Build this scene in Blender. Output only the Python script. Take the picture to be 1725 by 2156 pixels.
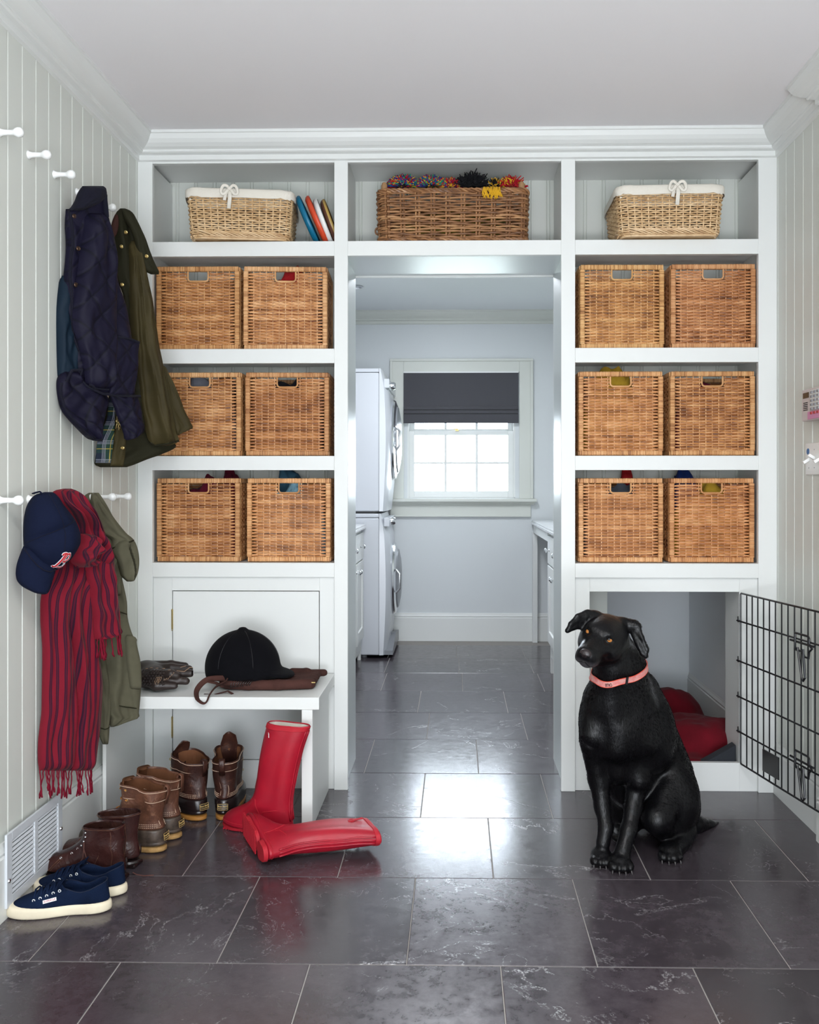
import bpy, bmesh, math, random
import numpy as np
from math import sin, cos, pi, radians, sqrt
from mathutils import Vector, Matrix, noise
S = bpy.context.scene
for _o in list(bpy.data.objects): bpy.data.objects.remove(_o)
COL = S.collection
R = random.Random(7)

# ------------------------------------------------------------------ camera
F = 1907.0; PX = 926.0; PY = 1020.0; TH = radians(1.1); CH = 1.15
cam = bpy.data.cameras.new('camera'); camo = bpy.data.objects.new('camera', cam); COL.objects.link(camo)
cam.sensor_fit = 'HORIZONTAL'; cam.sensor_width = 36.0; cam.lens = 36.0*F/1725.0
cam.shift_x = -(PX-862.5)/1725.0; cam.shift_y = (PY-1078.0)/1725.0
camo.location = (0, 0, CH); camo.rotation_euler = (pi/2, 0, TH); cam.clip_start = .02
S.camera = camo
S.view_settings.view_transform = 'Standard'; S.view_settings.look = 'None'
S.view_settings.gamma = 1.0; S.view_settings.use_curve_mapping = False
S.view_settings.exposure = 0.0

# ------------------------------------------------------------------ daylight
W = bpy.data.worlds.new('world'); S.world = W; W.use_nodes = True
W.node_tree.nodes['Background'].inputs[0].default_value = (.80, .90, 1.0, 1)
W.node_tree.nodes['Background'].inputs[1].default_value = 6.9
def area(name, loc, rot, sx, sy, power, col, portal=False):
    l = bpy.data.lights.new(name, 'AREA'); l.shape = 'RECTANGLE'; l.size = sx; l.size_y = sy
    l.energy = power; l.color = col
    if portal: l.cycles.is_portal = True
    o = bpy.data.objects.new(name, l); COL.objects.link(o); o.location = loc; o.rotation_euler = rot
    return o
# daylight entering by the glazed doors behind the camera, the laundry window and the laundry's recessed lamp, plus two added fill lights
area('daylight_garden_doors', (0.15, -1.72, .75), (pi/2, 0, 0), 1.9, 1.3, 20, (.95, .97, 1.0))
area('ceiling_fill', (0.15, -1.45, .35), (pi/2+radians(72), 0, 0), 1.9, .7, 88, (.99, .97, 1.0))  # added uplight that brightens the ceiling, standing in for bounced daylight
area('hall_fill', (0.0, 0.4, 2.42), (0, 0, 0), .6, .6, 37, (1.0, .98, .98))  # unseen overhead fill, added to even out walls and shelving front
area('daylight_laundry_window', (0.02, 7.9, 1.7), (-pi/2-.1, 0, 0), 2.4, 2.0, 190, (.80, .90, 1.0))
area('laundry_ceiling_lamp', (-.1, 5.0, 2.40), (0, 0, 0), .5, .5, 31, (.90, .94, 1.0))

# ------------------------------------------------------------------ pixel -> place
def ray(px, py):
    xr = (px-PX)/F
    return xr*cos(TH)-sin(TH), xr*sin(TH)+cos(TH), -(py-PY)/F
def at(px, py, Y):
    a, b, c = ray(px, py); t = Y/b
    return Vector((t*a, Y, CH+t*c))
def fl(px, py, z=0.0):
    a, b, c = ray(px, py); t = (z-CH)/c
    return Vector((t*a, t*b, z))
def onx(px, py, X):
    a, b, c = ray(px, py); t = X/a
    return Vector((X, t*b, CH+t*c))
def onplane(px, py, P, Q):            # vertical plane through two plan points
    a, b, c = ray(px, py)
    dx, dy = Q[0]-P[0], Q[1]-P[1]; nx, ny = dy, -dx
    t = (nx*P[0]+ny*P[1])/(nx*a+ny*b)
    return Vector((t*a, t*b, CH+t*c))

# ------------------------------------------------------------------ objects
def tag(o, label=None, cat=None, group=None, kind=None):
    if label: o['label'] = label
    if cat: o['category'] = cat
    if group: o['group'] = group
    if kind: o['kind'] = kind
    return o
def thing(name, label, cat, loc=(0, 0, 0), rot=(0, 0, 0), group=None):
    o = bpy.data.objects.new(name, None); o.empty_display_size = .05; COL.objects.link(o)
    o.location = loc; o.rotation_euler = rot
    return tag(o, label, cat, group)
def rootloc(o):
    while o.parent: o = o.parent
    return o.location.copy()

class MB:
    def __init__(s): s.v = []; s.f = []; s.uv = {}; s.hasuv = False; s.cols = None
    def add(s, v, f, uv=None):
        b = len(s.v); s.v += [tuple(p) for p in v]
        for k, q in enumerate(f):
            s.f.append(tuple(i+b for i in q))
        if uv is not None:
            s.hasuv = True
            for i, w in enumerate(uv): s.uv[b+i] = w
        return s
    def box(s, x0, x1, y0, y1, z0, z1):
        v = [(x, y, z) for z in (z0, z1) for y in (y0, y1) for x in (x0, x1)]
        return s.add(v, [(0,2,3,1),(4,5,7,6),(0,1,5,4),(2,6,7,3),(0,4,6,2),(1,3,7,5)])
    def prism(s, poly, fn, h):        # poly 2d ccw, fn(u,v,w)->3d
        n = len(poly); v = [fn(u, w, 0) for u, w in poly]+[fn(u, w, h) for u, w in poly]
        f = [tuple(range(n-1, -1, -1)), tuple(range(n, 2*n))]
        f += [(i, (i+1) % n, n+(i+1) % n, n+i) for i in range(n)]
        return s.add(v, f)
    def loft(s, rings, cap0=True, cap1=True, closed=True, uv=None):
        n = len(rings[0]); v = [p for r in rings for p in r]; f = []
        m = n if closed else n-1
        for i in range(len(rings)-1):
            for j in range(m):
                k = (j+1) % n
                f.append((i*n+j, i*n+k, (i+1)*n+k, (i+1)*n+j))
        if closed and cap0: f.append(tuple(range(n-1, -1, -1)))
        if closed and cap1: f.append(tuple(range((len(rings)-1)*n, len(rings)*n)))
        return s.add(v, f, uv)
    def tube(s, path, r, n=8, caps=True, flat=1.0, up=None):
        P = [Vector(p) for p in path]; rings = []
        rr = r if hasattr(r, '__len__') else [r]*len(P)
        T = []
        for i in range(len(P)):
            t = (P[min(i+1, len(P)-1)]-P[max(i-1, 0)])
            T.append(t.normalized() if t.length > 1e-9 else Vector((0, 0, 1)))
        u = Vector(up) if up else (Vector((0, 0, 1)) if abs(T[0].z) < .9 else Vector((1, 0, 0)))
        for i, p in enumerate(P):
            u = (u-T[i]*u.dot(T[i]))
            u = u.normalized() if u.length > 1e-6 else T[i].orthogonal().normalized()
            w = T[i].cross(u)
            rings.append([p+u*(cos(2*pi*k/n)*rr[i]*flat)+w*(sin(2*pi*k/n)*rr[i]) for k in range(n)])
        return s.loft(rings, caps, caps)
    def lathe(s, prof, c=(0, 0, 0), axis='z', n=32, cap=True):
        rings = []
        for r, h in prof:
            ring = []
            for k in range(n):
                a = 2*pi*k/n; p = (r*cos(a), r*sin(a), h)
                if axis == 'x': p = (h, r*cos(a), r*sin(a))
                if axis == 'y': p = (r*cos(a), h, -r*sin(a))
                ring.append(tuple(p[i]+c[i] for i in range(3)))
            rings.append(ring)
        return s.loft(rings, cap, cap)
    def ball(s, c, r, nu=12, nv=8):
        r = r if hasattr(r, '__len__') else (r, r, r)
        rings = []
        for i in range(nv+1):
            a = pi*min(max(i/nv, .02), .98)
            rings.append([(c[0]+r[0]*sin(a)*cos(2*pi*k/nu), c[1]+r[1]*sin(a)*sin(2*pi*k/nu), c[2]-r[2]*cos(a)) for k in range(nu)])
        return s.loft(rings)
    def xf(s, M):
        s.v = [tuple(M @ Vector(p)) for p in s.v]; return s
    def build(s, name, m, parent=None, smooth=False, bevel=0, seg=2, sub=0, ang=35, world=True, wn=False):
        off = rootloc(parent) if (parent and world) else Vector((0, 0, 0))
        me = bpy.data.meshes.new(name)
        V = np.array(s.v, dtype=np.float64)-np.array(off)
        me.from_pydata(V.tolist(), [], s.f); me.update()
        if s.hasuv:
            L = me.uv_layers.new(name='UVMap'); vi = np.zeros(len(me.loops), dtype=np.int32)
            me.loops.foreach_get('vertex_index', vi)
            U = np.array([s.uv.get(i, (0, 0)) for i in range(len(s.v))], dtype=np.float32)
            L.data.foreach_set('uv', U[vi].ravel())
        if s.cols is not None:
            ca = me.color_attributes.new('Col', 'FLOAT_COLOR', 'POINT')
            ca.data.foreach_set('color', np.array(s.cols, dtype=np.float32).ravel())
        if m is not None: me.materials.append(m)
        if smooth:
            me.polygons.foreach_set('use_smooth', [True]*len(me.polygons))
            if smooth != 'all': me.set_sharp_from_angle(angle=radians(ang))
        o = bpy.data.objects.new(name, me); COL.objects.link(o)
        if parent: o.parent = parent
        if bevel:
            b = o.modifiers.new('bevel', 'BEVEL'); b.width = bevel; b.segments = seg; b.limit_method = 'ANGLE'; b.angle_limit = radians(40)
            b.harden_normals = False
        if sub:
            q = o.modifiers.new('sub', 'SUBSURF'); q.levels = sub; q.render_levels = sub
        return o
def fixnormals(o):
    bm = bmesh.new(); bm.from_mesh(o.data); bmesh.ops.recalc_face_normals(bm, faces=bm.faces); bm.to_mesh(o.data); bm.free(); return o
def copy_tree(o, parent=None):
    c = o.copy(); COL.objects.link(c); c.parent = parent
    for ch in list(o.children): copy_tree(ch, c)
    return c
def text_mesh(txt, size, name, m, parent, M, ext=.0004, world=True, shear=0, offset=0.0):
    cu = bpy.data.curves.new(name, 'FONT'); cu.body = txt; cu.size = size; cu.align_x = 'CENTER'; cu.align_y = 'CENTER'; cu.extrude = ext
    cu.shear = shear; cu.offset = offset; cu.resolution_u = 3
    o = bpy.data.objects.new(name, cu); COL.objects.link(o)
    me = bpy.data.meshes.new_from_object(o.evaluated_get(bpy.context.evaluated_depsgraph_get()))
    bpy.data.objects.remove(o); bpy.data.curves.remove(cu)
    me.transform(M)
    if parent and world: me.transform(Matrix.Translation(-rootloc(parent)))
    me.materials.clear(); me.materials.append(m)
    q = bpy.data.objects.new(name, me); COL.objects.link(q); q.parent = parent
    return q

def smp(P, n=5):
    P = [Vector(p) for p in P]; out = []
    for i in range(len(P)-1):
        a, b, c, d = P[max(i-1, 0)], P[i], P[i+1], P[min(i+2, len(P)-1)]
        for k in range(n): t = k/n; out.append(.5*((2*b)+(c-a)*t+(2*a-5*b+4*c-d)*t*t+(3*b-a-3*c+d)*t**3))
    return out+[P[-1]]

# ------------------------------------------------------------------ materials
def newmat(name):
    m = bpy.data.materials.new(name); m.use_nodes = True; nt = m.node_tree
    return m, nt, nt.nodes['Principled BSDF']
def nd(nt, typ, **k):
    n = nt.nodes.new(typ)
    for a, b in k.items():
        if a in n.inputs: n.inputs[a].default_value = b
        else: setattr(n, a, b)
    return n
def bump(nt, p, height, strength=.3, dist=.002, chain=None):
    b = nd(nt, 'ShaderNodeBump'); b.inputs['Strength'].default_value = strength; b.inputs['Distance'].default_value = dist
    nt.links.new(height, b.inputs['Height'])
    if chain: nt.links.new(chain, b.inputs['Normal'])
    nt.links.new(b.outputs[0], p.inputs['Normal']); return b.outputs[0]
def mat(name, col, rough=.5, spec=.5, metal=0, nz=0, nscale=60, var=0, vscale=8, col2=None, coat=0, sheen=0, coords='Object', stretch=None, detail=4):
    m, nt, p = newmat(name)
    p.inputs['Base Color'].default_value = (*col, 1); p.inputs['Roughness'].default_value = rough
    p.inputs['Specular IOR Level'].default_value = spec; p.inputs['Metallic'].default_value = metal
    p.inputs['Coat Weight'].default_value = coat; p.inputs['Sheen Weight'].default_value = sheen
    tc = nd(nt, 'ShaderNodeTexCoord'); src = tc.outputs[coords]
    if stretch:
        mp = nd(nt, 'ShaderNodeMapping'); mp.inputs['Scale'].default_value = stretch
        nt.links.new(src, mp.inputs[0]); src = mp.outputs[0]
    if var or col2:
        n = nd(nt, 'ShaderNodeTexNoise', Scale=vscale, Detail=detail, Roughness=.6); nt.links.new(src, n.inputs['Vector'])
        r = nd(nt, 'ShaderNodeValToRGB'); r.color_ramp.elements[0].position = .32; r.color_ramp.elements[1].position = .68
        c2 = col2 or tuple(min(1, c*(1+var)) for c in col); c1 = col if col2 else tuple(c*(1-var) for c in col)
        r.color_ramp.elements[0].color = (*c1, 1); r.color_ramp.elements[1].color = (*c2, 1)
        nt.links.new(n.outputs[0], r.inputs[0]); nt.links.new(r.outputs[0], p.inputs['Base Color'])
    if nz:
        n = nd(nt, 'ShaderNodeTexNoise', Scale=nscale, Detail=3); nt.links.new(src, n.inputs['Vector'])
        bump(nt, p, n.outputs[0], nz, .002)
    return m

M = {}
M['paint'] = mat('white_paint', (.735, .75, .735), .38, .45, nz=.03, nscale=25)
M['wallpaint'] = mat('sage_white_paint', (.645, .665, .62), .45, .4, nz=.04, nscale=25)
M['laundrywall'] = mat('pale_grey_wall_paint', (.67, .70, .715), .6, .3, nz=.05, nscale=90)
M['ceil'] = mat('ceiling_paint', (.85, .835, .85), .8, .2, nz=.05, nscale=60)
M['launceil'] = mat('laundry_ceiling_paint', (.82, .85, .87), .6, .3)
M['gloss'] = mat('gloss_white_paint', (.60, .64, .64), .33, .6)
M['peg'] = mat('white_gloss_enamel', (.85, .86, .85), .25, .5)
M['dark'] = mat('dark_gap', (.01, .01, .01), .9)
M['brass'] = mat('aged_brass', (.55, .42, .18), .35, .5, 1, nz=.1)
M['chrome'] = mat('chrome', (.75, .76, .78), .15, .5, 1)
M['black_metal'] = mat('black_powder_coat', (.006, .006, .008), .35, .5)
M['appliance'] = mat('appliance_white_enamel', (.60, .62, .66), .22, .5)
M['greyplastic'] = mat('grey_plastic', (.23, .24, .26), .3, .5)
M['darkplastic'] = mat('dark_plastic', (.02, .02, .022), .35)

def slate():
    m, nt, p = newmat('slate_tile'); L = nt.links.new
    tc = nd(nt, 'ShaderNodeTexCoord'); geo = nd(nt, 'ShaderNodeNewGeometry')
    wn = nd(nt, 'ShaderNodeTexWhiteNoise', noise_dimensions='1D'); L(geo.outputs['Random Per Island'], wn.inputs['W'])
    off = nd(nt, 'ShaderNodeVectorMath', operation='MULTIPLY_ADD')
    L(wn.outputs['Color'], off.inputs[0]); off.inputs[1].default_value = (7, 7, 7); L(tc.outputs['Object'], off.inputs[2])
    big = nd(nt, 'ShaderNodeTexNoise', Scale=3.2, Detail=6, Roughness=.65); L(off.outputs[0], big.inputs['Vector'])
    fine = nd(nt, 'ShaderNodeTexNoise', Scale=26, Detail=8, Roughness=.75); L(off.outputs[0], fine.inputs['Vector'])
    base = nd(nt, 'ShaderNodeValToRGB'); e = base.color_ramp.elements
    e[0].position = .3; e[0].color = (.027, .021, .026, 1); e[1].position = .72; e[1].color = (.078, .065, .075, 1)
    mx = nd(nt, 'ShaderNodeMix', data_type='FLOAT'); mx.inputs[0].default_value = .5
    L(big.outputs[0], mx.inputs[2]); L(fine.outputs[0], mx.inputs[3]); L(mx.outputs[0], base.inputs[0])
    hv = nd(nt, 'ShaderNodeHueSaturation'); L(base.outputs[0], hv.inputs['Color'])
    mr = nd(nt, 'ShaderNodeMapRange'); mr.inputs[3].default_value = .75; mr.inputs[4].default_value = 1.25
    L(wn.outputs['Value'], mr.inputs[0]); L(mr.outputs[0], hv.inputs['Value'])
    # white mineral veins: warped thin contour of a noise, masked to patches
    wv = nd(nt, 'ShaderNodeTexNoise', Scale=1.5, Detail=10, Roughness=.62); wv.inputs['Distortion'].default_value = .6
    L(off.outputs[0], wv.inputs['Vector'])
    sb = nd(nt, 'ShaderNodeMath', operation='SUBTRACT'); L(wv.outputs[0], sb.inputs[0]); sb.inputs[1].default_value = .5
    ab = nd(nt, 'ShaderNodeMath', operation='ABSOLUTE'); L(sb.outputs[0], ab.inputs[0])
    vr = nd(nt, 'ShaderNodeMapRange'); vr.inputs[1].default_value = .0; vr.inputs[2].default_value = .006; vr.inputs[3].default_value = 1; vr.inputs[4].default_value = 0
    L(ab.outputs[0], vr.inputs[0])
    mk = nd(nt, 'ShaderNodeTexNoise', Scale=3.0, Detail=5, Roughness=.7); L(off.outputs[0], mk.inputs['Vector'])
    mm = nd(nt, 'ShaderNodeMapRange'); mm.inputs[1].default_value = .46; mm.inputs[2].default_value = .60; L(mk.outputs[0], mm.inputs[0])
    vm = nd(nt, 'ShaderNodeMath', operation='MULTIPLY'); L(vr.outputs[0], vm.inputs[0]); L(mm.outputs[0], vm.inputs[1])
    mc = nd(nt, 'ShaderNodeMix', data_type='RGBA'); gr = nd(nt, 'ShaderNodeTexNoise', Scale=170, Detail=2); L(off.outputs[0], gr.inputs['Vector']); gm = nd(nt, 'ShaderNodeMapRange'); gm.inputs[1].default_value = .44; gm.inputs[2].default_value = .56; gm.inputs[3].default_value = .15; L(gr.outputs[0], gm.inputs[0])
    w2 = nd(nt, 'ShaderNodeTexNoise', Scale=5.5, Detail=6, Roughness=.6); w2.inputs['Distortion'].default_value = 1.2; L(off.outputs[0], w2.inputs['Vector'])
    s2 = nd(nt, 'ShaderNodeMath', operation='SUBTRACT'); L(w2.outputs[0], s2.inputs[0]); s2.inputs[1].default_value = .5; a2 = nd(nt, 'ShaderNodeMath', operation='ABSOLUTE'); L(s2.outputs[0], a2.inputs[0])
    v2 = nd(nt, 'ShaderNodeMapRange'); v2.inputs[2].default_value = .007; v2.inputs[3].default_value = .55; v2.inputs[4].default_value = 0; L(a2.outputs[0], v2.inputs[0])
    m2 = nd(nt, 'ShaderNodeMapRange'); m2.inputs[1].default_value = .47; m2.inputs[2].default_value = .40; L(mk.outputs[0], m2.inputs[0]); v2m = nd(nt, 'ShaderNodeMath', operation='MULTIPLY'); L(v2.outputs[0], v2m.inputs[0]); L(m2.outputs[0], v2m.inputs[1])
    va = nd(nt, 'ShaderNodeMath', operation='MAXIMUM'); L(vm.outputs[0], va.inputs[0]); L(v2m.outputs[0], va.inputs[1])
    vm = nd(nt, 'ShaderNodeMath', operation='MULTIPLY'); L(va.outputs[0], vm.inputs[0]); L(gm.outputs[0], vm.inputs[1])
    L(vm.outputs[0], mc.inputs[0]); L(hv.outputs[0], mc.inputs[6]); mc.inputs[7].default_value = (.30, .29, .30, 1)
    L(mc.outputs[2], p.inputs['Base Color'])
    rr = nd(nt, 'ShaderNodeMapRange'); rr.inputs[1].default_value = .3; rr.inputs[2].default_value = .7; rr.inputs[3].default_value = .13; rr.inputs[4].default_value = .27
    L(fine.outputs[0], rr.inputs[0]); L(rr.outputs[0], p.inputs['Roughness']); p.inputs['Specular IOR Level'].default_value = .75
    hb = nd(nt, 'ShaderNodeMath', operation='MULTIPLY_ADD'); L(vm.outputs[0], hb.inputs[0]); hb.inputs[1].default_value = .5; L(mx.outputs[0], hb.inputs[2])
    bump(nt, p, hb.outputs[0], .16, .002)
    return m
M['slate'] = slate()
M['grout'] = mat('grout', (.30, .28, .26), .8)
# ================================================================== the room
D = 3.40; D2 = 3.79; YB = 6.66; XL = -1.207; XR = 1.193; HC = 2.46; YR = -1.75
def struct(o): o['kind'] = 'structure'; return o
def fx(px): return at(px, PY, D).x
def fz(px, py): return at(px, py, D).z

# floor: slate tiles laid in a running bond, rows along X, over a bed of grout
TW = .4572; TD = .4795
Y0 = fl(850, 1848).y
mb = MB()
starts = {0: fl(546, 1848).x, 1: fl(385, 1842).x, 2: fl(886, 1717).x, -1: fl(255, 2024).x, 3: fl(1008, 1627).x, 4: fl(905, 1500).x, 5: fl(1070, 1500).x}
yy = -2.0
for r in range(-9, 9):
    y0 = Y0+(r-1)*TD; y1 = y0+TD
    if y1 < YR: continue
    # row r spans y0..y1 ; row 0 is nearest side of the joint at Y0
    sx = starts.get(r, R.uniform(0, TW)); k0 = math.floor((-1.5-sx)/TW)
    for k in range(k0, k0+9):
        x0 = max(sx+k*TW, -1.45); x1 = min(sx+(k+1)*TW, 1.45)
        if x1-x0 < .01: continue
        g = .0012; a, b, c, d = x0+g, x1-g, max(y0, YR)+g, min(y1, YB+.05)-g
        e = .0012; z = -.0006*R.random()
        if d-c < .02: continue
        v = [(a, c, z-e), (b, c, z-e), (b, d, z-e), (a, d, z-e), (a+e, c+e, z), (b-e, c+e, z), (b-e, d-e, z), (a+e, d-e, z), (a, c, -.012), (b, c, -.012), (b, d, -.012), (a, d, -.012)]
        mb.add(v, [(4, 5, 6, 7), (0, 1, 5, 4), (1, 2, 6, 5), (2, 3, 7, 6), (3, 0, 4, 7), (8, 9, 1, 0), (9, 10, 2, 1), (10, 11, 3, 2), (11, 8, 0, 3)])
flo = struct(mb.build('floor', M['slate']))
struct(MB().box(-1.5, 1.5, YR-.05, YB+.1, -.05, -.0016).build('floor_grout_bed', M['grout'], flo))

def beadboard(p0, p1, z0, z1, n, spacing, phase, gw=.007, gd=.004, thick=.012, double=False):
    """vertical V-grooved boards from plan point p0 to p1, outward normal n"""
    P0 = Vector((p0[0], p0[1], 0)); P1 = Vector((p1[0], p1[1], 0)); L = (P1-P0).length; u = (P1-P0)/L; nn = Vector((n[0], n[1], 0))
    pts = [(0, 0)]; s = phase
    while s < L-gw:
        if s > gw:
            if double:
                for dd in (-.006, .006): pts += [(s+dd-gw*.4, 0), (s+dd, -gd), (s+dd+gw*.4, 0)]
            else: pts += [(s-gw*.5, 0), (s-gw*.22, -gd), (s+gw*.22, -gd), (s+gw*.5, 0)]
        s += spacing
    pts.append((L, 0)); lo = [P0+u*a+nn*b for a, b in pts]
    poly = lo+[P1-nn*thick, P0-nn*thick]
    mbb = MB(); k = len(poly)
    v = [(p.x, p.y, z0) for p in poly]+[(p.x, p.y, z1) for p in poly]
    f = [(i, (i+1) % k, k+(i+1) % k, k+i) for i in range(k)]
    mbb.add(v, f); mbb.f.append(tuple(range(k, 2*k))); mbb.f.append(tuple(range(k-1, -1, -1)))
    return mbb
# left wall: groove positions follow the photo (about 82 mm apart)
gl = onx(16, 1020, XL).y
ph = (gl-YR) % .0812
wl = struct(beadboard((XL, YR), (XL, D+.4), 0, HC, (1, 0), .0812, ph).build('wall_left', M['wallpaint'])); fixnormals(wl)
MB().box(XL-.15, XL-.012, YR-.1, D+.4, 0, HC).build('wall_backing', M['wallpaint'], wl)['kind'] = 'structure'
gr = onx(1692, 700, XR).y
ph = (gr-YR) % .0812
wr = struct(beadboard((XR, YR), (XR, 4.66), 0, HC, (-1, 0), .0812, ph).build('wall_right', M['wallpaint'])); fixnormals(wr)
MB().box(XR+.012, XR+.15, YR-.1, YB+.1, 0, HC).build('wall_backing', M['wallpaint'], wr)['kind'] = 'structure'
# right wall: door casing that stands a little proud
yc = onx(1716, 1700, XR-.001).y
casing_x = XR-.018
struct(MB().box(casing_x, XR, 2.05, 2.93, .0, HC-.11).build('trim_1', M['paint'], bevel=.002))
struct(MB().box(-1.5, 1.5, YR-.2, D2+.06, HC, HC+.1).build('ceiling', M['ceil']))
# wall behind the camera with the glazed doors' opening
wb = MB(); wb.box(-1.4, -.82, YR-.15, YR, 0, HC); wb.box(1.12, 1.4, YR-.15, YR, 0, HC); wb.box(-.82, 1.12, YR-.15, YR, 2.1, HC)
struct(wb.build('wall_rear', M['wallpaint']))
dm = MB()
for i in range(4):
    x = -.82+i*(1.94/3); dm.box(x-.02, x+.02, YR-.01, YR+.02, 0, 2.1)
for i in range(4): dm.box(-.82, 1.12, YR-.01, YR+.02, .02+i*.67, .05+i*.67)
struct(dm.build('door_1', M['paint']))

# crown mouldings -------------------------------------------------------------
PROF = [(0, 0), (.078, 0), (.078, -.010), (.074, -.012), (.070, -.020), (.066, -.028), (.056, -.040), (.043, -.050), (.030, -.056), (.030, -.062), (.026, -.066), (.018, -.068), (.010, -.070), (.010, -.088), (0, -.092)]
def crown(path, name, m, zc, closed=False, s=1.0):
    """path plan points; outward side to the left of travel; mitred"""
    P = [Vector((a, b, 0)) for a, b in path]; rings = []
    for i, p in enumerate(P):
        d0 = (p-P[i-1]).normalized() if i else (P[1]-p).normalized()
        d1 = (P[i+1]-p).normalized() if i < len(P)-1 else d0
        n0 = Vector((-d0.y, d0.x, 0)); n1 = Vector((-d1.y, d1.x, 0)); b = n0+n1; b = b/b.dot(n0)
        rings.append([(p+b*o*s)+Vector((0, 0, zc+h*s)) for o, h in PROF])
    mbb = MB().loft(rings); o = mbb.build(name, m); fixnormals(o); return struct(o)
crown([(XR-.03, YR), (XR-.03, 2.93), (XR, 2.93), (XR, D), (XL, D), (XL, YR)], 'trim_2', M['paint'], HC)
# baseboards
def base(path, name, h, t=.014, m=None):
    P = [Vector((a, b, 0)) for a, b in path]; rings = []
    prof = [(0, 0), (t, 0), (t, h-.035), (t*.75, h-.030), (t*.9, h-.022), (t*.55, h-.010), (t*.4, h), (0, h)]
    for i, p in enumerate(P):
        d0 = (p-P[i-1]).normalized() if i else (P[1]-p).normalized()
        d1 = (P[i+1]-p).normalized() if i < len(P)-1 else d0
        n0 = Vector((-d0.y, d0.x, 0)); n1 = Vector((-d1.y, d1.x, 0)); b = n0+n1; b = b/b.dot(n0)
        rings.append([(p+b*o)+Vector((0, 0, z)) for o, z in prof])
    o = MB().loft(rings).build(name, m or M['paint']); fixnormals(o); return struct(o)
base([(XL, D), (XL, YR)], 'baseboard_left', .20)
base([(XR, 2.93), (XR, 4.66)], 'baseboard_right', .19)
base([(XR-.018, YR), (XR-.018, 2.93), (XR, 2.93)], 'baseboard_right', .16, .016)

# ================================================================== built-in shelving
bk = thing('built_in_shelving', 'white floor-to-ceiling built-in shelving framing the laundry doorway', 'shelving', (0, D, 0))
cL0, cL1, cD0, cD1, cR0, cR1 = fx(321), fx(704), fx(732.5), fx(1182), fx(1211.5), fx(1597.5)
rows = [343.5, 508.5, 539.5, 734.5, 765, 960, 990, 1185, 1215]
RZ = [fz(512, y) for y in rows]
ZT = HC-.085
ff = MB(); t = .022
for a, b in ((XL, cL0), (cL1, cD0), (cD1, cR0), (cR1, XR)): ff.box(a, b, D, D+t, 0, ZT)
for a, b in ((cL0, cL1), (cR0, cR1)):
    ff.box(a, b, D, D+t, RZ[0], ZT)
    for i in (1, 3, 5, 7): ff.box(a, b, D, D+t, RZ[i+1], RZ[i])
ff.box(cD0, cD1, D, D+t, RZ[0], ZT); ff.box(cD0, cD1, D, D+t, RZ[2], RZ[1])
ff.build('face_frame', M['paint'], bk, bevel=.0012)
# carcase: cell sides stand outside the frame's holes, backs are beadboard
YBK = 3.70; e = .018
sh = []
for a, b in ((cL0, cL1), (cR0, cR1)):
    sd = MB(); sd.box(max(a-e-.016, XL+.001), a-e, D+t, YBK, RZ[8]-.02, ZT); sd.box(b+e, min(b+e+.012, XR-.001), D+t, YBK, RZ[8]-.02, ZT)
    sd.build('side_panel', M['paint'], bk)
    for i in (1, 3, 5, 7):
        MB().box(a-e, b+e, D+t, YBK, RZ[i]-.03, RZ[i]).build('shelf', M['paint'], bk)
    MB().box(max(a-e-.02,XL), min(b+e+.02,XR), D+t, YBK+.002, RZ[0]+.028, RZ[0]+.05).build('top_panel', M['paint'], bk)
    o = beadboard((a-e-.01, YBK), (b+e+.01, YBK), RZ[8]-.03, RZ[0]+.05, (0, -1), .0767, .03, gw=.005, gd=.003, double=True).build('back_panel', M['wallpaint'], bk); fixnormals(o)
MB().box(cD0-.004, cD1+.004, D+t, YBK, RZ[1]-.02, RZ[1]).build('shelf', M['paint'], bk)
MB().box(cD0-.004, cD1+.004, D+t, YBK, RZ[0]+.028, RZ[0]+.05).build('top_panel', M['paint'], bk)
MB().box(cD0-.014, cD0-.004, D+t, YBK, RZ[1]-.02, RZ[0]+.03).build('side_panel', M['paint'], bk); MB().box(cD1+.004, cD1+.012, D+t, YBK, RZ[1]-.02, RZ[0]+.03).build('side_panel', M['paint'], bk)
o = beadboard((cD0-.004, YBK), (cD1+.004, YBK), RZ[2]+.031, RZ[0]+.05, (0, -1), .0767, .02, gw=.005, gd=.003, double=True).build('back_panel', M['wallpaint'], bk); fixnormals(o)
# doorway jambs, gloss painted
jz = RZ[2]+.014
jm = MB(); jm.box(cD0-.030, cD0-.014, D+t, D2, 0, jz); jm.box(cD1+.014, cD1+.028, D+t, D2, 0, jz); jm.box(cD0-.030, cD1+.030, D+t, D2, jz, jz+.015)
jm.build('doorway_lining', M['gloss'], bk)
bd = MB(); xa = at(748, PY, D2).x; xb = at(1166, PY, D2).x; zb = at(950, 584, D2).z
bd.box(cD0-.03, xa, D2, D2+.012, 0, zb+.02); bd.box(xb, cD1+.03, D2, D2+.012, 0, zb+.02); bd.box(xa, xb, D2, D2+.012, zb, zb+.03)
bd.build('doorway_bead', M['paint'], bk, bevel=.003)
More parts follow.
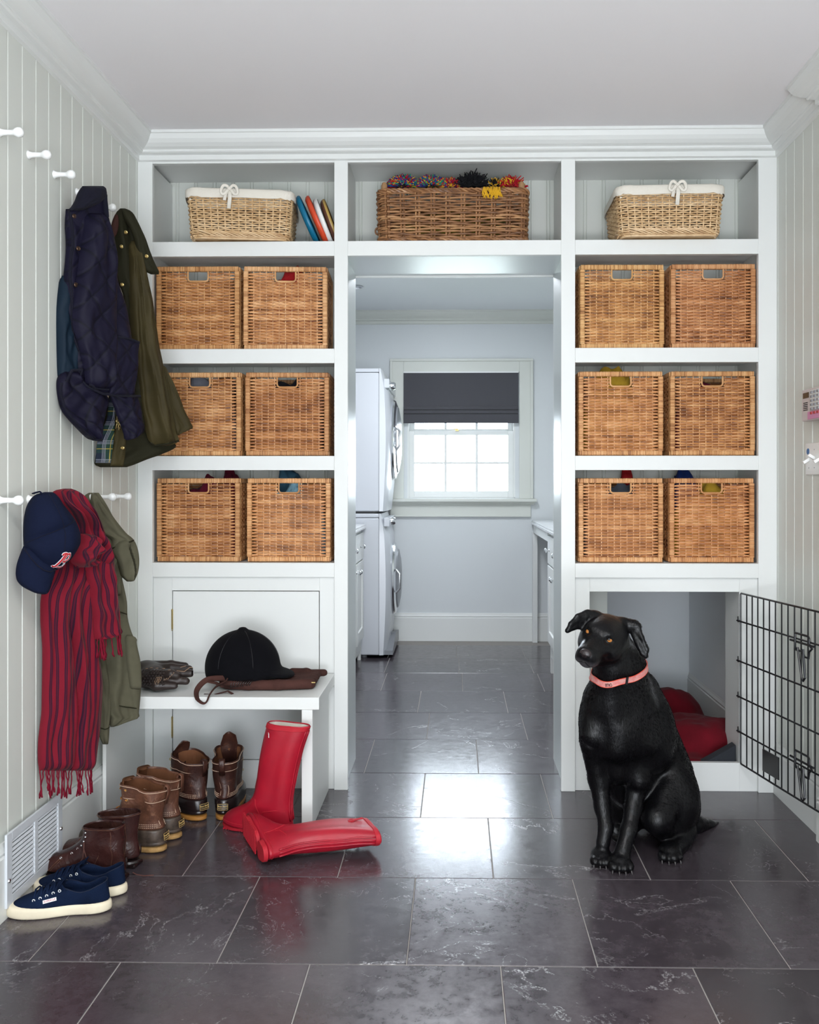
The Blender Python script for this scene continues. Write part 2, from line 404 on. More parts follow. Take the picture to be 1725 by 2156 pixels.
# lower left: recessed panel with an inset door on brass hinges
zt = RZ[8]; pz0 = .0
dx0, dx1, dz1, dz0 = at(360, 1300, D).x, at(672, 1300, D).x, fz(512, 1244.5), fz(512, 1602.5)
YP = D+.014
pn = MB(); pn.box(cL0, dx0, YP, YP+.02, .0, zt); pn.box(dx1, cL1, YP, YP+.02, .0, zt); pn.box(dx0, dx1, YP, YP+.02, dz1, zt); pn.box(dx0, dx1, YP, YP+.02, .0, dz0)
pn.build('lower_panel', M['paint'], bk, bevel=.001)
MB().box(dx0-.02, dx1+.02, YP+.022, YP+.03, dz0-.02, dz1+.02).build('door_stop', M['dark'], bk)
g = .0028
MB().box(dx0+g, dx1-g, YP+.001, YP+.02, dz0+g, dz1-g).build('cupboard_door', M['paint'], bk, bevel=.0012)
for zc in (fz(360, 1306), fz(360, 1533)):
    h = MB(); 
    h.lathe([(.0035, -.036), (.0035, .036)], (dx0+.001, YP-.002, zc), n=10); h.lathe([(.0045, -.039), (.002, -.041)], (dx0+.001, YP-.002, zc), n=10); h.lathe([(.0045, .036), (.002, .041)], (dx0+.001, YP-.002, zc), n=10)
    for q in (-.02, 0, .02): h.lathe([(.0038, q-.001), (.0038, q+.001)], (dx0+.001, YP-.002, zc), n=10)
    h.build('hinge', M['brass'], bk, smooth=True)
# lower right: recessed panel with the dog den's opening
ox0, ox1, oz1, oz0 = at(1242, 1300, YP).x, at(1557, 1300, YP).x, at(1400, 1246, YP).z, at(1500, 1606, YP).z
pn = MB(); pn.box(cR0, ox0, YP, YP+.02, .0, zt); pn.box(ox1, cR1, YP, YP+.02, .0, zt); pn.box(ox0, ox1, YP, YP+.02, oz1, zt); pn.box(ox0, ox1, YP, YP+.02, .0, oz0)
pn.build('den_front', M['paint'], bk, bevel=.001)
MB().box(ox1+.003, ox1+.016, YP+.02, 3.60, .0, .78).build('den_side', M['paint'], bk)
MB().box(ox0-.06, ox0-.045, YP+.02, 3.78, .0, .78).build('den_side', M['paint'], bk)
xs = at(1279, 1300, 3.74).x
MB().box(ox0-.05, xs, 3.74, 3.78, .0, .78).build('den_post', M['wallpaint'], bk)
MB().box(.53, XR, YP+.02, 4.66, .80, .82).build('den_ceiling', M['laundrywall'], bk)
MB().box(.53, XR, YP+.02, 4.66, .002, .02).build('den_floor', M['darkplastic'], bk)
MB().box(.53, XR, 4.66, 4.70, 0, .82).build('den_back', M['launceil'], bk)
MB().box(.515, .53, 3.79, 4.70, 0, .82).build('den_partition', M['laundrywall'], bk)
MB().box(cD1+.03, ox0-.05, 3.74, 3.789, 0, .8).build('den_partition', M['laundrywall'], bk)
# wall between the rooms, hidden behind the shelving
wm = MB(); wm.box(-1.5, cD0-.03, YBK+.014, D2-.001, 0, HC+.1); wm.box(cD1+.028, XR+.1, YBK+.014, D2-.001, .83, HC+.1); wm.box(cD0-.03, cD1+.028, YBK+.014, D2-.001, jz+.015, HC+.1)
struct(wm.build('wall_middle', M['laundrywall']))

# ================================================================== laundry room shell
LC = 2.42
struct(MB().box(-1.5, 1.4, D2-.002, YB+.3, LC, LC+.1).build('ceiling', M['launceil']))
wx0, wx1 = at(858, 900, YB).x, at(1085, 900, YB).x
wz0, wz1 = at(970, 1049, YB).z, at(970, 783, YB).z
w = MB(); w.box(-1.5, wx0, YB, YB+.15, 0, LC); w.box(wx1, 1.4, YB, YB+.15, 0, LC); w.box(wx0, wx1, YB, YB+.15, 0, wz0); w.box(wx0, wx1, YB, YB+.15, wz1, LC)
struct(w.build('wall_back', M['laundrywall']))
struct(MB().box(-1.5, -1.35, D2, YB, 0, LC).build('wall_left', M['laundrywall']))
crown([(1.3, YB), (-1.35, YB), (-1.35, D2)], 'trim_3', M['wallpaint'], LC)
base([(1.3, YB), (-1.35, YB)], 'baseboard_back', .205, .016)
wn = thing('window_1', 'white six-over-six sash window above the laundry sill', 'window', (0, YB, wz0)); wn['kind'] = 'structure'
def px2(px): return at(px, 900, YB-.02).x
def pz2(py): return at(970, py, YB-.02).z
c = MB(); X0, X1, Z1, Z0 = px2(823), px2(1121), pz2(757), pz2(1050)
i0, i1, j1 = px2(850), px2(1094), pz2(784)
c.box(X0, i0, YB-.02, YB, Z0, Z1); c.box(i1, X1, YB-.02, YB, Z0, Z1); c.box(i0, i1, YB-.02, YB, j1, Z1)
c.box(X0-.006, X0+.014, YB-.03, YB, Z0+.001, Z1-.0121); c.box(X1-.014, X1+.006, YB-.03, YB, Z0+.001, Z1-.0121); c.box(X0-.006, X1+.006, YB-.0301, YB, Z1-.012, Z1+.006)
c.build('window_casing', M['wallpaint'], wn, bevel=.002)
s = MB(); s.box(X0-.03, X1+.03, YB-.065, YB, Z0-.022, Z0); s.box(X0-.02, X1+.02, YB-.045, YB, Z0-.034, Z0-.022); s.box(X0-.012, X1+.012, YB-.03, YB, Z0-.045, Z0-.034)
s.box(X0-.005, X1-.01, YB-.018, YB, Z0-.125, Z0-.045); s.box(X0-.005, X1-.01, YB-.024, YB, Z0-.133, Z0-.123)
s.build('window_sill', M['wallpaint'], wn, bevel=.002)
fr = MB(); a0, a1 = wx0, wx1
fr.box(a0, a0+.012, YB, YB+.12, wz0, wz1); fr.box(a1-.012, a1, YB, YB+.12, wz0+.006, wz1); fr.box(a0, a1, YB+.02, YB+.13, wz0-.01, wz0+.0059)
fr.build('window_frame', M['paint'], wn)
zm = at(970, 912, YB+.05).z
def sash(z0, z1, y, nrow, bw=.038):
    q = MB(); q.box(a0+.012, a0+.012+bw, y, y+.03, z0, z1); q.box(a1-.012-bw, a1-.012, y, y+.03, z0, z1)
    u0, u1 = a0+.012+bw, a1-.012-bw
    q.box(u0, u1, y, y+.03, z0, z0+bw*1.25); q.box(u0, u1, y, y+.03, z1-.03, z1); v0, v1 = z0+bw*1.25, z1-.03
    for k in (1, 2): x = u0+(u1-u0)*k/3; q.box(x-.009, x+.009, y+.004, y+.026, v0, v1)
    for k in range(1, nrow): z = v0+(v1-v0)*k/nrow; q.box(u0, u1, y+.006, y+.024, z-.008, z+.008)
    return q
sash(wz0+.006, zm+.015, YB+.035, 2).build('lower_sash', M['paint'], wn, bevel=.0015)
sash(zm-.015, wz1, YB+.07, 2).build('upper_sash', M['paint'], wn, bevel=.0015)
m_, nt_, p_ = newmat('clear_glass'); p_.inputs['Base Color'].default_value = (1, 1, 1, 1)
p_.inputs['Transmission Weight'].default_value = 1; p_.inputs['Roughness'].default_value = 0; p_.inputs['IOR'].default_value = 1.05
M['glass'] = m_
MB().box(a0+.03, a1-.03, YB+.048, YB+.051, wz0+.03, zm).build('glass_pane', M['glass'], wn)
MB().box(a0+.03, a1-.03, YB+.083, YB+.086, zm, wz1-.02).build('glass_pane', M['glass'], wn)
lk = MB(); lk.box(-.012, .012, YB+.02, YB+.045, zm+.015, zm+.024); lk.lathe([(.007, 0), (.007, .01)], (0, YB+.03, zm+.024), n=12); lk.box(-.028, .004, YB+.022, YB+.03, zm+.028, zm+.034)
lk.build('sash_lock', M['brass'], wn)
# roman blind
M['blind'] = mat('charcoal_blind_fabric', (.075, .075, .085), .85, .2, nz=.2, nscale=400, sheen=.2)
bx0, bx1, bz1, bz0 = at(850, 800, YB-.03).x, at(1092, 800, YB-.03).x, at(970, 785, YB-.03).z, at(970, 891, YB-.03).z
bl = thing('roman_blind', 'charcoal roman blind half lowered over the laundry window', 'blind', (0, YB-.03, bz1))
prof = [(bz1, 0), (bz1-.24, .004), (bz1-.245, .014), (bz1-.262, .016), (bz1-.264, .006), (bz1-.275, .018), (bz1-.29, .02), (bz1-.292, .008), (bz1-.30, .018), (bz0, .014)]
sc = (bz1-bz0)/.36
mbb = MB(); rings = []
for z, o_ in prof:
    z = bz1-(bz1-z)*(sc if z != bz0 else 1)
    rings.append([(bx0, YB-.03-o_, z), (bx1, YB-.03-o_, z), (bx1, YB-.026, z), (bx0, YB-.026, z)])
o = mbb.loft(rings).build('blind_fabric', M['blind'], bl); fixnormals(o)
MB().box(bx0, bx1, YB-.03, YB-.002, bz1, bz1+.012).build('head_rail', M['paint'], bl)
# ================================================================== laundry furnishings
def machine(name, label, cat, z0, z1, zd, rd, feet, knobz):
    y0, y1 = 5.97, 6.63; xb, xf = -1.25, -.515
    t = thing(name, label, cat, (-.85, 6.3, z0))
    b = MB().box(xb, xf, y0, y1, z0+feet, z1-.028); b.build('cabinet', M['appliance'], t, bevel=.008)
    MB().box(xb, xf, y0-.001, y1+.001, z1-.026, z1).build('top_cover', M['appliance'], t, bevel=.006)
    # bowed front panel
    zs = np.linspace(z0+feet, z1, 14); rings = []
    for z in zs:
        u = (z-z0)/(z1-z0); bow = .045+.035*sin(pi*min(max(u, 0), 1))-(.03*max(0, (u-.86)/.14) if u > .86 else 0)
        rings.append([(xf, y0, z), (xf+bow*.55, y0+.004, z), (xf+bow*.9, y0+.05, z), (xf+bow, y0+.15, z), (xf+bow, y1-.15, z), (xf+bow*.9, y1-.05, z), (xf+bow*.5, y1, z), (xf, y1, z)])
    MB().loft(rings).build('front_panel', M['appliance'], t, smooth=True, ang=50)
    xc = xf+.083; yc = (y0+y1)/2
    MB().lathe([(rd*.97, xc-.02), (rd, xc-.004), (rd*.97, xc+.008), (rd*.86, xc+.018), (rd*.84, xc+.012)], (0, 0, 0), axis='x', n=40).xf(Matrix.Translation((0, yc, zd))).build('door_ring', M['chrome'], t, smooth=True)
    MB().lathe([(rd*.84, xc+.010), (rd*.80, xc+.026), (rd*.55, xc+.040), (rd*.2, xc+.044)], axis='x', n=40).xf(Matrix.Translation((0, yc, zd))).build('door_glass', M['greyplastic'], t, smooth=True)
    MB().tube([(xc+.02, y0+.12, zd-.08), (xc+.045, y0+.115, zd-.05), (xc+.045, y0+.115, zd+.05), (xc+.02, y0+.12, zd+.08)], .008).build('door_handle', M['chrome'], t, smooth=True)
    MB().lathe([(.028, xf+.05), (.028, xf+.085), (.022, xf+.095)], axis='x', n=20).xf(Matrix.Translation((0, y0+.2, knobz))).build('knob', M['chrome'], t, smooth=True)
    MB().box(xf+.03, xf+.066, y0+.02, y1-.02, knobz-.03, knobz+.03).build('control_panel', M['appliance'], t, bevel=.004)
    MB().box(xf-.0005, xf+.0005, y0-.0006, y0, z0+feet, z1).build('panel_seam', M['dark'], t)
    return t
wm_ = machine('washing_machine', 'white front-loading washing machine on the laundry floor under the dryer', 'washing machine', 0, .957, .50, .25, .022, .90)
for y in (6.03, 6.55):
    for x in (-.62, -1.15): MB().lathe([(.018, 0), (.018, .012), (.010, .013), (.010, .024)], (x, y, 0), n=12).build('foot', M['greyplastic'], wm_)
MB().prism([(5.99, 0.022), (6.60, .022), (6.60, .09), (6.3, .12), (5.99, .05)], lambda u, v, w: (-.50+w, u, v), .075).build('toe_kick', M['greyplastic'], wm_)
dr_ = machine('tumble_dryer', 'white tumble dryer stacked on top of the washing machine', 'dryer', .972, 1.917, 1.46, .28, .0, 1.82)
MB().box(-1.2, -.55, 5.99, 6.6, .957, .972).build('stacking_bracket', M['darkplastic'], dr_)

def knob(x, y, z, par, sgn, ring=False):
    k = MB()
    k.lathe([(.008, 0), (.005, .004), (.005, .014), (.014, .018), (.015, .024), (.008, .030)], axis='x', n=14)
    k.v = [(x+sgn*p[0], y+p[1], z+p[2]) for p in k.v]; return k.build('knob', M['chrome'], par, smooth=True)
def cab(name, label, x0, x1, y0, y1, front_sgn, ztop, ndiv, zleg):
    t = thing(name, label, 'cabinet', ((x0+x1)/2, (y0+y1)/2, 0)); xf = x1 if front_sgn > 0 else x0
    MB().box(x0, x1, y0, y1, zleg, ztop).build('body', M['paint'], t, bevel=.002)
    w = (y1-y0)/ndiv
    for i in range(ndiv):
        a, b = y0+i*w+.008, y0+(i+1)*w-.008; xx = sorted((xf, xf+front_sgn*.018))
        d = MB().box(xx[0], xx[1], a, b, ztop-.19, ztop-.02).build('drawer', M['paint'], t, bevel=.002); knob(xf+front_sgn*.018, (a+b)/2 if ndiv > 2 else b-.1, ztop-.105, d, front_sgn)
        d = MB(); z0, z1 = zleg+.09, ztop-.20
        d.box(xx[0], xx[1], a, a+.06, z0, z1); d.box(xx[0], xx[1], b-.06, b, z0, z1); d.box(xx[0], xx[1], a+.06, b-.06, z0, z0+.07); d.box(xx[0], xx[1], a+.06, b-.06, z1-.07, z1)
        xm = sorted((xf, xf+front_sgn*.008)); d.box(xm[0], xm[1], a+.06, b-.06, z0+.07, z1-.07)
        d = d.build('door', M['paint'], t, bevel=.002); knob(xf+front_sgn*.018, (b-.03) if i % 2 == 0 else a+.03, z1-.05, d, front_sgn)
    for y in (y0+.02, y1-.02):
        MB().box(xf-.02 if front_sgn > 0 else xf, xf if front_sgn > 0 else xf+.02, y-.02, y+.02, 0, zleg+.002).build('leg', M['paint'], t)
    return t
cab('base_cabinet', 'white panelled base cabinet left of the laundry aisle beside the washing machine', -1.3, -.632, 4.35, 5.955, 1, .858, 4, .06)
cab('base_cabinet', 'white base cabinet at the right of the laundry aisle under the counter', .572, 1.14, 4.74, 5.56, -1, .858, 2, .10)
M['marble'] = mat('pale_stone_worktop', (.72, .73, .74), .25, .5, col2=(.60, .62, .64), vscale=14)
def worktop(x0, x1, y0, y1, label):
    o = MB().box(x0, x1, y0, y1, .860, .876); o.box(x0+.006, x1-.006, y0+.002, y1-.002, .876, .890)
    return tag(o.build('worktop', M['marble'], bevel=.003), label, 'worktop')
worktop(-1.3, -.600, 4.33, 5.96, 'pale stone worktop on the left base cabinet beside the washing machine')
worktop(.540, 1.14, 4.72, 6.64, 'pale stone worktop running to the back wall right of the laundry window')
t = thing('worktop_support', 'white leg and apron carrying the right worktop at the back wall', 'worktop support', (.57, 6.61, 0))
MB().box(.55, .585, 6.59, 6.64, 0, .80).build('leg', M['paint'], t); MB().box(.555, .575, 5.565, 6.59, .80, .859).build('apron', M['paint'], t)
dl = at(748, 603, 5.8)
t = thing('ceiling_downlight', 'small round recessed light in the laundry ceiling', 'ceiling light', (dl.x, dl.y, LC-.002))
MB().lathe([(.05, LC-.001), (.055, LC-.006), (.042, LC-.008), (.038, LC-.002)], (dl.x, dl.y, 0), n=24).build('trim_ring', M['chrome'], t, smooth=True)
# trees seen faintly beyond the window
def tree(x, y, h, r, label, seed):
    rr = random.Random(seed); t = thing('garden_tree', label, 'tree', (x, y, 0), group=None)
    MB().tube([(x, y, 0), (x+.03, y, h*.5), (x, y+.05, h*.9)], [.07, .05, .02]).build('trunk', mat('bark', (.12, .09, .06), .9), t, smooth=True)
    c = MB()
    for i in range(2500):
        a = rr.uniform(0, 2*pi); u = rr.random()**.5*r; zz = h*.35+rr.random()*h*.7; p = Vector((x+u*cos(a), y+u*sin(a), zz)); s = rr.uniform(.04, .09)
        d = Vector((rr.uniform(-1, 1), rr.uniform(-1, 1), rr.uniform(-1, 1))).normalized(); q = d.orthogonal()
        c.add([p, p+d*s+q*s*.35, p+d*2*s, p+d*s-q*s*.35], [(0, 1, 2, 3)])
    c.build('foliage', mat('leaf_green', (.30, .42, .16), .6), t)
tree(-1.55, 10.3, 2.6, .75, 'small leafy garden tree outside the laundry window', 3)
o = MB().box(-30, 30, 6.9, 60, -.5, -.3).build('ground', mat('lawn', (.20, .30, .10), .9, nz=.5, nscale=20)); o['kind'] = 'structure'
# ================================================================== rattan cubes
def island_ramp(name, cols, rough, objtint=True, nscale=40, stretch=None, spec=.4, bumpy=.15):
    m, nt, p = newmat(name); L = nt.links.new
    geo = nd(nt, 'ShaderNodeNewGeometry'); tc = nd(nt, 'ShaderNodeTexCoord'); oi = nd(nt, 'ShaderNodeObjectInfo')
    r = nd(nt, 'ShaderNodeValToRGB'); el = r.color_ramp.elements
    for i, c in enumerate(cols):
        if i < 2: q = el[i]; q.position = i/(len(cols)-1)
        else: q = el.new(i/(len(cols)-1))
        q.color = (*c, 1)
    for i, q in enumerate(el): q.position = i/(len(cols)-1)
    n = nd(nt, 'ShaderNodeTexNoise', Scale=nscale, Detail=3); src = tc.outputs['Object']
    if stretch:
        mp = nd(nt, 'ShaderNodeMapping'); mp.inputs['Scale'].default_value = stretch; L(src, mp.inputs[0]); src = mp.outputs[0]
    ad = nd(nt, 'ShaderNodeVectorMath', operation='ADD'); L(src, ad.inputs[0])
    cb = nd(nt, 'ShaderNodeCombineXYZ'); L(oi.outputs['Random'], cb.inputs[0]); L(oi.outputs['Random'], cb.inputs[1]); sc_ = nd(nt, 'ShaderNodeVectorMath', operation='SCALE'); sc_.inputs['Scale'].default_value = 5
    L(cb.outputs[0], sc_.inputs[0]); L(sc_.outputs[0], ad.inputs[1]); L(ad.outputs[0], n.inputs['Vector'])
    wn = nd(nt, 'ShaderNodeTexWhiteNoise', noise_dimensions='2D'); c2 = nd(nt, 'ShaderNodeCombineXYZ'); L(geo.outputs['Random Per Island'], c2.inputs[0]); L(oi.outputs['Random'], c2.inputs[1]); L(c2.outputs[0], wn.inputs['Vector'])
    mx = nd(nt, 'ShaderNodeMath', operation='MULTIPLY_ADD'); L(wn.outputs['Value'], mx.inputs[0]); mx.inputs[1].default_value = .55
    mr = nd(nt, 'ShaderNodeMapRange'); mr.inputs[1].default_value = .3; mr.inputs[2].default_value = .7; mr.inputs[3].default_value = 0; mr.inputs[4].default_value = .45; L(n.outputs[0], mr.inputs[0]); L(mr.outputs[0], mx.inputs[2])
    L(mx.outputs[0], r.inputs[0])
    if objtint:
        mm = nd(nt, 'ShaderNodeMix', data_type='RGBA', blend_type='MULTIPLY'); mm.inputs[0].default_value = 1
        L(r.outputs[0], mm.inputs[6]); L(oi.outputs['Color'], mm.inputs[7]); L(mm.outputs[2], p.inputs['Base Color'])
    else: L(r.outputs[0], p.inputs['Base Color'])
    p.inputs['Roughness'].default_value = rough; p.inputs['Specular IOR Level'].default_value = spec
    if bumpy: bump(nt, p, n.outputs[0], bumpy, .001)
    return m
RC = [(.13, .045, .014), (.36, .15, .048), (.56, .27, .10), (.74, .45, .22)]
M['rattan'] = island_ramp('woven_rattan', RC, .38, nscale=22)
M['wrap'] = island_ramp('wrapped_rattan', [(.27, .12, .045), (.48, .25, .10), (.62, .37, .17), (.66, .42, .22)], .4, nscale=18)
M['willow'] = island_ramp('peeled_willow', [(.36, .19, .085), (.58, .38, .19), (.72, .51, .29), (.78, .60, .38)], .45, nscale=30)
M['brownwicker'] = island_ramp('brown_cane', [(.085, .035, .016), (.20, .09, .037), (.34, .165, .07), (.50, .28, .13)], .4, nscale=25)
BW, BH, BD = .319, .318, .262

def ribbon(mb, pts, w, th, n_):     # flat strand, pts centreline (x,y,z); w along z, th along y
    rings = []
    for p in pts:
        rings.append([(p[0], p[1]-th*.5, p[2]-w*.32), (p[0], p[1]-th*.5, p[2]+w*.32), (p[0], p[1]-th*.1, p[2]+w*.5), (p[0], p[1]+th*.5, p[2]), (p[0], p[1]-th*.1, p[2]-w*.5)])
    mb.loft(rings)
def weave(mb, st, w, h, z0, hole=None, rnd=None, pitch=.0060, nst=11, detail=4, edge=.022):
    """woven panel in the x-z plane at y=0; x from -w/2..w/2"""
    rnd = rnd or random.Random(1); sp = (w-2*edge)/(nst-1); n = int(h/pitch)
    for j in range(n):
        z = z0+(j+.5)*pitch; ph = j % 2
        segs = [(-w/2, w/2)]
        if hole and hole[1] < z < hole[2]: segs = [(-w/2, -hole[0]), (hole[0], w/2)]
        for a, b in segs:
            pts = []; k = max(4, int((b-a)/sp*detail))
            jit = rnd.uniform(-.0004, .0004)
            for i in range(k+1):
                x = a+(b-a)*i/k; s = (x+w/2-edge)/sp; wv = cos(pi*s)*(1 if ph else -1)
                e_ = 0
                dE = min(x+w/2, w/2-x)
                if dE < edge*1.1: e_ = (1-dE/(edge*1.1))*pitch*.55*(1 if ph else -1)*(-1); wv *= dE/(edge*1.1)
                if hole and hole[1]-.002 < z < hole[2]+.002 and abs(abs(x)-hole[0]) < .016: e_ = (1-abs(abs(x)-hole[0])/.016)*pitch*.4*(-1 if ph else 1)
                pts.append((x, wv*.0024, z+jit+e_+rnd.uniform(-.0002, .0002)))
            ribbon(mb, pts, pitch*rnd.uniform(.74, .92), .0015, 0)
    for i in range(nst):
        x = -w/2+edge+i*sp
        if hole and abs(x) < hole[0]: zz = [(z0, hole[1]-.004)]
        else: zz = [(z0, z0+h)]
        for a, b in zz: st.box(x-.0016, x+.0016, -.0011, .0011, a, b)
def wraps(mb, p0, p1, a, b, rnd, pitch=.0045, up=(0, 0, 1)):
    """bar from p0 to p1 wound with cane; section a x b"""
    P0, P1 = Vector(p0), Vector(p1); L = (P1-P0).length; T = (P1-P0)/L; u = Vector(up); u = (u-T*u.dot(T)).normalized(); w = T.cross(u)
    n = int(L/pitch); q = [(-1, -.72), (-.72, -1), (.72, -1), (1, -.72), (1, .72), (.72, 1), (-.72, 1), (-1, .72)]
    for i in range(n):
        c = P0+T*((i+.5)*L/n); hl = L/n*.5; s = rnd.uniform(.96, 1.03); tw = rnd.uniform(-.0005, .0005)
        rings = []
        for dd, k in ((-hl, .90), (-hl*.55, 1.0), (hl*.55, 1.0), (hl, .90)):
            rings.append([c+T*(dd+tw*y)+u*(x*a/2*s*k)+w*(y*b/2*s*k) for x, y in q])
        mb.loft(rings)
def rattan_cube(seed, color_rows=None):
    rnd = random.Random(seed)
    t = thing('rattan_basket', 'x', 'basket')
    W_, H_, fb = BW, BH, .019
    fr = MB(); y = .010
    wraps(fr, (-W_/2+.004, y, H_-fb/2), (W_/2-.004, y, H_-fb/2), fb, .018, rnd); wraps(fr, (-W_/2+.004, y, fb/2+.001), (W_/2-.004, y, fb/2+.001), fb, .018, rnd)
    wraps(fr, (-W_/2+fb/2, y, fb), (-W_/2+fb/2, y, H_-fb), fb, .018, rnd, up=(1, 0, 0)); wraps(fr, (W_/2-fb/2, y, fb), (W_/2-fb/2, y, H_-fb), fb, .018, rnd, up=(1, 0, 0))
    for sx in (-1, 1):
        wraps(fr, (sx*(W_/2-.008), .018, H_-.008), (sx*(W_/2-.008), BD, H_-.008), .016, .016, rnd, .006)
        wraps(fr, (sx*(W_/2-.008), .018, .009), (sx*(W_/2-.008), BD, .009), .016, .016, rnd, .006)
        fr.tube([(sx*(W_/2-.006), .026, .012), (sx*(W_/2-.006), .026, H_-.012)], .006, 6)
        fr.tube([(sx*(W_/2-.008), BD-.008, .01), (sx*(W_/2-.008), BD-.008, H_-.01)], .008, 6)
    wraps(fr, (-W_/2, BD-.008, H_-.008), (W_/2, BD-.008, H_-.008), .016, .016, rnd, .006)
    wraps(fr, (-W_/2, BD-.008, .009), (W_/2, BD-.008, .009), .016, .016, rnd, .012)
    fr.build('wrapped_frame', M['wrap'], t, world=False)
    hx, h0, h1 = .039, H_-fb-.037, H_-fb
    st = MB(); pw = W_-2*fb; pm = MB()
    weave(pm, st, pw+.004, H_-2*fb, fb, (hx+.003, h0-.001, h1+.01), rnd)
    pm.v = [(p[0], p[1]+.008, p[2]) for p in pm.v]; st.v = [(p[0], p[1]+.008, p[2]) for p in st.v]
    pm.build('front_panel', M['rattan'], t, world=False, smooth=True, ang=60); st.build('stakes', M['wrap'], t, world=False)
    hr = MB(); c = .010
    hr.tube([(-hx, .008, h1), (-hx, .008, h0+c), (-hx+.003, .008, h0+.003), (-hx+c, .008, h0), (hx-c, .008, h0), (hx-.003, .008, h0+.003), (hx, .008, h0+c), (hx, .008, h1)], .0036, 8, up=(0, 1, 0))
    hr.build('handle_rim', M['wrap'], t, world=False, smooth=True)
    for sx in (-1, 1):
        a = MB(); b = MB(); weave(a, b, BD-.03, H_-.03, .015, None, rnd, .0085, 10, 2, .012)
        Mx = Matrix.Translation((sx*(W_/2-.007), BD/2+.005, 0)) @ Matrix.Rotation(pi/2*sx, 4, 'Z')
        a.xf(Mx); b.xf(Mx); a.v += []; nb = len(a.v)
        a.add(b.v, b.f); a.build('side_panel', M['rattan'], t, world=False)
    a = MB(); b = MB(); weave(a, b, W_-.03, H_-.03, .015, None, rnd, .011, 9, 2, .012); a.add(b.v, b.f); a.xf(Matrix.Translation((0, BD-.008, 0)) @ Matrix.Rotation(pi, 4, 'Z'))
    a.build('back_panel', M['rattan'], t, world=False)
    a = MB().box(-W_/2+.01, W_/2-.01, .012, BD-.01, .006, .012); a.build('bottom_panel', M['rattan'], t, world=False)
    return t
protos = [rattan_cube(s) for s in (3, 8)]
# (px left, px right of the front, row index, yaw degrees, tint, wording)
BK = [
 (328, 504, 2, 0, (1, .92, .85), 'empty orange-brown rattan cube basket behind the olive coat, top row left'),
 (512, 688, 2, 3, (1.15, 1.12, 1.15), 'light tan rattan cube basket holding a red garment beside the doorway'),
 (331, 508, 4, 0, (1.05, 1.0, .98), 'rattan cube basket partly behind the olive coat hem, grey clothing in its handle'),
 (516, 692, 4, 2, (.92, .80, .72), 'reddish rattan cube basket with black clothing, in the middle left row beside the doorway'),
 (329, 505, 6, 0, (.98, .90, .88), 'rattan cube basket with maroon clothing, directly above the cupboard door\'s left half'),
 (519, 696, 6, 1, (1.18, 1.10, 1.08), 'pale rattan cube basket with light blue fabric, lowest row beside the doorway'),
 (1222, 1400, 2, 1, (1.08, 1.06, .95), 'empty golden rattan cube basket with dark bands, top row right of the doorway'),
 (1414, 1592, 2, 0, (1, .88, .88), 'empty pinkish-brown rattan cube basket in the topmost row by the right wall'),
 (1219, 1397, 4, 0, (1.08, .98, .92), 'rattan cube basket with a mustard yellow garment, middle row right of the doorway'),
 (1413, 1590, 4, 0, (1.02, .94, .88), 'rattan cube basket with a dark red and black garment, middle row by the right wall'),
 (1219, 1397, 6, 0, (1.12, 1.02, .98), 'rattan cube basket with grey fabric, lowest row right of the doorway above the dog'),
 (1411, 1589, 6, 0, (1.05, .90, .84), 'rattan cube basket with blue and mustard fabric, lowest row by the right wall'),
]
YF = 3.428; bpos = []
for i, (a, b, r, yaw, tint, lab) in enumerate(BK):
    o = protos[i] if i < 2 else copy_tree(protos[i % 2])
    x = (at(a, 700, YF).x+at(b, 700, YF).x)/2; z = RZ[r+1]+.001
    yy = YF+(sin(radians(abs(yaw)))*BW/2)
    o.location = (x, yy, z); o.rotation_euler = (0, 0, radians(yaw))
    tag(o, lab, 'basket', 'rattan cube baskets in the shelving')
    for ch in o.children: ch.color = (*tint, 1)
    bpos.append((x, yy, z))
# ------------------------------------------------------------------ clothing kept in the baskets
def heap(x, y, z, w, d, h, seed, m, name, label, cat, flat=0):
    rr = random.Random(seed); nu, nv = 28, 14; rings = []
    off = Vector((seed*3.1, seed*1.7, 0))
    for i in range(nv+1):
        a = pi/2*max(i/nv, 0); rr_ = cos(a); ring = []
        for k in range(nu):
            ph = 2*pi*k/nu; cx, sy = cos(ph), sin(ph)
            sq = 1/max(abs(cx), abs(sy))**.55
            p = Vector((cx*sq*rr_*.5*w, sy*sq*rr_*.5*d, sin(a)**.8*h))
            nn = noise.noise(p*14+off)*.35+noise.noise(p*34+off)*.18
            fold = sin(p.x*46+p.y*18+nn*8+seed)*.10
            p.z *= 1+nn*.5+fold*.6; p.x *= 1+nn*.1; p.y *= 1+nn*.1
            ring.append((x+p.x, y+p.y, z+max(p.z, 0)))
        rings.append(ring)
    o = MB().loft(rings).build(name, m, None, smooth='all')
    return tag(o, label, cat)
cl = lambda n, c, **k: mat(n, c, .9, .15, nz=.5, nscale=300, sheen=.04, **k)
C_ = {'red': cl('red_wool', (.33, .012, .015)), 'grey': cl('grey_knit', (.14, .145, .17)), 'black': cl('black_knit', (.012, .012, .016)), 'maroon': cl('maroon_cloth', (.12, .008, .025)),
      'blue': cl('pale_blue_cloth', (.24, .44, .55)), 'must': cl('mustard_cloth', (.42, .26, .025)), 'slate': cl('slate_grey_cloth', (.07, .08, .10)), 'navy': cl('royal_blue_cloth', (.012, .03, .14)), 'teal': cl('dusty_blue_cloth', (.05, .13, .20)), 'lilac': cl('mauve_cloth', (.20, .10, .14))}
def inb(i, dx, dy, zt, w, d, h, seed, c, name, label, cat='clothing'):
    x, y, z = bpos[i]; return heap(x+dx, y+.14+dy, z+.014, w, d, zt-.014, seed, C_[c], name, label, cat)
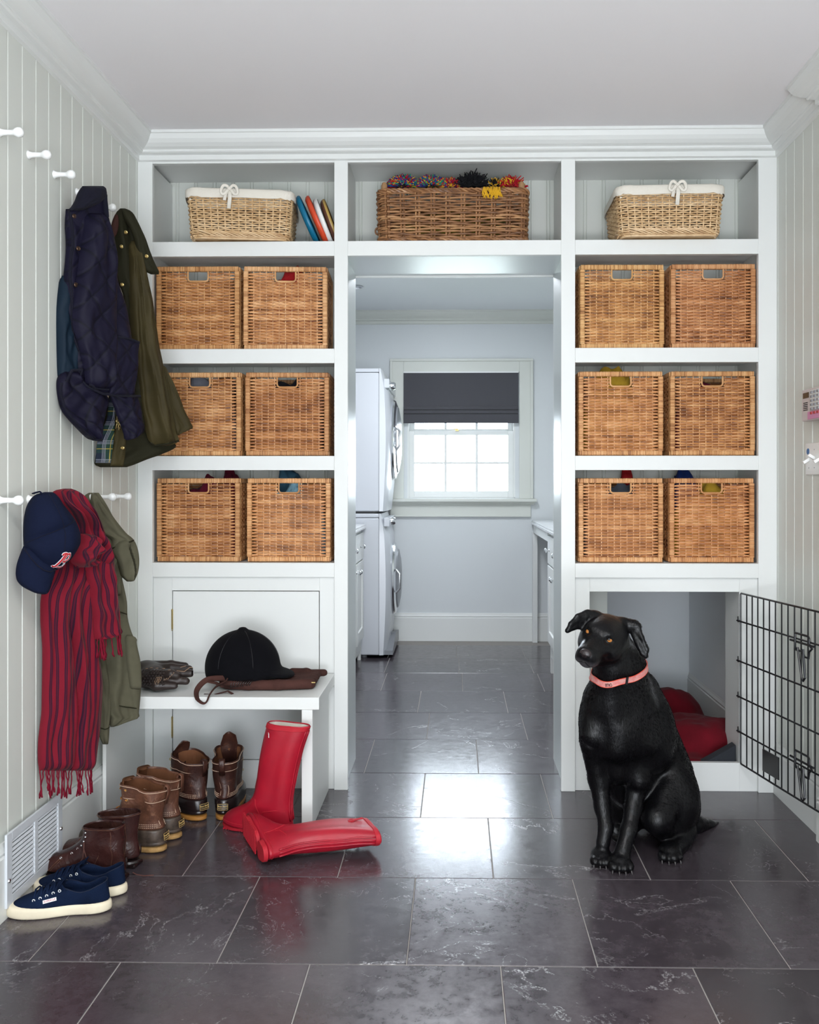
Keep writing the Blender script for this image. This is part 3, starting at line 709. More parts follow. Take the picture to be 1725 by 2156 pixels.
inb(1, .01, -.055, .335, .20, .10, 0, 1, 'red', 'knitted_hat', 'red woollen hat poking out of the light tan basket beside the doorway', 'hat')
inb(2, 0, -.045, .285, .28, .11, 0, 2, 'grey', 'folded_sweater', 'grey garment seen in the handle of the basket behind the olive coat hem')
inb(2, .06, .07, .335, .14, .09, 0, 3, 'black', 'folded_sweater', 'black garment rising above the basket behind the olive coat hem')
inb(3, 0, -.05, .288, .27, .10, 0, 4, 'black', 'folded_sweater', 'black garment in the handle of the reddish basket in the middle left row')
inb(4, 0, -.05, .29, .27, .10, 0, 5, 'maroon', 'folded_sweater', 'maroon garment in the handle of the basket above the cupboard door')
inb(4, .075, .065, .345, .13, .10, 0, 6, 'maroon', 'folded_scarf', 'dark red scarf heaped above the basket over the cupboard door', 'scarf')
inb(5, 0, -.05, .297, .27, .10, 0, 7, 'blue', 'folded_towel', 'light blue fabric in the handle of the pale basket beside the doorway', 'towel')
inb(5, -.02, .065, .345, .20, .10, 0, 8, 'teal', 'folded_scarf', 'dusty blue scarf heaped above the pale basket beside the doorway', 'scarf')
inb(8, -.02, -.05, .325, .25, .10, 0, 9, 'must', 'folded_jacket', 'mustard yellow garment in the middle row basket right of the doorway')
inb(9, 0, -.05, .288, .27, .10, 0, 10, 'maroon', 'folded_sweater', 'dark red and black garment in the middle row basket by the right wall')
inb(10, 0, -.05, .298, .27, .10, 0, 11, 'slate', 'folded_sweater', 'grey garment in the lowest basket right of the doorway')
inb(10, .055, .065, .34, .10, .08, 0, 12, 'red', 'winter_glove', 'red piece of clothing peeking over the lowest basket right of the doorway', 'glove')
inb(11, 0, -.05, .286, .27, .10, 0, 13, 'must', 'folded_shirt', 'mustard and blue fabric in the lowest basket by the right wall')
inb(11, -.05, .06, .34, .16, .10, 0, 14, 'navy', 'folded_shirt', 'royal blue fabric rising above the lowest basket by the right wall')

# ================================================================== wicker hampers on the top shelf
def wicker(w, d, h, taper, rows, spacing, r, m_s, rnd, jit=.0003, corner=.03, doubles=1, flare=0):
    """round strands running round a rounded box; returns (strands, stakes)"""
    def per(s, hw, hd):         # point & outward normal on rounded rectangle for s in 0..1
        c = corner; a, b = hw-c, hd-c; segs = [2*a, pi*c/2, 2*b, pi*c/2, 2*a, pi*c/2, 2*b, pi*c/2]; T = sum(segs); q = (s % 1)*T
        ctr = [(a, -b), (a, b), (-a, b), (-a, -b)]
        for i, L in enumerate(segs):
            if q <= L: break
            q -= L
        k = i//2
        if i % 2 == 0:
            st = [(-a, -hd), (hw, -b), (a, hd), (-hw, b)][k]; di = [(1, 0), (0, 1), (-1, 0), (0, -1)][k]; nn = [(0, -1), (1, 0), (0, 1), (-1, 0)][k]
            return st[0]+di[0]*q, st[1]+di[1]*q, nn[0], nn[1]
        an = -pi/2+k*pi/2+(q/c); cc = ctr[k]; return cc[0]+c*cos(an), cc[1]+c*sin(an), cos(an), sin(an)
    P = 2*(w+d); ns = int(P/spacing)//2*2+1
    strands = MB(); stakes = MB(); K = ns*3
    for j in range(rows):
        u = (j+.5)/rows; hw = w/2*(1-taper*(1-u)); hd = d/2*(1-taper*(1-u)); z = h*u; path = []
        ph0 = rnd.uniform(0, 1); 
        for i in range(K+1):
            s = i/K; x, y, nx, ny = per(s, hw, hd); wv = cos(pi*(s*ns)+pi*j)*r*1.15
            zz = z+rnd.uniform(-jit, jit)+sin(s*17+j)*jit*2
            path.append((x+nx*wv, y+ny*wv, zz))
        strands.tube(path, r*rnd.uniform(.85, 1.12), 5, caps=False, up=(0, 0, 1))
    for i in range(ns):
        s = i/ns
        for dd in ([0] if doubles == 1 else [-.006, .006]):
            pts = []
            for u in (0, .5, 1):
                hw = w/2*(1-taper*(1-u)); hd = d/2*(1-taper*(1-u)); x, y, nx, ny = per(s+dd/P, hw, hd); pts.append((x, y, h*u))
            stakes.tube(pts, r*.9, 5)
    return strands, stakes, per
def lin_liner(t, w, d, h, corner, m):
    n = 72; rings = []
    prof = [(.012, -.026), (.013, -.012), (.012, .004), (.006, .010), (-.004, .009), (-.010, -.004), (-.010, -.06)]
    for o_, zz in prof:
        ring = []
        for k in range(n):
            a = 2*pi*k/n; cx, sy = cos(a), sin(a); sg = lambda v: (1 if v >= 0 else -1)*abs(v)**.22
            wob = sin(a*23)*.0016+sin(a*9+1)*.0022
            ring.append(((w/2+o_)*sg(cx), (d/2+o_)*sg(sy), h+zz+wob*(1 if zz < -.01 else .4)))
        rings.append(ring)
    return MB().loft(rings, False, False).build('cloth_liner', m, t, world=False, smooth='all')
M['linen'] = mat('cream_cotton', (.74, .70, .62), .9, .2, nz=.35, nscale=260, sheen=.03)
def strip(mb, pts, w, th=.0012, up=(0, 0, 1)):
    """flat ribbon along pts, width w across"""
    mb.tube(pts, [w/2]*len(pts), 8, flat=th/w*2, up=up)
def willow_basket(label, x, y, z, yaw, seed, bow):
    rnd = random.Random(seed); w, d, h = .385, .31, .172
    t = thing('wicker_hamper', label, 'basket', (x, y, z), (0, 0, yaw))
    st, sk, per = wicker(w, d, h-.016, .06, 19, .027, .0036, None, rnd)
    for q in (st, sk): q.v = [(p[0], p[1], p[2]+.016) for p in q.v]
    st.build('woven_side', M['willow'], t, world=False, smooth=True, ang=80); sk.build('stakes', M['willow'], t, world=False, smooth=True)
    # slanting braid round the foot
    b = MB(); n = 64
    for i in range(n):
        s = i/n; x0, y0, nx, ny = per(s, w/2*.945, d/2*.945); x1, y1, _, _ = per(s+.05, w/2*.94, d/2*.94)
        b.tube([(x0+nx*.004, y0+ny*.004, .030), ((x0+x1)/2+nx*.009, (y0+y1)/2+ny*.009, .020), (x1+nx*.003, y1+ny*.003, .010)], .0032, 5)
    for zz, q in ((.005, .90), (.012, .92)):
        b.tube([(lambda v: (v[0], v[1], zz))(per(s/80, w/2*q, d/2*q)) for s in range(81)], .005, 5, caps=False)
    b.build('foot_braid', M['willow'], t, world=False, smooth=True)
    MB().box(-w*.44, w*.44, -d*.44, d*.44, .004, .010).build('base', M['willow'], t, world=False)
    MB().box(-w*.48, w*.48, -d*.48, d*.48, h-.03, h-.026).build('packed_lining', M['linen'], t, world=False)
    lin_liner(t, w, d, h+.004, .03, M['linen'])
    bw = MB(); yb = -d/2-.018; bx = bow; zt_ = h+.008
    for sx in (-1, 1):
        bw.tube(smp([(bx, yb, zt_), (bx+sx*.012, yb-.006, zt_+.010), (bx+sx*.024, yb-.008, zt_+.006), (bx+sx*.030, yb-.006, zt_-.014), (bx+sx*.020, yb-.006, zt_-.022), (bx+sx*.004, yb-.002, zt_-.002)]), .0055, 8, flat=.25, up=(0, 1, 0))
    bw.tube([(bx, yb, zt_), (bx+.002, yb-.006, zt_-.03), (bx-.002, yb-.006, zt_-.075)], .0075, 8, flat=.2, up=(0, 1, 0))
    bw.tube([(bx, yb, zt_), (bx-.014, yb-.004, zt_-.02), (bx-.018, yb-.006, zt_-.045)], .0065, 8, flat=.2, up=(0, 1, 0))
    bw.ball((bx, yb-.005, zt_), (.008, .005, .007)); bw.build('ribbon_bow', M['linen'], t, world=False, smooth='all')
    return t
ZS = RZ[1]+.001
xa, xb = at(383, 430, 3.38).x, at(603, 430, 3.34).x
willow_basket('pale wicker hamper with cream liner and bow beside the flying discs', (xa+xb)/2+.002, 3.52, ZS, radians(7), 21, -.035)
xa, xb = at(1300, 430, 3.34).x, at(1532, 430, 3.34).x
willow_basket('pale wicker hamper with cream liner and bow in the top right compartment', (xa+xb)/2, 3.505, ZS, radians(-1), 22, .02)
# large brown basket
rnd = random.Random(5); xc = (at(792, 450, 3.43).x+at(1116, 450, 3.43).x)/2
t = thing('cane_basket', 'large dark brown cane basket filled with woollen pompoms over the doorway', 'basket', (xc, 3.555, ZS))
st, sk, per = wicker(.572, .24, .192, .02, 20, .062, .0050, None, rnd, .0012, .035, 2)
st.build('woven_side', M['brownwicker'], t, world=False, smooth=True, ang=80); sk.build('stakes', M['brownwicker'], t, world=False, smooth=True)
b = MB()
for q in range(3):
    b.tube([(lambda v, s=s: (v[0]+v[2]*.004*sin(s*.9+q*2.1), v[1]+v[3]*.004*sin(s*.9+q*2.1), .198+.006*cos(s*.9+q*2.1)))(per(s/160, .286, .12)) for s in range(161)], .0055, 6, caps=False)
    b.tube([(lambda v, s=s: (v[0]+v[2]*.004*sin(s*.9+q*2.1), v[1]+v[3]*.004*sin(s*.9+q*2.1), .010+.005*cos(s*.9+q*2.1)))(per(s/160, .286, .12)) for s in range(161)], .0055, 6, caps=False)
b.build('braided_rim', M['brownwicker'], t, world=False, smooth=True)
M['post'] = mat('worn_wood_post', (.28, .15, .07), .5, .4, nz=.2, col2=(.42, .25, .12), vscale=20, stretch=(1, 1, .2))
for sx in (-1, 1):
    MB().lathe([(.0125, 0), (.0125, .205), (.012, .222), (.008, .231), (.002, .234)], (sx*.262, -.095, .005), n=14).build('handle_post', M['post'], t, world=False, smooth=True)
k = MB(); k.tube([(-.292+.01*cos(a), -.03, .07+.013*sin(a)) for a in np.linspace(0, 2*pi, 16)], .004, 6); k.build('side_loop', M['brownwicker'], t, world=False, smooth=True)
MB().box(-.27, .27, -.105, .105, .004, .012).build('base', M['brownwicker'], t, world=False)
heap(xc+.02, 3.555, ZS+.012, .50, .19, .15, 31, cl('olive_yellow_cloth', (.16, .15, .02)), 'folded_blanket', 'yellow-green cloth glimpsed through the brown cane basket', 'blanket')
# pompoms: fronds of yarn
def pompom(c, rx, rz, cols, n, ln, label, seed, up=False, name='yarn_pompom'):
    rr = random.Random(seed); t = thing(name, label, 'pompom', c)
    ms = [mat('yarn_'+nme, col, .95, .1, sheen=.05) for nme, col in cols]; mbs = [MB() for _ in cols]
    for i in range(n):
        d = Vector((rr.gauss(0, 1), rr.gauss(0, 1), abs(rr.gauss(0, 1))*(1.6 if up else .8)-(.15))).normalized()
        b = Vector((d.x*rx, d.y*rx*.8, d.z*rz)); L = ln*rr.uniform(.7, 1.2)
        e1 = b+d*L*.5+Vector((rr.uniform(-.5, .5), rr.uniform(-.5, .5), rr.uniform(-.2, .5)))*L*.35
        e2 = b+d*L+Vector((rr.uniform(-.6, .6), rr.uniform(-.6, .6), rr.uniform(-.5, .3)))*L*.5
        mbs[rr.randrange(len(cols))].tube([Vector(c)+b*.6, Vector(c)+b, Vector(c)+e1, Vector(c)+e2], [.0022, .0024, .0024, .0018], 5)
    for q, m_, (nme, _) in zip(mbs, ms, cols): q.build('yarn_strands', m_, t, smooth='all')['kind'] = 'stuff'
    return t
RD, YE, BL, GN, PU, BKK = ('red', (.42, .01, .02)), ('yellow', (.62, .34, .02)), ('blue', (.02, .05, .25)), ('green', (.02, .22, .12)), ('purple', (.13, .015, .10)), ('black', (.008, .008, .01))
Yp = 3.50
P_ = lambda px, py: at(px, py, Yp)
pompom(P_(850, 394), .056, .034, [RD, YE, BL, GN, PU], 900, .012, 'multicoloured wool pompom at the left end of the cane basket', 1)
pompom(P_(908, 395), .054, .032, [RD, YE, BL, GN, PU], 850, .013, 'multicoloured wool pompom in the middle left of the cane basket', 2)
pompom(P_(948, 396)+Vector((0, .01, 0)), .034, .026, [RD, YE, PU], 420, .016, 'red and yellow wool pompom beside the black tassel', 3)
pompom(P_(995, 394), .036, .018, [BKK], 330, .034, 'black wool tassel standing up in the cane basket', 4, True, 'yarn_tassel')
pompom(P_(1046, 398), .026, .012, [BKK, YE], 170, .024, 'black and yellow wool tassel hanging over the cane basket rim', 5, True, 'yarn_tassel')
pompom(P_(1076, 398), .030, .014, [RD, RD, YE], 330, .030, 'red wool tassel with yellow tips at the right end of the cane basket', 6, True, 'yarn_tassel')
dn = MB(); rr = random.Random(9)
for i in range(44):
    a = at(1030+rr.uniform(-12, 26), 398, 3.43); dn.tube([a+Vector((0, .02, .008)), a+Vector((0, -.022, 0)), a+Vector((rr.uniform(-.006, .01), -.026, -.018)), a+Vector((rr.uniform(-.01, .022), -.024, -rr.uniform(.028, .045)))], .0018, 5)
tag(dn.build('yarn_fringe', mat('yarn_mustard', YE[1], .95, .1, sheen=.05), smooth='all'), 'mustard yarn fringe drooping over the front rim of the cane basket', 'fringe')

# ------------------------------------------------------------------ flying discs leaning in the top left compartment
def disc(px_top, px_bot, ytop, col, nm, label, th=.024, extra=None, dia=.22, dy=0):
    A = at(px_top, ytop, 3.52+dy); B = at(px_bot, 506, 3.52+dy); B.z = ZS+.010
    v = (A-B); L = dia-.024; ax = v.normalized(); 
    A = B+ax*L; c = (A+B)/2; rr_ = L/2+.012
    t = thing('flying_disc', label, 'flying disc', c)
    xax = Vector((ax.z, 0, -ax.x)).normalized()  # disc normal (to the right/down)
    Mx = Matrix((( ax.x, 0, xax.x, c.x), (0, 1, 0, c.y), (ax.z, 0, xax.z, c.z), (0, 0, 0, 1)))
    prof = [(.001, -.010), (rr_-.03, -.010), (rr_-.012, -.009), (rr_-.003, -.003), (rr_, .004), (rr_-.001, .010), (rr_-.004, .012), (rr_-.007, .010), (rr_-.008, .002), (rr_-.016, -.006), (.001, -.0075)]
    mm_ = MB().lathe(prof, n=48, cap=False).xf(Mx); o = mm_.build('disc_body', mat(nm, col, .35, .5), t, smooth=True, ang=60); fixnormals(o)
    return t, Mx, rr_
disc(611, 671, 380, (.0, .14, .26), 'teal_plastic', 'teal blue plastic flying disc leaning beside the wicker hamper')
disc(631, 691, 382, (.62, .065, .02), 'orange_plastic', 'orange plastic flying disc leaning between the teal and white ones')
t, Mx, rr_ = disc(651, 700, 391, (.78, .78, .76), 'white_plastic', 'white plastic flying disc leaning on the compartment side', dia=.205)
t, Mx, rr_ = disc(668, 713, 396, (.10, .035, .018), 'brown_plastic', 'thin brown disc with a gold rim behind the white one', dia=.20)
MB().lathe([(rr_+.0005, .0045), (rr_+.001, .009), (rr_-.003, .0135), (rr_-.006, .0125)], n=48, cap=False).xf(Mx).build('gold_rim', mat('gold_plastic', (.45, .30, .08), .35), t, smooth=True)
# ================================================================== SDF modelling
def g_min(a, b, k):
    h = np.clip(.5+.5*(b-a)/k, 0, 1); return b*(1-h)+a*h-k*h*(1-h)
class Blob:
    """smooth union of ellipsoids, tapered capsules and flat triangles, meshed by surface nets"""
    def __init__(s, lo, hi, h):
        s.h = h; s.lo = np.array(lo, dtype=np.float32); n = np.ceil((np.array(hi)-np.array(lo))/h).astype(int)+1
        ax = [s.lo[i]+h*np.arange(n[i], dtype=np.float32) for i in range(3)]
        s.X, s.Y, s.Z = np.meshgrid(*ax, indexing='ij'); s.d = np.full(s.X.shape, 9., dtype=np.float32)
    def _box(s, lo, hi, pad):
        i0 = np.maximum(((np.array(lo)-pad-s.lo)/s.h).astype(int), 0); i1 = np.minimum(((np.array(hi)+pad-s.lo)/s.h).astype(int)+2, np.array(s.X.shape))
        return tuple(slice(a, b) for a, b in zip(i0, i1))
    def _put(s, sl, d, k, sub, inter=False):
        if inter: s.d[sl] = np.maximum(s.d[sl], d)
        elif sub: s.d[sl] = -g_min(-s.d[sl], d, k)
        else: s.d[sl] = g_min(s.d[sl], d, k)
    def ell(s, c, r, k=.02, sub=False, rot=None):
        c = np.array(c, dtype=np.float32); r = np.array(r, dtype=np.float32); m = float(max(r)); sl = s._box(c-m, c+m, k*1.6+s.h*2)
        P = [s.X[sl]-c[0], s.Y[sl]-c[1], s.Z[sl]-c[2]]
        if rot is not None:
            Rm = np.array(rot.to_3x3().transposed(), dtype=np.float32); P = [Rm[i][0]*P[0]+Rm[i][1]*P[1]+Rm[i][2]*P[2] for i in range(3)]
        k0 = np.sqrt(sum((P[i]/r[i])**2 for i in range(3)))+1e-6; k1 = np.sqrt(sum((P[i]/r[i]**2)**2 for i in range(3)))+1e-6
        s._put(sl, k0*(k0-1)/k1, k, sub)
    def cap(s, a, b, ra, rb, k=.02, sub=False):
        a = np.array(a, dtype=np.float32); b = np.array(b, dtype=np.float32); m = max(ra, rb); sl = s._box(np.minimum(a, b)-m, np.maximum(a, b)+m, k*1.6+s.h*2)
        X, Y, Z = s.X[sl], s.Y[sl], s.Z[sl]; ab = b-a; L = float((ab**2).sum())+1e-9
        t = np.clip(((X-a[0])*ab[0]+(Y-a[1])*ab[1]+(Z-a[2])*ab[2])/L, 0, 1)
        d = np.sqrt((X-a[0]-t*ab[0])**2+(Y-a[1]-t*ab[1])**2+(Z-a[2]-t*ab[2])**2)-(ra+(rb-ra)*t)
        s._put(sl, d, k, sub)
    def chain(s, pts, rs, k=.02):
        for i in range(len(pts)-1): s.cap(pts[i], pts[i+1], rs[i], rs[i+1], k)
    def tri(s, a, b, c, th, k=.01):
        a, b, c = (np.array(q, dtype=np.float32) for q in (a, b, c)); lo = np.minimum(np.minimum(a, b), c)-th; hi = np.maximum(np.maximum(a, b), c)+th
        sl = s._box(lo, hi, k*1.6+s.h*2); P = np.stack([s.X[sl], s.Y[sl], s.Z[sl]], -1)
        ba, cb, ac = b-a, c-b, a-c; pa, pb, pc = P-a, P-b, P-c; nor = np.cross(ba, ac)
        def sg(e, p): return np.sign(p@np.cross(e, nor))
        inside = (sg(ba, pa)+sg(cb, pb)+sg(ac, pc)) < 2
        def e2(e, p):
            t = np.clip((p@e)/(e@e), 0, 1)[..., None]; q = e*t-p; return (q*q).sum(-1)
        d = np.where(inside, np.minimum(np.minimum(e2(ba, pa), e2(cb, pb)), e2(ac, pc)), (pa@nor)**2/(nor@nor))
        s._put(sl, (np.sqrt(d)-th).astype(np.float32), k, False)
    def halfspace(s, n, off):       # keep n.p < off
        s.d = np.maximum(s.d, s.X*n[0]+s.Y*n[1]+s.Z*n[2]-off)
    def val(s, p):
        q = (np.array(p)-s.lo)/s.h; i = np.clip(np.floor(q).astype(int), 0, np.array(s.d.shape)-2); f = q-i; r = 0
        for a in (0, 1):
            for b in (0, 1):
                for c in (0, 1): r += s.d[i[0]+a, i[1]+b, i[2]+c]*(f[0] if a else 1-f[0])*(f[1] if b else 1-f[1])*(f[2] if c else 1-f[2])
        return float(r)
    def grad(s, p):
        e = s.h*1.5; g = [s.val([p[j]+(e if j == k else 0) for j in range(3)])-s.val([p[j]-(e if j == k else 0) for j in range(3)]) for k in range(3)]
        return Vector(g).normalized()
    def snap(s, p, off=0, it=6):
        p = Vector(p)
        for _ in range(it): p = p-s.grad(p)*(s.val(p)-off)*.9
        return p
    def mesh(s, smooth=2):
        V = s.d; ins = V < 0; n = V.shape
        def sub(a, o): return a[o[0]:n[0]-1+o[0], o[1]:n[1]-1+o[1], o[2]:n[2]-1+o[2]]
        cor = [(i, j, k) for i in (0, 1) for j in (0, 1) for k in (0, 1)]
        cnt = sum(sub(ins, o).astype(np.int8) for o in cor); act = (cnt > 0) & (cnt < 8); ii = np.argwhere(act)
        idx = np.full(act.shape, -1, dtype=np.int64); idx[act] = np.arange(len(ii))
        pos = np.zeros((len(ii), 3)); c = np.zeros(len(ii))
        for o in cor:
            for ax in range(3):
                if o[ax]: continue
                q = list(o); q[ax] = 1
                a = V[ii[:, 0]+o[0], ii[:, 1]+o[1], ii[:, 2]+o[2]]; b = V[ii[:, 0]+q[0], ii[:, 1]+q[1], ii[:, 2]+q[2]]
                m = (a < 0) != (b < 0); t = np.where(m, a/np.where(m, a-b, 1), 0)
                p = np.array(o, dtype=float)[None].repeat(len(ii), 0); p[:, ax] += t; pos[m] += p[m]; c[m] += 1
        P = (ii+pos/c[:, None])*s.h+s.lo; F_ = []
        for ax in range(3):
            o = [0, 0, 0]; o[ax] = 1
            a = ins[:n[0]-o[0], :n[1]-o[1], :n[2]-o[2]]; b = ins[o[0]:, o[1]:, o[2]:]; m = a != b
            e = np.argwhere(m); u, v = (ax+1) % 3, (ax+2) % 3
            ok = (e[:, u] > 0) & (e[:, v] > 0) & (e[:, u] < n[u]-1) & (e[:, v] < n[v]-1); e = e[ok]; fa = a[e[:, 0], e[:, 1], e[:, 2]]
            def g(du, dv):
                q = e.copy(); q[:, u] -= du; q[:, v] -= dv; return idx[q[:, 0], q[:, 1], q[:, 2]]
            qd = np.stack([g(1, 1), g(0, 1), g(0, 0), g(1, 0)], 1); qd[~fa] = qd[~fa][:, ::-1]; F_.append(qd)
        Fq = np.concatenate(F_); Fq = Fq[(Fq >= 0).all(1)]
        for _ in range(smooth):
            acc = np.zeros_like(P); w = np.zeros(len(P))
            for k in range(4):
                a, b = Fq[:, k], Fq[:, (k+1) % 4]
                for x, y in ((a, b), (b, a)):
                    for d in range(3): acc[:, d] += np.bincount(x, P[y, d], len(P))
                    w += np.bincount(x, minlength=len(P))
            P = P*.4+.6*acc/np.maximum(w, 1)[:, None]
        m = MB(); m.v = [tuple(p) for p in P.tolist()]; m.f = [tuple(q) for q in Fq.tolist()]; return m

# ================================================================== bench under the cupboard
YF_B = 3.017
bt = thing('bench', 'white painted bench in front of the left cupboard with open underside', 'bench', (-.83, 3.2, 0))
bx1 = at(672, 1468, YF_B).x; zb1 = at(500, 1468, YF_B).z; zb0 = at(500, 1494, YF_B).z
MB().box(XL+.003, bx1, YF_B, D-.001, zb0, zb1).build('bench_top', M['paint'], bt, bevel=.002)
lx0, lx1 = at(635, 1600, YF_B).x, at(658, 1600, YF_B).x
MB().box(lx0, lx1, YF_B+.002, D-.001, 0, zb0).build('leg_panel', M['paint'], bt, bevel=.0015)
MB().box(XL+.016, at(223, 1650, YF_B).x, YF_B+.002, D-.001, 0, zb0).build('leg_panel', M['paint'], bt, bevel=.0015)

# ================================================================== shaker pegs
def peg_proto():
    m_ = MB().lathe([(.012, 0), (.0125, .003), (.0095, .006), (.0075, .014), (.0068, .034), (.0078, .040), (.0115, .045), (.0135, .052), (.0125, .059), (.0075, .064), (.002, .0655)], axis='x', n=20)
    return m_.build('coat_peg', M['peg'], None, smooth='all')
pp = peg_proto(); ybase = onx(60, 321, XL).y
spots = []
for k, lab in ((-1, 'white wooden peg at the left picture edge in the upper row'), (0, 'white bare peg second from the left in the upper row'), (1, 'white bare peg next to the navy jacket in the upper row'),
               (2, 'white peg carrying the navy quilted jacket'), (3, 'white peg carrying the olive waxed coat')):
    spots.append((ybase+k*.1624, 2.078, lab))
for k, lab in ((-1, 'white bare peg at the left picture edge in the lower row'), (0, 'white peg carrying the navy baseball cap'), (1, 'white peg carrying the red striped scarf'),
               (2, 'white peg carrying the green cotton jacket'), (3, 'white bare peg just right of the green jacket in the lower row'), (4, 'white bare peg closest to the shelving in the lower row')):
    spots.append((ybase+k*.1624-(.018 if k == 4 else 0), 1.108, lab))
for i, (y, z, lab) in enumerate(spots):
    o = pp if i == 0 else pp.copy()
    if i: COL.objects.link(o)
    o.location = (XL-.001, y, z); tag(o, lab, 'peg', 'white pegs on the left wall')

# ================================================================== air return grille
gt = thing('air_vent_grille', 'pale louvred air vent grille low on the left wall above the sneakers', 'vent', (XL, 2.55, 0.12))
def wl_(px, py): q = onx(px, py, XL+.02); return q.y, q.z
gy0, gy1 = 2.365, onx(131, 1700, XL+.02).y; gz0, gz1 = .03, onx(131, 1668, XL+.02).z
fw = MB(); xg0, xg1 = XL+.014, XL+.021; m0, m1, mm0, mm1 = gy0+.028, gy1-.028, (gy0+gy1)/2-.010, (gy0+gy1)/2+.010
fw.box(xg0, xg1, gy0, m0, gz0, gz1); fw.box(xg0, xg1, m1, gy1, gz0, gz1); fw.box(xg0, xg1, m0, m1, gz0, gz0+.026); fw.box(xg0, xg1, m0, m1, gz1-.022, gz1); fw.box(xg0, xg1, mm0, mm1, gz0+.026, gz1-.022)
M['vent'] = mat('pale_grey_enamel', (.62, .65, .69), .35, .5)
fw.build('grille_frame', M['vent'], gt, bevel=.001); MB().box(xg0-.001, xg0+.0005, m0, m1, gz0+.02, gz1-.02).build('duct_shadow', M['dark'], gt)
nl = 12
for a, b in ((m0, mm0), (mm1, m1)):
    lv = MB()
    for i in range(nl):
        z = gz0+.026+(gz1-.022-gz0-.026)*(i+.5)/nl; lv.prism([(xg0+.0005, z+.0048), (xg0+.0005, z+.0034), (xg1-.002, z-.0026), (xg1-.0012, z-.0014), (xg0+.002, z+.0048)], lambda u, v, w, a=a: (u, a+w, v), b-a)
    o = lv.build('louvres', M['vent'], gt); fixnormals(o)
for y, z in ((gy0+.011, .10), (gy1-.011, .12)): MB().lathe([(.006, 0), (.005, .003), (.001, .0045)], (xg1, y, z), axis='x', n=12).build('screw', M['chrome'], gt, smooth=True)

# ================================================================== right wall controls
def rw(px, py): q = onx(px, py, XR-.03); return q.y, q.z
ya = onx(1690, 850, XR-.03).y; za1, za0 = onx(1690, 822, XR-.03).z, onx(1690, 888, XR-.03).z
M['beige'] = mat('aged_ivory_plastic', (.60, .53, .52), .45, .4); M['lcd'] = mat('olive_display', (.05, .04, .025), .25)
kp = thing('alarm_keypad', 'beige alarm keypad with small display on the right wall', 'keypad', (XR, ya-.09, (za0+za1)/2))
MB().box(XR-.032, XR, ya-.19, ya, za0, za1).build('case', M['beige'], kp, bevel=.004, seg=3)
MB().box(XR-.0335, XR-.031, ya-.062, ya-.014, za1-.030, za1-.012).build('display', M['lcd'], kp)
g_ = MB()
for i in range(5): g_.box(XR-.0333, XR-.031, ya-.052, ya-.016, za0+.035+i*.006, za0+.0375+i*.006)
g_.build('speaker_slots', M['dark'], kp)
MB().box(XR-.035, XR-.031, ya-.185, ya-.078, za0+.032, za1-.008).build('key_cover', M['paint'], kp, bevel=.001)
for i in range(6):
    for j in range(3): MB().box(XR-.0385, XR-.034, ya-.100-j*.026, ya-.086-j*.026, za1-.020-i*.0135, za1-.012-i*.0135).build('key', mat('red_key', (.4, .03, .03), .4) if (i == 5) else M['greyplastic'], kp, bevel=.0008)
MB().box(XR-.036, XR-.031, ya-.185, ya-.06, za0+.003, za0+.028).build('pink_label', mat('pink_card', (.62, .26, .42), .7), kp)
ys = onx(1697, 970, XR-.006).y; zs1, zs0 = onx(1697, 934, XR-.006).z, onx(1697, 1000, XR-.006).z
sw = thing('light_switch_plate', 'white switch plate with toggle switches under the alarm keypad', 'light switch', (XR, ys-.07, (zs0+zs1)/2))
MB().box(XR-.007, XR, ys-.17, ys, zs0, zs1).build('plate', M['peg'], sw, bevel=.0025)
for i in range(3):
    yk = ys-.030-i*.046; zc = (zs0+zs1)/2
    o = MB().box(-.024, 0, -.006, .006, -.005, .005); up = -1 if i != 1 else 1
    o.xf(Matrix.Translation((XR-.006, yk, zc)) @ Matrix.Rotation(radians(32)*up, 4, 'Y')); o.build('toggle', M['peg'], sw, bevel=.0015)
    for dz in (-.030, .030): MB().lathe([(.0025, 0), (.002, -.001)], (XR-.0068, yk, zc+dz), axis='x', n=8).build('screw', M['greyplastic'], sw)
MB().lathe([(.011, 0), (.010, -.0015)], (XR-.0072, ys-.024, zs1-.028), axis='x', n=16).build('blue_sticker', mat('blue_sticker', (.02, .12, .30), .5), sw)

# ================================================================== wire gate on the den
gh = at(1560, 1400, D-.012); gate_z1 = at(1560, 1249, D-.012).z; gate_z0 = at(1560, 1608, D-.012).z
ge = Vector((1.150, 2.880, 0)); gA = Vector((gh.x, D-.012, 0)); dr_v = (ge-gA); Lg = dr_v.length; du = dr_v/Lg
gn = Vector((-du.y, du.x, 0))
gt_ = thing('wire_gate', 'black wire gate standing open at the dog den', 'gate', (gA.x, gA.y, gate_z0))
def gp(u, z, o=0): return gA+du*u+gn*o+Vector((0, 0, z))
fr = MB(); cr = .012
fr.tube([gp(.004, gate_z0), gp(Lg-cr, gate_z0), gp(Lg-.003, gate_z0+.003), gp(Lg, gate_z0+cr), gp(Lg, gate_z1-cr), gp(Lg-.003, gate_z1-.003), gp(Lg-cr, gate_z1), gp(.004, gate_z1), gp(0, gate_z1-.004), gp(0, gate_z0+.004), gp(.004, gate_z0)], .0034, 8)
fr.build('outer_wire', M['black_metal'], gt_, smooth=True)
v_ = MB(); nb = 13
for i in range(1, nb): v_.tube([gp(Lg*i/nb, gate_z0, .003), gp(Lg*i/nb, gate_z1, .003)], .0026, 6)
v_.build('vertical_wires', M['black_metal'], gt_, smooth=True)
hz = [gate_z1-(gate_z1-gate_z0)*q for q in (.165, .40, .61, .815)]
h_ = MB()
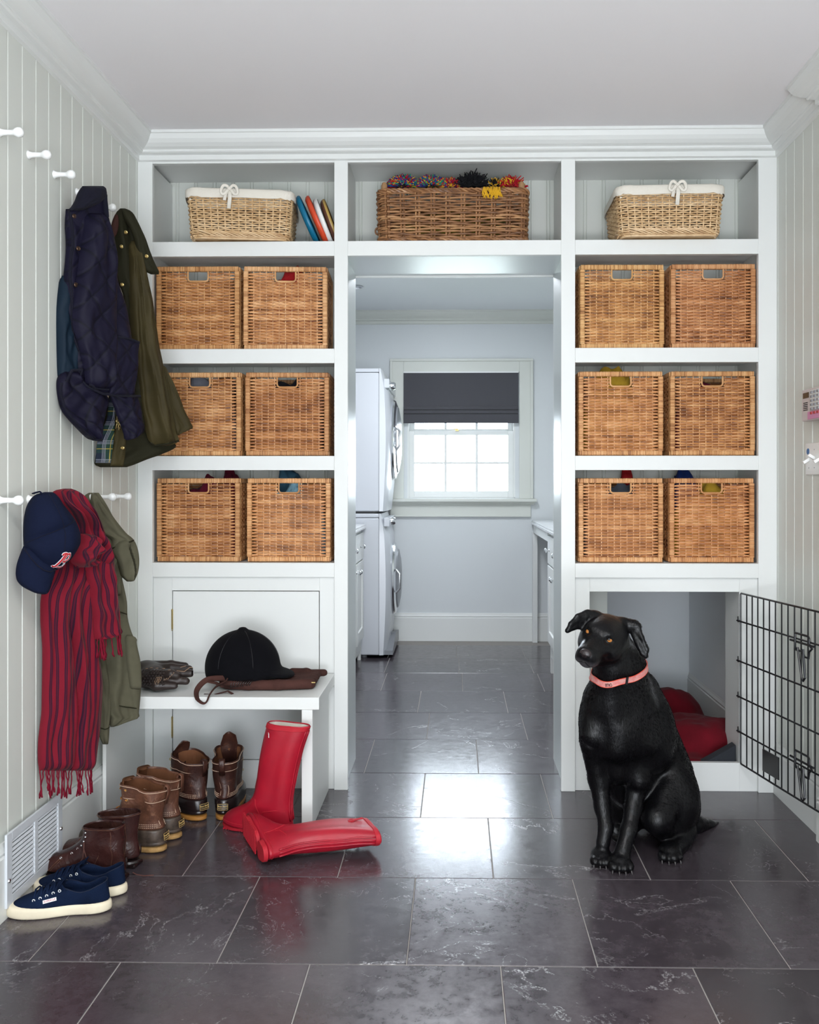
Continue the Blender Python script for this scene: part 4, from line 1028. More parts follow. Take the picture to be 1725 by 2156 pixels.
for z in hz:
    h_.tube([gp(-.024, z, -.002), gp(Lg+.008, z, -.002)], .0032, 8); h_.tube([gp(-.020, z-.006, .0), gp(-.020, z+.016, .0)], .0022, 6)
h_.build('cross_wires', M['black_metal'], gt_, smooth=True)
for z in (hz[0]-.015, hz[3]+.01):
    u0 = Lg*.74; l_ = MB()
    P = [(u0, z+.035), (u0+.075, z+.035), (u0+.082, z+.028), (u0+.082, z+.010), (u0+.098, z-.002), (u0+.082, z-.014), (u0+.078, z-.035), (u0+.055, z-.035), (u0+.045, z-.020), (u0+.004, z-.020), (u0, z-.012), (u0, z+.035)]
    l_.tube([gp(u, q, -.010) for u, q in P], .0038, 8)
    l_.tube([gp(u0-.035, z+.006, -.006), gp(u0+.10, z+.006, -.006)], .0038, 8)
    l_.tube([gp(u0+.018, z-.010, -.012), gp(u0+.048, z-.10, -.016), (gp(u0+.058, z-.112, -.016)), gp(u0+.068, z-.10, -.016), gp(u0+.050, z-.010, -.012)], .0038, 8)
    l_.build('slide_latch', M['black_metal'], gt_, smooth=True)
u0 = Lg*.33; pl = MB(); a = [gp(u0, gate_z0+.028, -.004), gp(u0+.105, gate_z0+.028, -.004), gp(u0+.105, gate_z0+.105, -.004), gp(u0, gate_z0+.105, -.004)]
pl.loft([a, [p+gn*-.004 for p in a]]); o = pl.build('tag_plate', M['darkplastic'], gt_); fixnormals(o)

# ================================================================== red bed in the den
M['redcloth'] = mat('crimson_bed_fabric', (.115, .004, .010), .9, .15, nz=.4, nscale=200, sheen=.04, var=.25, vscale=6)
bed = thing('dog_bed', 'crimson bolstered dog bed inside the den behind the dog', 'pet bed', (.85, 3.9, .02))
B = Blob((.50, 3.42, 0.0), (1.19, 4.64, .45), .011)
B.ell((.84, 4.0, .05), (.34, .60, .075), .04); B.cap((.62, 4.46, .075), (1.04, 4.48, .075), .075, .075, .04); B.cap((1.06, 4.42, .06), (1.07, 3.95, .05), .06, .06, .04); B.ell((.97, 4.20, .10), (.16, .13, .10), .03)
B.ell((1.0, 3.72, .13), (.17, .16, .075), .04); B.cap((.60, 4.40, .08), (.60, 3.66, .06), .07, .07, .04); B.ell((.80, 3.95, .12), (.12, .14, .06), .04)
B.halfspace((0, 0, -1), -.021); B.halfspace((0, -1, 0), -3.46); B.halfspace((1, 0, 0), 1.165); B.halfspace((0, 1, 0), 4.62)
bm_ = B.mesh(1)
bm_.v = [tuple(Vector(p)+Vector((0, 0, (noise.noise(Vector(p)*9)*.020+noise.noise(Vector(p)*24)*.007) if p[2] > .04 else 0))) for p in bm_.v]
bm_.build('bolster_cover', M['redcloth'], bed, smooth='all')
MB().prism([(.80, .021), (1.055, .021), (1.055, .165)], lambda u, v, w: (u, 3.465-.02+w, v), .05).build('canvas_corner', cl('dark_grey_canvas', (.03, .033, .04)), bed, bevel=.004)
MB().box(XR-.006, XR-.001, 3.62, 4.655, .19, .80).build('den_lining', M['launceil'], bk)
# ================================================================== hanging clothes
def interp_rows(rows, y):
    if y <= rows[0][0]: return rows[0][1:]
    for i in range(len(rows)-1):
        a, b = rows[i], rows[i+1]
        if y <= b[0]:
            p = rows[max(i-1, 0)]; q = rows[min(i+2, len(rows)-1)]; t = (y-a[0])/(b[0]-a[0]+1e-9); out = []
            for k in (1, 2):
                ma = (b[k]-p[k])/(b[0]-p[0]+1e-9)*(b[0]-a[0]); mb_ = (q[k]-a[k])/(q[0]-a[0]+1e-9)*(b[0]-a[0])
                out.append((2*t**3-3*t*t+1)*a[k]+(t**3-2*t*t+t)*ma+(-2*t**3+3*t*t)*b[k]+(t**3-t*t)*mb_)
            return out
    return rows[-1][1:]
def relief(rows, P, Q, tf, tb, fold=None, shift=0, nu=26, nv=60, prof=2.4, conv=None, topcap=.12, botcap=.05, name='x', m=None, parent=None, sc=None, org=None):
    """closed cloth layer hanging in the vertical plane P-Q; returns (object, sampler)"""
    if sc: rows = [(org[1]+r[0]/sc, org[0]+r[1]/sc, org[0]+r[2]/sc) for r in rows]
    Pn = Vector((Q[1]-P[1], -(Q[0]-P[0]), 0)).normalized()
    mid = Vector(((P[0]+Q[0])/2, (P[1]+Q[1])/2, 0))
    if Pn.dot(-mid) < 0: Pn = -Pn
    y0, y1 = rows[0][0], rows[-1][0]
    P = (P[0]+Pn.x*shift, P[1]+Pn.y*shift); Q = (Q[0]+Pn.x*shift, Q[1]+Pn.y*shift)
    def pt(u, v, lift=0, back=False):
        y = y0+(y1-y0)*v; xl, xr = interp_rows(rows, y); px = xl+(xr-xl)*u
        b = onplane(px, y, P, Q); pr = max(0, 1-abs(2*u-1)**prof)**.5
        cv = 1.0
        if v < topcap: cv = sin(pi/2*(v/topcap))**.5 if v > 0 else 0
        if v > 1-botcap: cv = min(cv, (max(0, sin(pi/2*((1-v)/botcap))))**.5)
        if back: return b+Pn*(-tb*pr*cv)
        f = fold(u, v) if fold else 0
        return b+Pn*((tf*pr+f*min(1, pr*1.3))*max(cv, .12)+lift)
    mb = MB(); v_ = []; uv = []; n = 2*nu
    Lw = (onplane(rows[len(rows)//2][2], y0, P, Q)-onplane(rows[len(rows)//2][1], y0, P, Q)).length
    for i in range(nv+1):
        v = i/nv; y = y0+(y1-y0)*v; xl, xr = interp_rows(rows, y); W = (onplane(xr, y, P, Q)-onplane(xl, y, P, Q)).length; H = (onplane(xl, y0, P, Q)-onplane(xl, y1, P, Q)).length
        for k in range(nu+1): v_.append(pt(k/nu, v)); uv.append((k/nu*W, v*H))
        for k in range(nu-1, 0, -1): v_.append(pt(k/nu, v, 0, True)); uv.append((k/nu*W, v*H))
    f = []
    for i in range(nv):
        for k in range(n):
            q = (k+1) % n; f.append((i*n+k, i*n+q, (i+1)*n+q, (i+1)*n+k))
    for i in (0, nv):
        for k in range(nu):
            a, b, c, d = i*n+k, i*n+k+1, i*n+(n-k-1) % n, i*n+(n-k) % n
            q = (a, b, c, d) if i else (d, c, b, a); q = tuple(dict.fromkeys(q))
            if len(q) > 2: f.append(q)
    mb.add(v_, f, uv); o = mb.build(name, m, parent, smooth=True, ang=70); fixnormals(o)
    def samp(px, py, lift=0):
        if sc: px, py = org[0]+px/sc, org[1]+py/sc
        v = (py-y0)/(y1-y0); xl, xr = interp_rows(rows, py); u = (px-xl)/(xr-xl)
        return pt(min(max(u, 0), 1), min(max(v, 0), 1), lift)
    samp.n = Pn
    return o, samp
def disc_at(samp, px, py, r, th, name, m, parent, lift=.0):
    c = samp(px, py, lift); n = samp.n; z = Vector((0, 0, 1)); x = z.cross(n).normalized()
    Mx = Matrix(((x.x, z.x, n.x, c.x), (x.y, z.y, n.y, c.y), (x.z, z.z, n.z, c.z), (0, 0, 0, 1)))
    return MB().lathe([(r, 0), (r, th*.6), (r*.8, th), (r*.45, th*.7), (r*.4, th)], n=16).xf(Mx).build(name, m, parent, smooth=True)
def trim(samp, pts, r, name, m, parent, lift=.001, sub=5, flat=1):
    P = []
    for i in range(len(pts)-1):
        for k in range(sub): t = k/sub; P.append(samp(pts[i][0]*(1-t)+pts[i+1][0]*t, pts[i][1]*(1-t)+pts[i+1][1]*t, lift))
    P.append(samp(*pts[-1], lift)); return MB().tube(P, r, 6, up=samp.n).build(name, m, parent, smooth='all')
def nz(x, y, z=0): return noise.noise(Vector((x, y, z)))

def quilted():
    m, nt, p = newmat('navy_quilted_nylon'); L = nt.links.new
    uv = nd(nt, 'ShaderNodeUVMap'); mp = nd(nt, 'ShaderNodeMapping'); mp.inputs['Rotation'].default_value = (0, 0, radians(42)); mp.inputs['Scale'].default_value = (14, 14, 14)
    L(uv.outputs[0], mp.inputs[0]); fr = nd(nt, 'ShaderNodeVectorMath', operation='FRACTION'); L(mp.outputs[0], fr.inputs[0])
    sp = nd(nt, 'ShaderNodeSeparateXYZ'); L(fr.outputs[0], sp.inputs[0]); outs = []
    for k in (0, 1):
        s1 = nd(nt, 'ShaderNodeMath', operation='SUBTRACT'); L(sp.outputs[k], s1.inputs[0]); s1.inputs[1].default_value = .5
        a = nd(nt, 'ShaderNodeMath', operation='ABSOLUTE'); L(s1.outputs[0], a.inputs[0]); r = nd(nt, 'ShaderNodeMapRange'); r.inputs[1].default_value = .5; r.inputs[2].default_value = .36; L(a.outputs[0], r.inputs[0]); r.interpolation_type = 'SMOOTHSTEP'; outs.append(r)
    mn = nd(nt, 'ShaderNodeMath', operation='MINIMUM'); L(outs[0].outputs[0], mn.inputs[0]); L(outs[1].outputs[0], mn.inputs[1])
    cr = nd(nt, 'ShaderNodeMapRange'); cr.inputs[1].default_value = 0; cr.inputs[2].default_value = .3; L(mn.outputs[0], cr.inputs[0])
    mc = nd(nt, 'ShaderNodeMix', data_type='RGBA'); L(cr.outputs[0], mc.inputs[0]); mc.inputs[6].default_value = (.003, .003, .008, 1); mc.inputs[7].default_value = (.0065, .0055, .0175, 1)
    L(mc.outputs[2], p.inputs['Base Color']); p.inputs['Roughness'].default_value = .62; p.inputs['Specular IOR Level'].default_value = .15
    b1 = bump(nt, p, mn.outputs[0], .38, .005); n = nd(nt, 'ShaderNodeTexNoise', Scale=30, Detail=5); tc = nd(nt, 'ShaderNodeTexCoord'); L(tc.outputs['Object'], n.inputs['Vector']); bump(nt, p, n.outputs[0], .25, .004, b1)
    return m
M['quilt'] = quilted()
M['navycord'] = mat('navy_corduroy', (.008, .008, .016), .9, .15, nz=.5, nscale=120, sheen=.02)
M['teal_lin'] = mat('teal_navy_shell', (.004, .013, .026), .7, .2, nz=.2, nscale=60)
M['snap'] = mat('dark_bronze_snap', (.10, .06, .04), .4, .5, .8)
ZS4, OG4 = 3.267, (0, 360)
jk = thing('quilted_jacket', 'navy blue diamond-quilted jacket hanging on a peg of the left wall', 'jacket', (XL+.08, 2.86, 1.6))
JP, JQ = (-1.185, 2.72), (-1.035, 3.0)
def fj(a, f1, ph, drift=0): return lambda u, v: a*(sin(f1*2*pi*u+ph+drift*v+nz(u*2, v*3, ph)*1.6)*.6+nz(u*5+ph, v*7, ph)*1.1)
kw = dict(P=JP, Q=JQ, sc=ZS4, org=OG4, parent=jk)
relief([(720, 425, 540), (760, 415, 560), (950, 390, 560), (1250, 392, 560), (1400, 400, 560), (1430, 410, 540)], tf=.022, tb=.03, fold=fj(.008, 1, 1), shift=-.01, name='back_shell', m=M['teal_lin'], nv=30, **kw)
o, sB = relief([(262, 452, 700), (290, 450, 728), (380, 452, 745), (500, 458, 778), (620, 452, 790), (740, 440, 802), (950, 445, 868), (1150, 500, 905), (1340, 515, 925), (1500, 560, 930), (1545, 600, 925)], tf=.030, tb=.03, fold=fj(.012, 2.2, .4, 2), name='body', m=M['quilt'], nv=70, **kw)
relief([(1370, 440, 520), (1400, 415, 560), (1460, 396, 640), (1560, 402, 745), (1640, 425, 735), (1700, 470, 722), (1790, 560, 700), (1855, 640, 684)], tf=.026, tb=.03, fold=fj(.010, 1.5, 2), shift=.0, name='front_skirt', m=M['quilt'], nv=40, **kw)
o, sF = relief([(1530, 752, 928), (1600, 780, 958), (1700, 815, 974), (1790, 850, 986), (1835, 865, 930), (1852, 868, 885)], tf=.022, tb=.02, fold=fj(.006, 1.5, 3), shift=.0, name='rear_skirt', m=M['quilt'], nv=30, **kw)
o, sP = relief([(1128, 782, 800), (1150, 780, 880), (1172, 778, 950), (1250, 776, 950), (1400, 766, 945), (1520, 752, 920), (1545, 752, 912)], tf=.012, tb=.01, fold=fj(.004, 1, 1), shift=.028, topcap=.04, name='pocket', m=M['quilt'], nv=30, **kw)
o, sS = relief([(292, 600, 700), (330, 575, 728), (400, 565, 748), (500, 555, 775), (700, 530, 788), (950, 500, 786), (1080, 505, 786), (1200, 540, 786), (1350, 575, 780), (1470, 596, 765), (1500, 640, 750)], tf=.042, tb=.0, fold=fj(.013, 1.3, 5, 3), shift=.022, prof=2.0, name='sleeve', m=M['quilt'], nv=80, **kw)
o, sC = relief([(104, 566, 712), (120, 558, 722), (160, 540, 724), (200, 525, 706), (240, 505, 640), (272, 488, 560)], tf=.028, tb=.03, fold=fj(.004, 1, 0), shift=.018, topcap=.3, name='collar', m=M['navycord'], nv=26, **kw)
relief([(128, 640, 720), (200, 560, 728), (270, 470, 730), (330, 455, 736), (400, 455, 745)], tf=.020, tb=.03, shift=.004, name='neck', m=M['quilt'], nv=20, **kw)
relief([(150, 700, 724), (200, 694, 726), (260, 705, 731), (330, 722, 732)], tf=.016, tb=.016, shift=.016, name='collar', m=M['navycord'], nv=16, nu=10, **kw)
trim(sB, [(462, 272), (466, 400), (470, 520), (462, 620), (452, 740), (462, 900), (480, 1050), (520, 1240)], .0042, 'placket_binding', M['navycord'], jk, .002)
trim(sS, [(598, 1470), (640, 1496), (690, 1500), (750, 1500)], .004, 'cuff_binding', M['navycord'], jk)
trim(sP, [(784, 1142), (840, 1150), (900, 1165), (948, 1182)], .004, 'pocket_binding', M['navycord'], jk)
for px, py in ((485, 317), (500, 541), (482, 790), (486, 1030)): disc_at(sB, px, py, .0072, .004, 'snap_button', M['snap'], jk, .002)
MB().tube([onplane(a/ZS4, 360+b/ZS4, JP, JQ)+sB.n*.012 for a, b in ((405, 1460), (396, 1510), (404, 1560), (430, 1640), (480, 1705), (560, 1780), (640, 1850), (684, 1850))], .0042, 6).build('hem_binding', M['navycord'], jk, smooth='all')
MB().tube([onplane(a/ZS4, 360+b/ZS4, JP, JQ)+sB.n*.030 for a, b in ((410, 1450), (450, 1375), (520, 1370), (500, 1430), (560, 1490), (660, 1535), (750, 1545), (920, 1552))], .0045, 6).build('hem_binding', M['navycord'], jk, smooth='all')

# olive waxed coat
def waxed():
    m = mat('olive_waxed_cotton', (.032, .025, .009), .68, .18, nz=.3, nscale=28, col2=(.054, .042, .015), vscale=5); return m
M['olive'] = waxed(); M['olive_dk'] = mat('dark_olive_lining', (.018, .017, .008), .75, .15, nz=.3, nscale=30)
M['browncord'] = mat('brown_corduroy', (.05, .022, .018), .9, .1, nz=.5, nscale=120)
def plaid():
    m, nt, p = newmat('tartan_lining'); L = nt.links.new
    uv = nd(nt, 'ShaderNodeUVMap'); sp = nd(nt, 'ShaderNodeSeparateXYZ'); L(uv.outputs[0], sp.inputs[0])
    def band(k, per, ramp):
        a = nd(nt, 'ShaderNodeMath', operation='DIVIDE'); L(sp.outputs[k], a.inputs[0]); a.inputs[1].default_value = per
        f = nd(nt, 'ShaderNodeMath', operation='FRACT'); L(a.outputs[0], f.inputs[0]); r = nd(nt, 'ShaderNodeValToRGB'); r.color_ramp.interpolation = 'CONSTANT'; L(f.outputs[0], r.inputs[0]); e = r.color_ramp.elements
        for i, (pos, c) in enumerate(ramp):
            q = e[i] if i < 2 else e.new(pos); q.position = pos; q.color = (*c, 1)
        return r
    N_, G_, Y_, W_ = (.006, .012, .03), (.008, .035, .022), (.32, .25, .04), (.25, .26, .30)
    ramp = [(0, N_), (.28, W_), (.31, N_), (.36, W_), (.39, N_), (.44, W_), (.47, G_), (.70, Y_), (.75, G_), (.95, N_)]
    a = band(0, .062, ramp); b = band(1, .062, ramp); mx = nd(nt, 'ShaderNodeMix', data_type='RGBA', blend_type='LIGHTEN'); mx.inputs[0].default_value = .85; L(a.outputs[0], mx.inputs[6]); L(b.outputs[0], mx.inputs[7]); L(mx.outputs[2], p.inputs['Base Color']); p.inputs['Roughness'].default_value = .9
    return m
M['plaid'] = plaid()
oc = thing('waxed_coat', 'olive green waxed coat hanging next to the navy jacket, overlapping the shelves', 'coat', (XL+.1, 3.03, 1.5))
OP, OQ = (-1.185, 2.99), (-.955, 3.21)
kw = dict(P=OP, Q=OQ, sc=ZS4, org=OG4, parent=oc)
relief([(1500, 760, 950), (1700, 720, 1050), (1850, 672, 1180), (1900, 664, 1210), (1950, 660, 1110), (1985, 655, 1010), (2020, 652, 925), (2038, 690, 870)], tf=.014, tb=.03, fold=fj(.008, 1.2, 6), shift=-.016, name='lower_body', m=M['olive_dk'], nv=40, **kw)
o, sL = relief([(1560, 752, 772), (1640, 742, 790), (1700, 736, 790), (1790, 700, 788), (1860, 670, 782), (2008, 657, 765)], tf=.006, tb=.004, fold=fj(.003, 1, 1), shift=.006, topcap=.04, name='tartan_lining', m=M['plaid'], nv=30, nu=16, **kw)
o, sFa = relief([(1700, 792, 860), (1850, 786, 866), (1950, 770, 862), (2030, 760, 848)], tf=.008, tb=.006, fold=fj(.003, 1, 1), shift=.008, topcap=.04, name='storm_placket', m=M['olive'], nv=20, nu=12, **kw)
o, sU = relief([(258, 826, 858), (285, 800, 905), (350, 772, 930), (450, 765, 955), (560, 772, 985), (700, 790, 1005), (850, 850, 1030), (1000, 870, 1060), (1300, 900, 1100), (1600, 900, 1110), (1800, 950, 1100)], tf=.020, tb=.03, fold=fj(.010, 2.2, 3, 2), name='body', m=M['olive_dk'], nv=70, **kw)
relief([(1340, 1112, 1130), (1400, 1120, 1158), (1500, 1130, 1210), (1650, 1150, 1272), (1740, 1180, 1315), (1770, 1190, 1326), (1800, 1208, 1255), (1818, 1215, 1230)], tf=.014, tb=.016, fold=fj(.005, 1.2, 8), shift=-.006, name='back_skirt', m=M['olive'], nv=30, **kw)
o, sW = relief([(480, 905, 940), (520, 878, 962), (600, 878, 978), (700, 880, 1004), (900, 890, 1048), (1150, 902, 1086), (1330, 928, 1118), (1500, 955, 1152), (1600, 965, 1172), (1700, 985, 1192), (1800, 1005, 1212), (1865, 1030, 1228), (1890, 1068, 1160)], tf=.040, tb=.0, fold=lambda u, v: .011*sin(2*pi*1.6*u+1+v*1.5)*(.5+v)+nz(u*4, v*9, 4)*.012+.010*math.exp(-((u-.1*v-.33)/.05)**2), shift=.014, prof=2.0, name='sleeve', m=M['olive'], nv=90, nu=34, **kw)
o, sK = relief([(258, 832, 862), (280, 840, 900), (330, 855, 935), (420, 905, 978), (560, 945, 1034), (640, 972, 1066), (690, 1002, 1090), (712, 1040, 1093)], tf=.016, tb=.010, fold=fj(.003, 1, 1), shift=.040, name='collar', m=M['olive_dk'], nv=30, nu=16, **kw)
relief([(300, 790, 808), (360, 770, 815), (400, 762, 812), (440, 760, 800), (462, 764, 780)], tf=.012, tb=.01, shift=.026, name='collar_lining', m=M['browncord'], nv=16, nu=10, **kw)
for s_, px, py in ((sU, 845, 432), (sU, 815, 530), (sU, 832, 785), (sK, 993, 593), (sFa, 835, 1905)): disc_at(s_, px, py, .0065, .003, 'brass_snap', M['brass'], oc, .002)
trim(sW, [(1032, 1868), (1064, 1888), (1110, 1880), (1160, 1868), (1222, 1858)], .0032, 'cuff_hem', M['olive_dk'], oc)
# bunch of keys
kx = lambda px, py, o=.03: onplane(px/ZS4, 360+py/ZS4, OP, OQ)+sL.n*o
ky = thing('key_bunch', 'small bunch of brass keys on a chain dangling between the two coats', 'keys', tuple(kx(782, 1700)))
c = MB()
for i in range(8): q = kx(784-i*.3, 1660+i*7); c.tube([q+Vector((.0022*cos(a), 0, .0022*sin(a))) for a in np.linspace(0, 2*pi, 8)], .0007, 4)
c.build('chain', M['brass'], ky, smooth='all')
for a, L in ((-.25, .030), (.1, .034), (.4, .026)):
    q = kx(782, 1716, .034); k_ = MB(); d = Vector((sin(a), 0, -cos(a))); e = Vector((cos(a), 0, sin(a)))
    k_.tube([q, q+d*L], .0016, 6); k_.tube([q+e*.005*cos(b)+d*(.004+.005*sin(b)) for b in np.linspace(0, 2*pi, 10)], .0018, 5); k_.tube([q+d*L*.8, q+d*L*.8+e*.005], .0016, 5); k_.build('key', M['brass'], ky, smooth='all')

# ------------------------------------------------------------------ green jacket, lower row
M['green'] = mat('olive_drab_cotton', (.083, .078, .050), .9, .15, nz=.6, nscale=38, col2=(.120, .113, .075), vscale=7)
ZS5, OG5 = 2.995, (0, 1000)
gj = thing('cotton_jacket', 'faded army green cotton jacket with rolled cuff behind the red scarf', 'jacket', (XL+.08, 2.88, .85))
GP, GQ = (-1.180, 2.86), (-1.030, 2.965)
kw = dict(P=GP, Q=GQ, sc=ZS5, org=OG5, parent=gj)
relief([(560, 600, 752), (640, 600, 768), (800, 600, 800), (900, 600, 806), (980, 600, 826), (1060, 600, 858), (1180, 600, 884), (1320, 605, 890), (1440, 630, 882), (1500, 660, 876), (1526, 690, 872), (1550, 692, 800), (1588, 694, 715)], tf=.024, tb=.03, fold=fj(.011, 1.8, 2, 2), name='body', m=M['green'], nv=70, **kw)
o, s1 = relief([(1120, 596, 660), (1300, 605, 690), (1450, 612, 702), (1580, 620, 692), (1650, 628, 688), (1698, 648, 682)], tf=.012, tb=.01, fold=fj(.004, 1, 4), shift=.018, name='front_placket', m=M['green'], nv=40, **kw)
trim(s1, [(620, 1590), (655, 1598), (688, 1586)], .0018, 'hem_stitching', M['olive_dk'], gj)
o, s2 = relief([(112, 560, 622), (135, 528, 640), (200, 520, 680), (260, 535, 712), (320, 575, 752), (380, 620, 790), (430, 650, 800), (520, 640, 780), (640, 600, 770), (760, 600, 770)], tf=.030, tb=.02, fold=fj(.010, 2, 7), shift=.006, name='shoulder', m=M['green'], nv=50, **kw)
o, s3 = relief([(118, 575, 604), (160, 570, 632), (230, 574, 690), (300, 598, 742), (370, 640, 800), (402, 690, 838), (440, 700, 842), (470, 695, 800)], tf=.026, tb=.0, fold=fj(.006, 1.4, 8), shift=.030, name='sleeve', m=M['green'], nv=40, **kw)
o, s4 = relief([(402, 760, 838), (430, 716, 856), (480, 700, 872), (540, 728, 876), (600, 752, 868), (640, 766, 852), (672, 800, 828)], tf=.036, tb=.0, fold=lambda u, v: .010*sin(5*u+3*v)-(.016 if (u > .55+.25*v and u < .62+.25*v) else 0), shift=.030, prof=2.2, name='rolled_cuff', m=M['green'], nv=40, nu=34, **kw)
for p_ in ([(690, 468), (760, 430), (836, 410)],): trim(s3, p_, .0022, 'cuff_seam', M['olive_dk'], gj, .002)
MB().tube([onplane(a/ZS5, 1000+b/ZS5, GP, GQ)+s4.n*.022 for a, b in ((608, 850), (690, 850), (750, 860), (790, 874))], .0016, 5).build('waist_seam', M['olive_dk'], gj, smooth='all')
MB().tube([onplane(a/ZS5, 1000+b/ZS5, GP, GQ)+s4.n*.022 for a, b in ((700, 1440), (780, 1455), (850, 1464))], .0016, 5).build('hem_seam', M['olive_dk'], gj, smooth='all')
relief([(1010, 800, 830), (1030, 790, 862), (1060, 790, 862), (1180, 800, 886), (1340, 820, 893), (1352, 830, 880)], tf=.012, tb=.0, shift=.020, topcap=.05, name='cargo_pocket', m=M['green'], nv=24, nu=14, **kw)

# ------------------------------------------------------------------ red striped scarf
def scarf_mat():
    m, nt, p = newmat('crimson_striped_wool'); L = nt.links.new
    uv = nd(nt, 'ShaderNodeUVMap'); sp = nd(nt, 'ShaderNodeSeparateXYZ'); L(uv.outputs[0], sp.inputs[0])
    a = nd(nt, 'ShaderNodeMath', operation='DIVIDE'); L(sp.outputs[0], a.inputs[0]); a.inputs[1].default_value = .0185
    f = nd(nt, 'ShaderNodeMath', operation='FRACT'); L(a.outputs[0], f.inputs[0]); r = nd(nt, 'ShaderNodeValToRGB'); L(f.outputs[0], r.inputs[0]); e = r.color_ramp.elements
    RR, DD, D2_ = (.165, .005, .016), (.026, .004, .016), (.075, .005, .018)
    cols = [(0, RR), (.52, RR), (.56, DD), (.66, DD), (.69, D2_), (.80, D2_), (.83, DD), (.93, DD), (.97, RR)]
    for i, (pos, c) in enumerate(cols):
        q = e[i] if i < 2 else e.new(pos); q.position = pos; q.color = (*c, 1)
    L(r.outputs[0], p.inputs['Base Color']); p.inputs['Roughness'].default_value = .85; p.inputs['Sheen Weight'].default_value = .05; p.inputs['Specular IOR Level'].default_value = .2
    tc = nd(nt, 'ShaderNodeTexCoord'); n = nd(nt, 'ShaderNodeTexNoise', Scale=90, Detail=5); L(tc.outputs['Object'], n.inputs['Vector']); bump(nt, p, n.outputs[0], .5, .002)
    return m
M['scarf'] = scarf_mat(); M['fringe'] = mat('crimson_fringe', (.17, .008, .022), .9, .1)
sf = thing('striped_scarf', 'crimson scarf with dark purple stripes and fringe hanging from a wall peg', 'scarf', (XL+.1, 2.70, .8))
SP_, SQ = (-1.180, 2.575), (-1.045, 2.83)
kw = dict(P=SP_, Q=SQ, sc=ZS5, org=OG5, parent=sf)
def fs(u, v):
    cr = math.exp(-((u-.52+.04*sin(v*5))/.05)**2)*.030*min(1, v*2.2)
    return .005*sin(2*pi*(3.6*u+.25*sin(3*v)))+nz(u*5, v*4, 2)*.011+nz(u*14, v*9, 3)*.005-cr*.8
o, sT = relief([(540, 360, 600), (650, 305, 560), (750, 264, 560), (900, 256, 572), (1000, 262, 592), (1100, 268, 614), (1300, 266, 640), (1400, 264, 640), (1500, 262, 634), (1600, 250, 625), (1700, 240, 606), (1800, 240, 594), (1864, 246, 582)], tf=.040, tb=.02, fold=fs, nv=110, nu=60, name='long_end', m=M['scarf'], **kw)
o, sR = relief([(380, 560, 640), (450, 560, 680), (520, 545, 706), (600, 538, 726), (700, 556, 738), (800, 566, 745), (900, 582, 754), (960, 586, 760), (1000, 590, 764), (1040, 596, 640)], tf=.026, tb=.0, fold=lambda u, v: .008*sin(2*pi*(1.7*u+.2*v))+nz(u*4, v*6, 9)*.012, shift=.034, nv=60, nu=36, name='short_end', m=M['scarf'], **kw)
relief([(86, 400, 446), (98, 345, 472), (130, 330, 500), (180, 340, 524), (240, 380, 560), (330, 440, 612), (430, 450, 655), (520, 430, 690), (560, 430, 700), (600, 440, 690)], tf=.060, tb=.02, fold=lambda u, v: .013*sin(2*pi*(2.8*u-.9*v))+nz(u*5, v*5, 1)*.02, shift=.005, nv=60, nu=44, topcap=.3, botcap=.2, name='draped_top', m=M['scarf'], **kw)
relief([(370, 500, 570), (400, 492, 592), (440, 480, 592), (500, 440, 596), (550, 450, 585), (582, 500, 560)], tf=.060, tb=.0, fold=lambda u, v: .010*sin(9*v+6*u)+nz(u*4, v*5, 12)*.02, shift=.045, nv=40, nu=36, topcap=.3, botcap=.3, name='knot', m=M['scarf'], **kw)
def fringe(samp, pts, n, ylen, seed, shiftx=10):
    rr = random.Random(seed); mb = MB()
    for i in range(n):
        t = (i+rr.uniform(-.3, .3))/(n-1); t = min(max(t, 0), 1); k = t*(len(pts)-1); j = min(int(k), len(pts)-2); w = k-j
        x = pts[j][0]*(1-w)+pts[j+1][0]*w; y = pts[j][1]*(1-w)+pts[j+1][1]*w
        b = samp(x, y-6, -.006); L = ylen*rr.uniform(.75, 1.05); P = [b]; dx = rr.uniform(-1, 1)*.012
        for q in range(1, 8):
            P.append(b+Vector((dx*q/7+rr.uniform(-1, 1)*.0016, rr.uniform(-1, 1)*.002, -L*q/7)))
        mb.tube(P, [.0019]*6+[.0034, .0022], 5)
    return mb.build('fringe', M['fringe'], sf, smooth='all')
fringe(sT, [(250, 1855), (400, 1862)], 13, .083, 1); fringe(sT, [(432, 1862), (580, 1856)], 12, .083, 2); fringe(sR, [(600, 1020), (640, 1012), (760, 996)], 17, .072, 3)

# ------------------------------------------------------------------ navy baseball cap
M['capnavy'] = mat('navy_twill', (.0045, .0075, .024), .9, .12, nz=.35, nscale=320)
M['capred'] = mat('red_embroidery', (.45, .012, .02), .6); M['capwhite'] = mat('white_embroidery', (.75, .76, .8), .7)
cp = thing('baseball_hat', 'navy baseball cap with a red letter B hanging at the left of the scarf', 'hat', (XL+.08, 2.5, 1.0))
ZS6, OG6 = 8.625, (20, 1020); CPp, CQ = (-1.170, 2.44), (-1.035, 2.52)
kw = dict(P=CPp, Q=CQ, sc=ZS6, org=OG6, parent=cp)
o, sCr = relief([(138, 640, 780), (165, 520, 830), (200, 450, 868), (250, 395, 912), (350, 330, 972), (450, 292, 1050), (600, 262, 1165), (750, 250, 1245), (900, 248, 1290), (1050, 254, 1292), (1150, 270, 1250), (1250, 330, 1190), (1350, 410, 1120), (1450, 515, 1000), (1560, 700, 850)], tf=.072, tb=.03, fold=lambda u, v: -.009*math.exp(-((v-.50-.25*(.5-u))/.06)**2)+nz(u*3, v*3, 5)*.006, shift=.0, prof=2.2, topcap=.35, botcap=.35, nv=70, nu=50, name='crown', m=M['capnavy'], **kw)
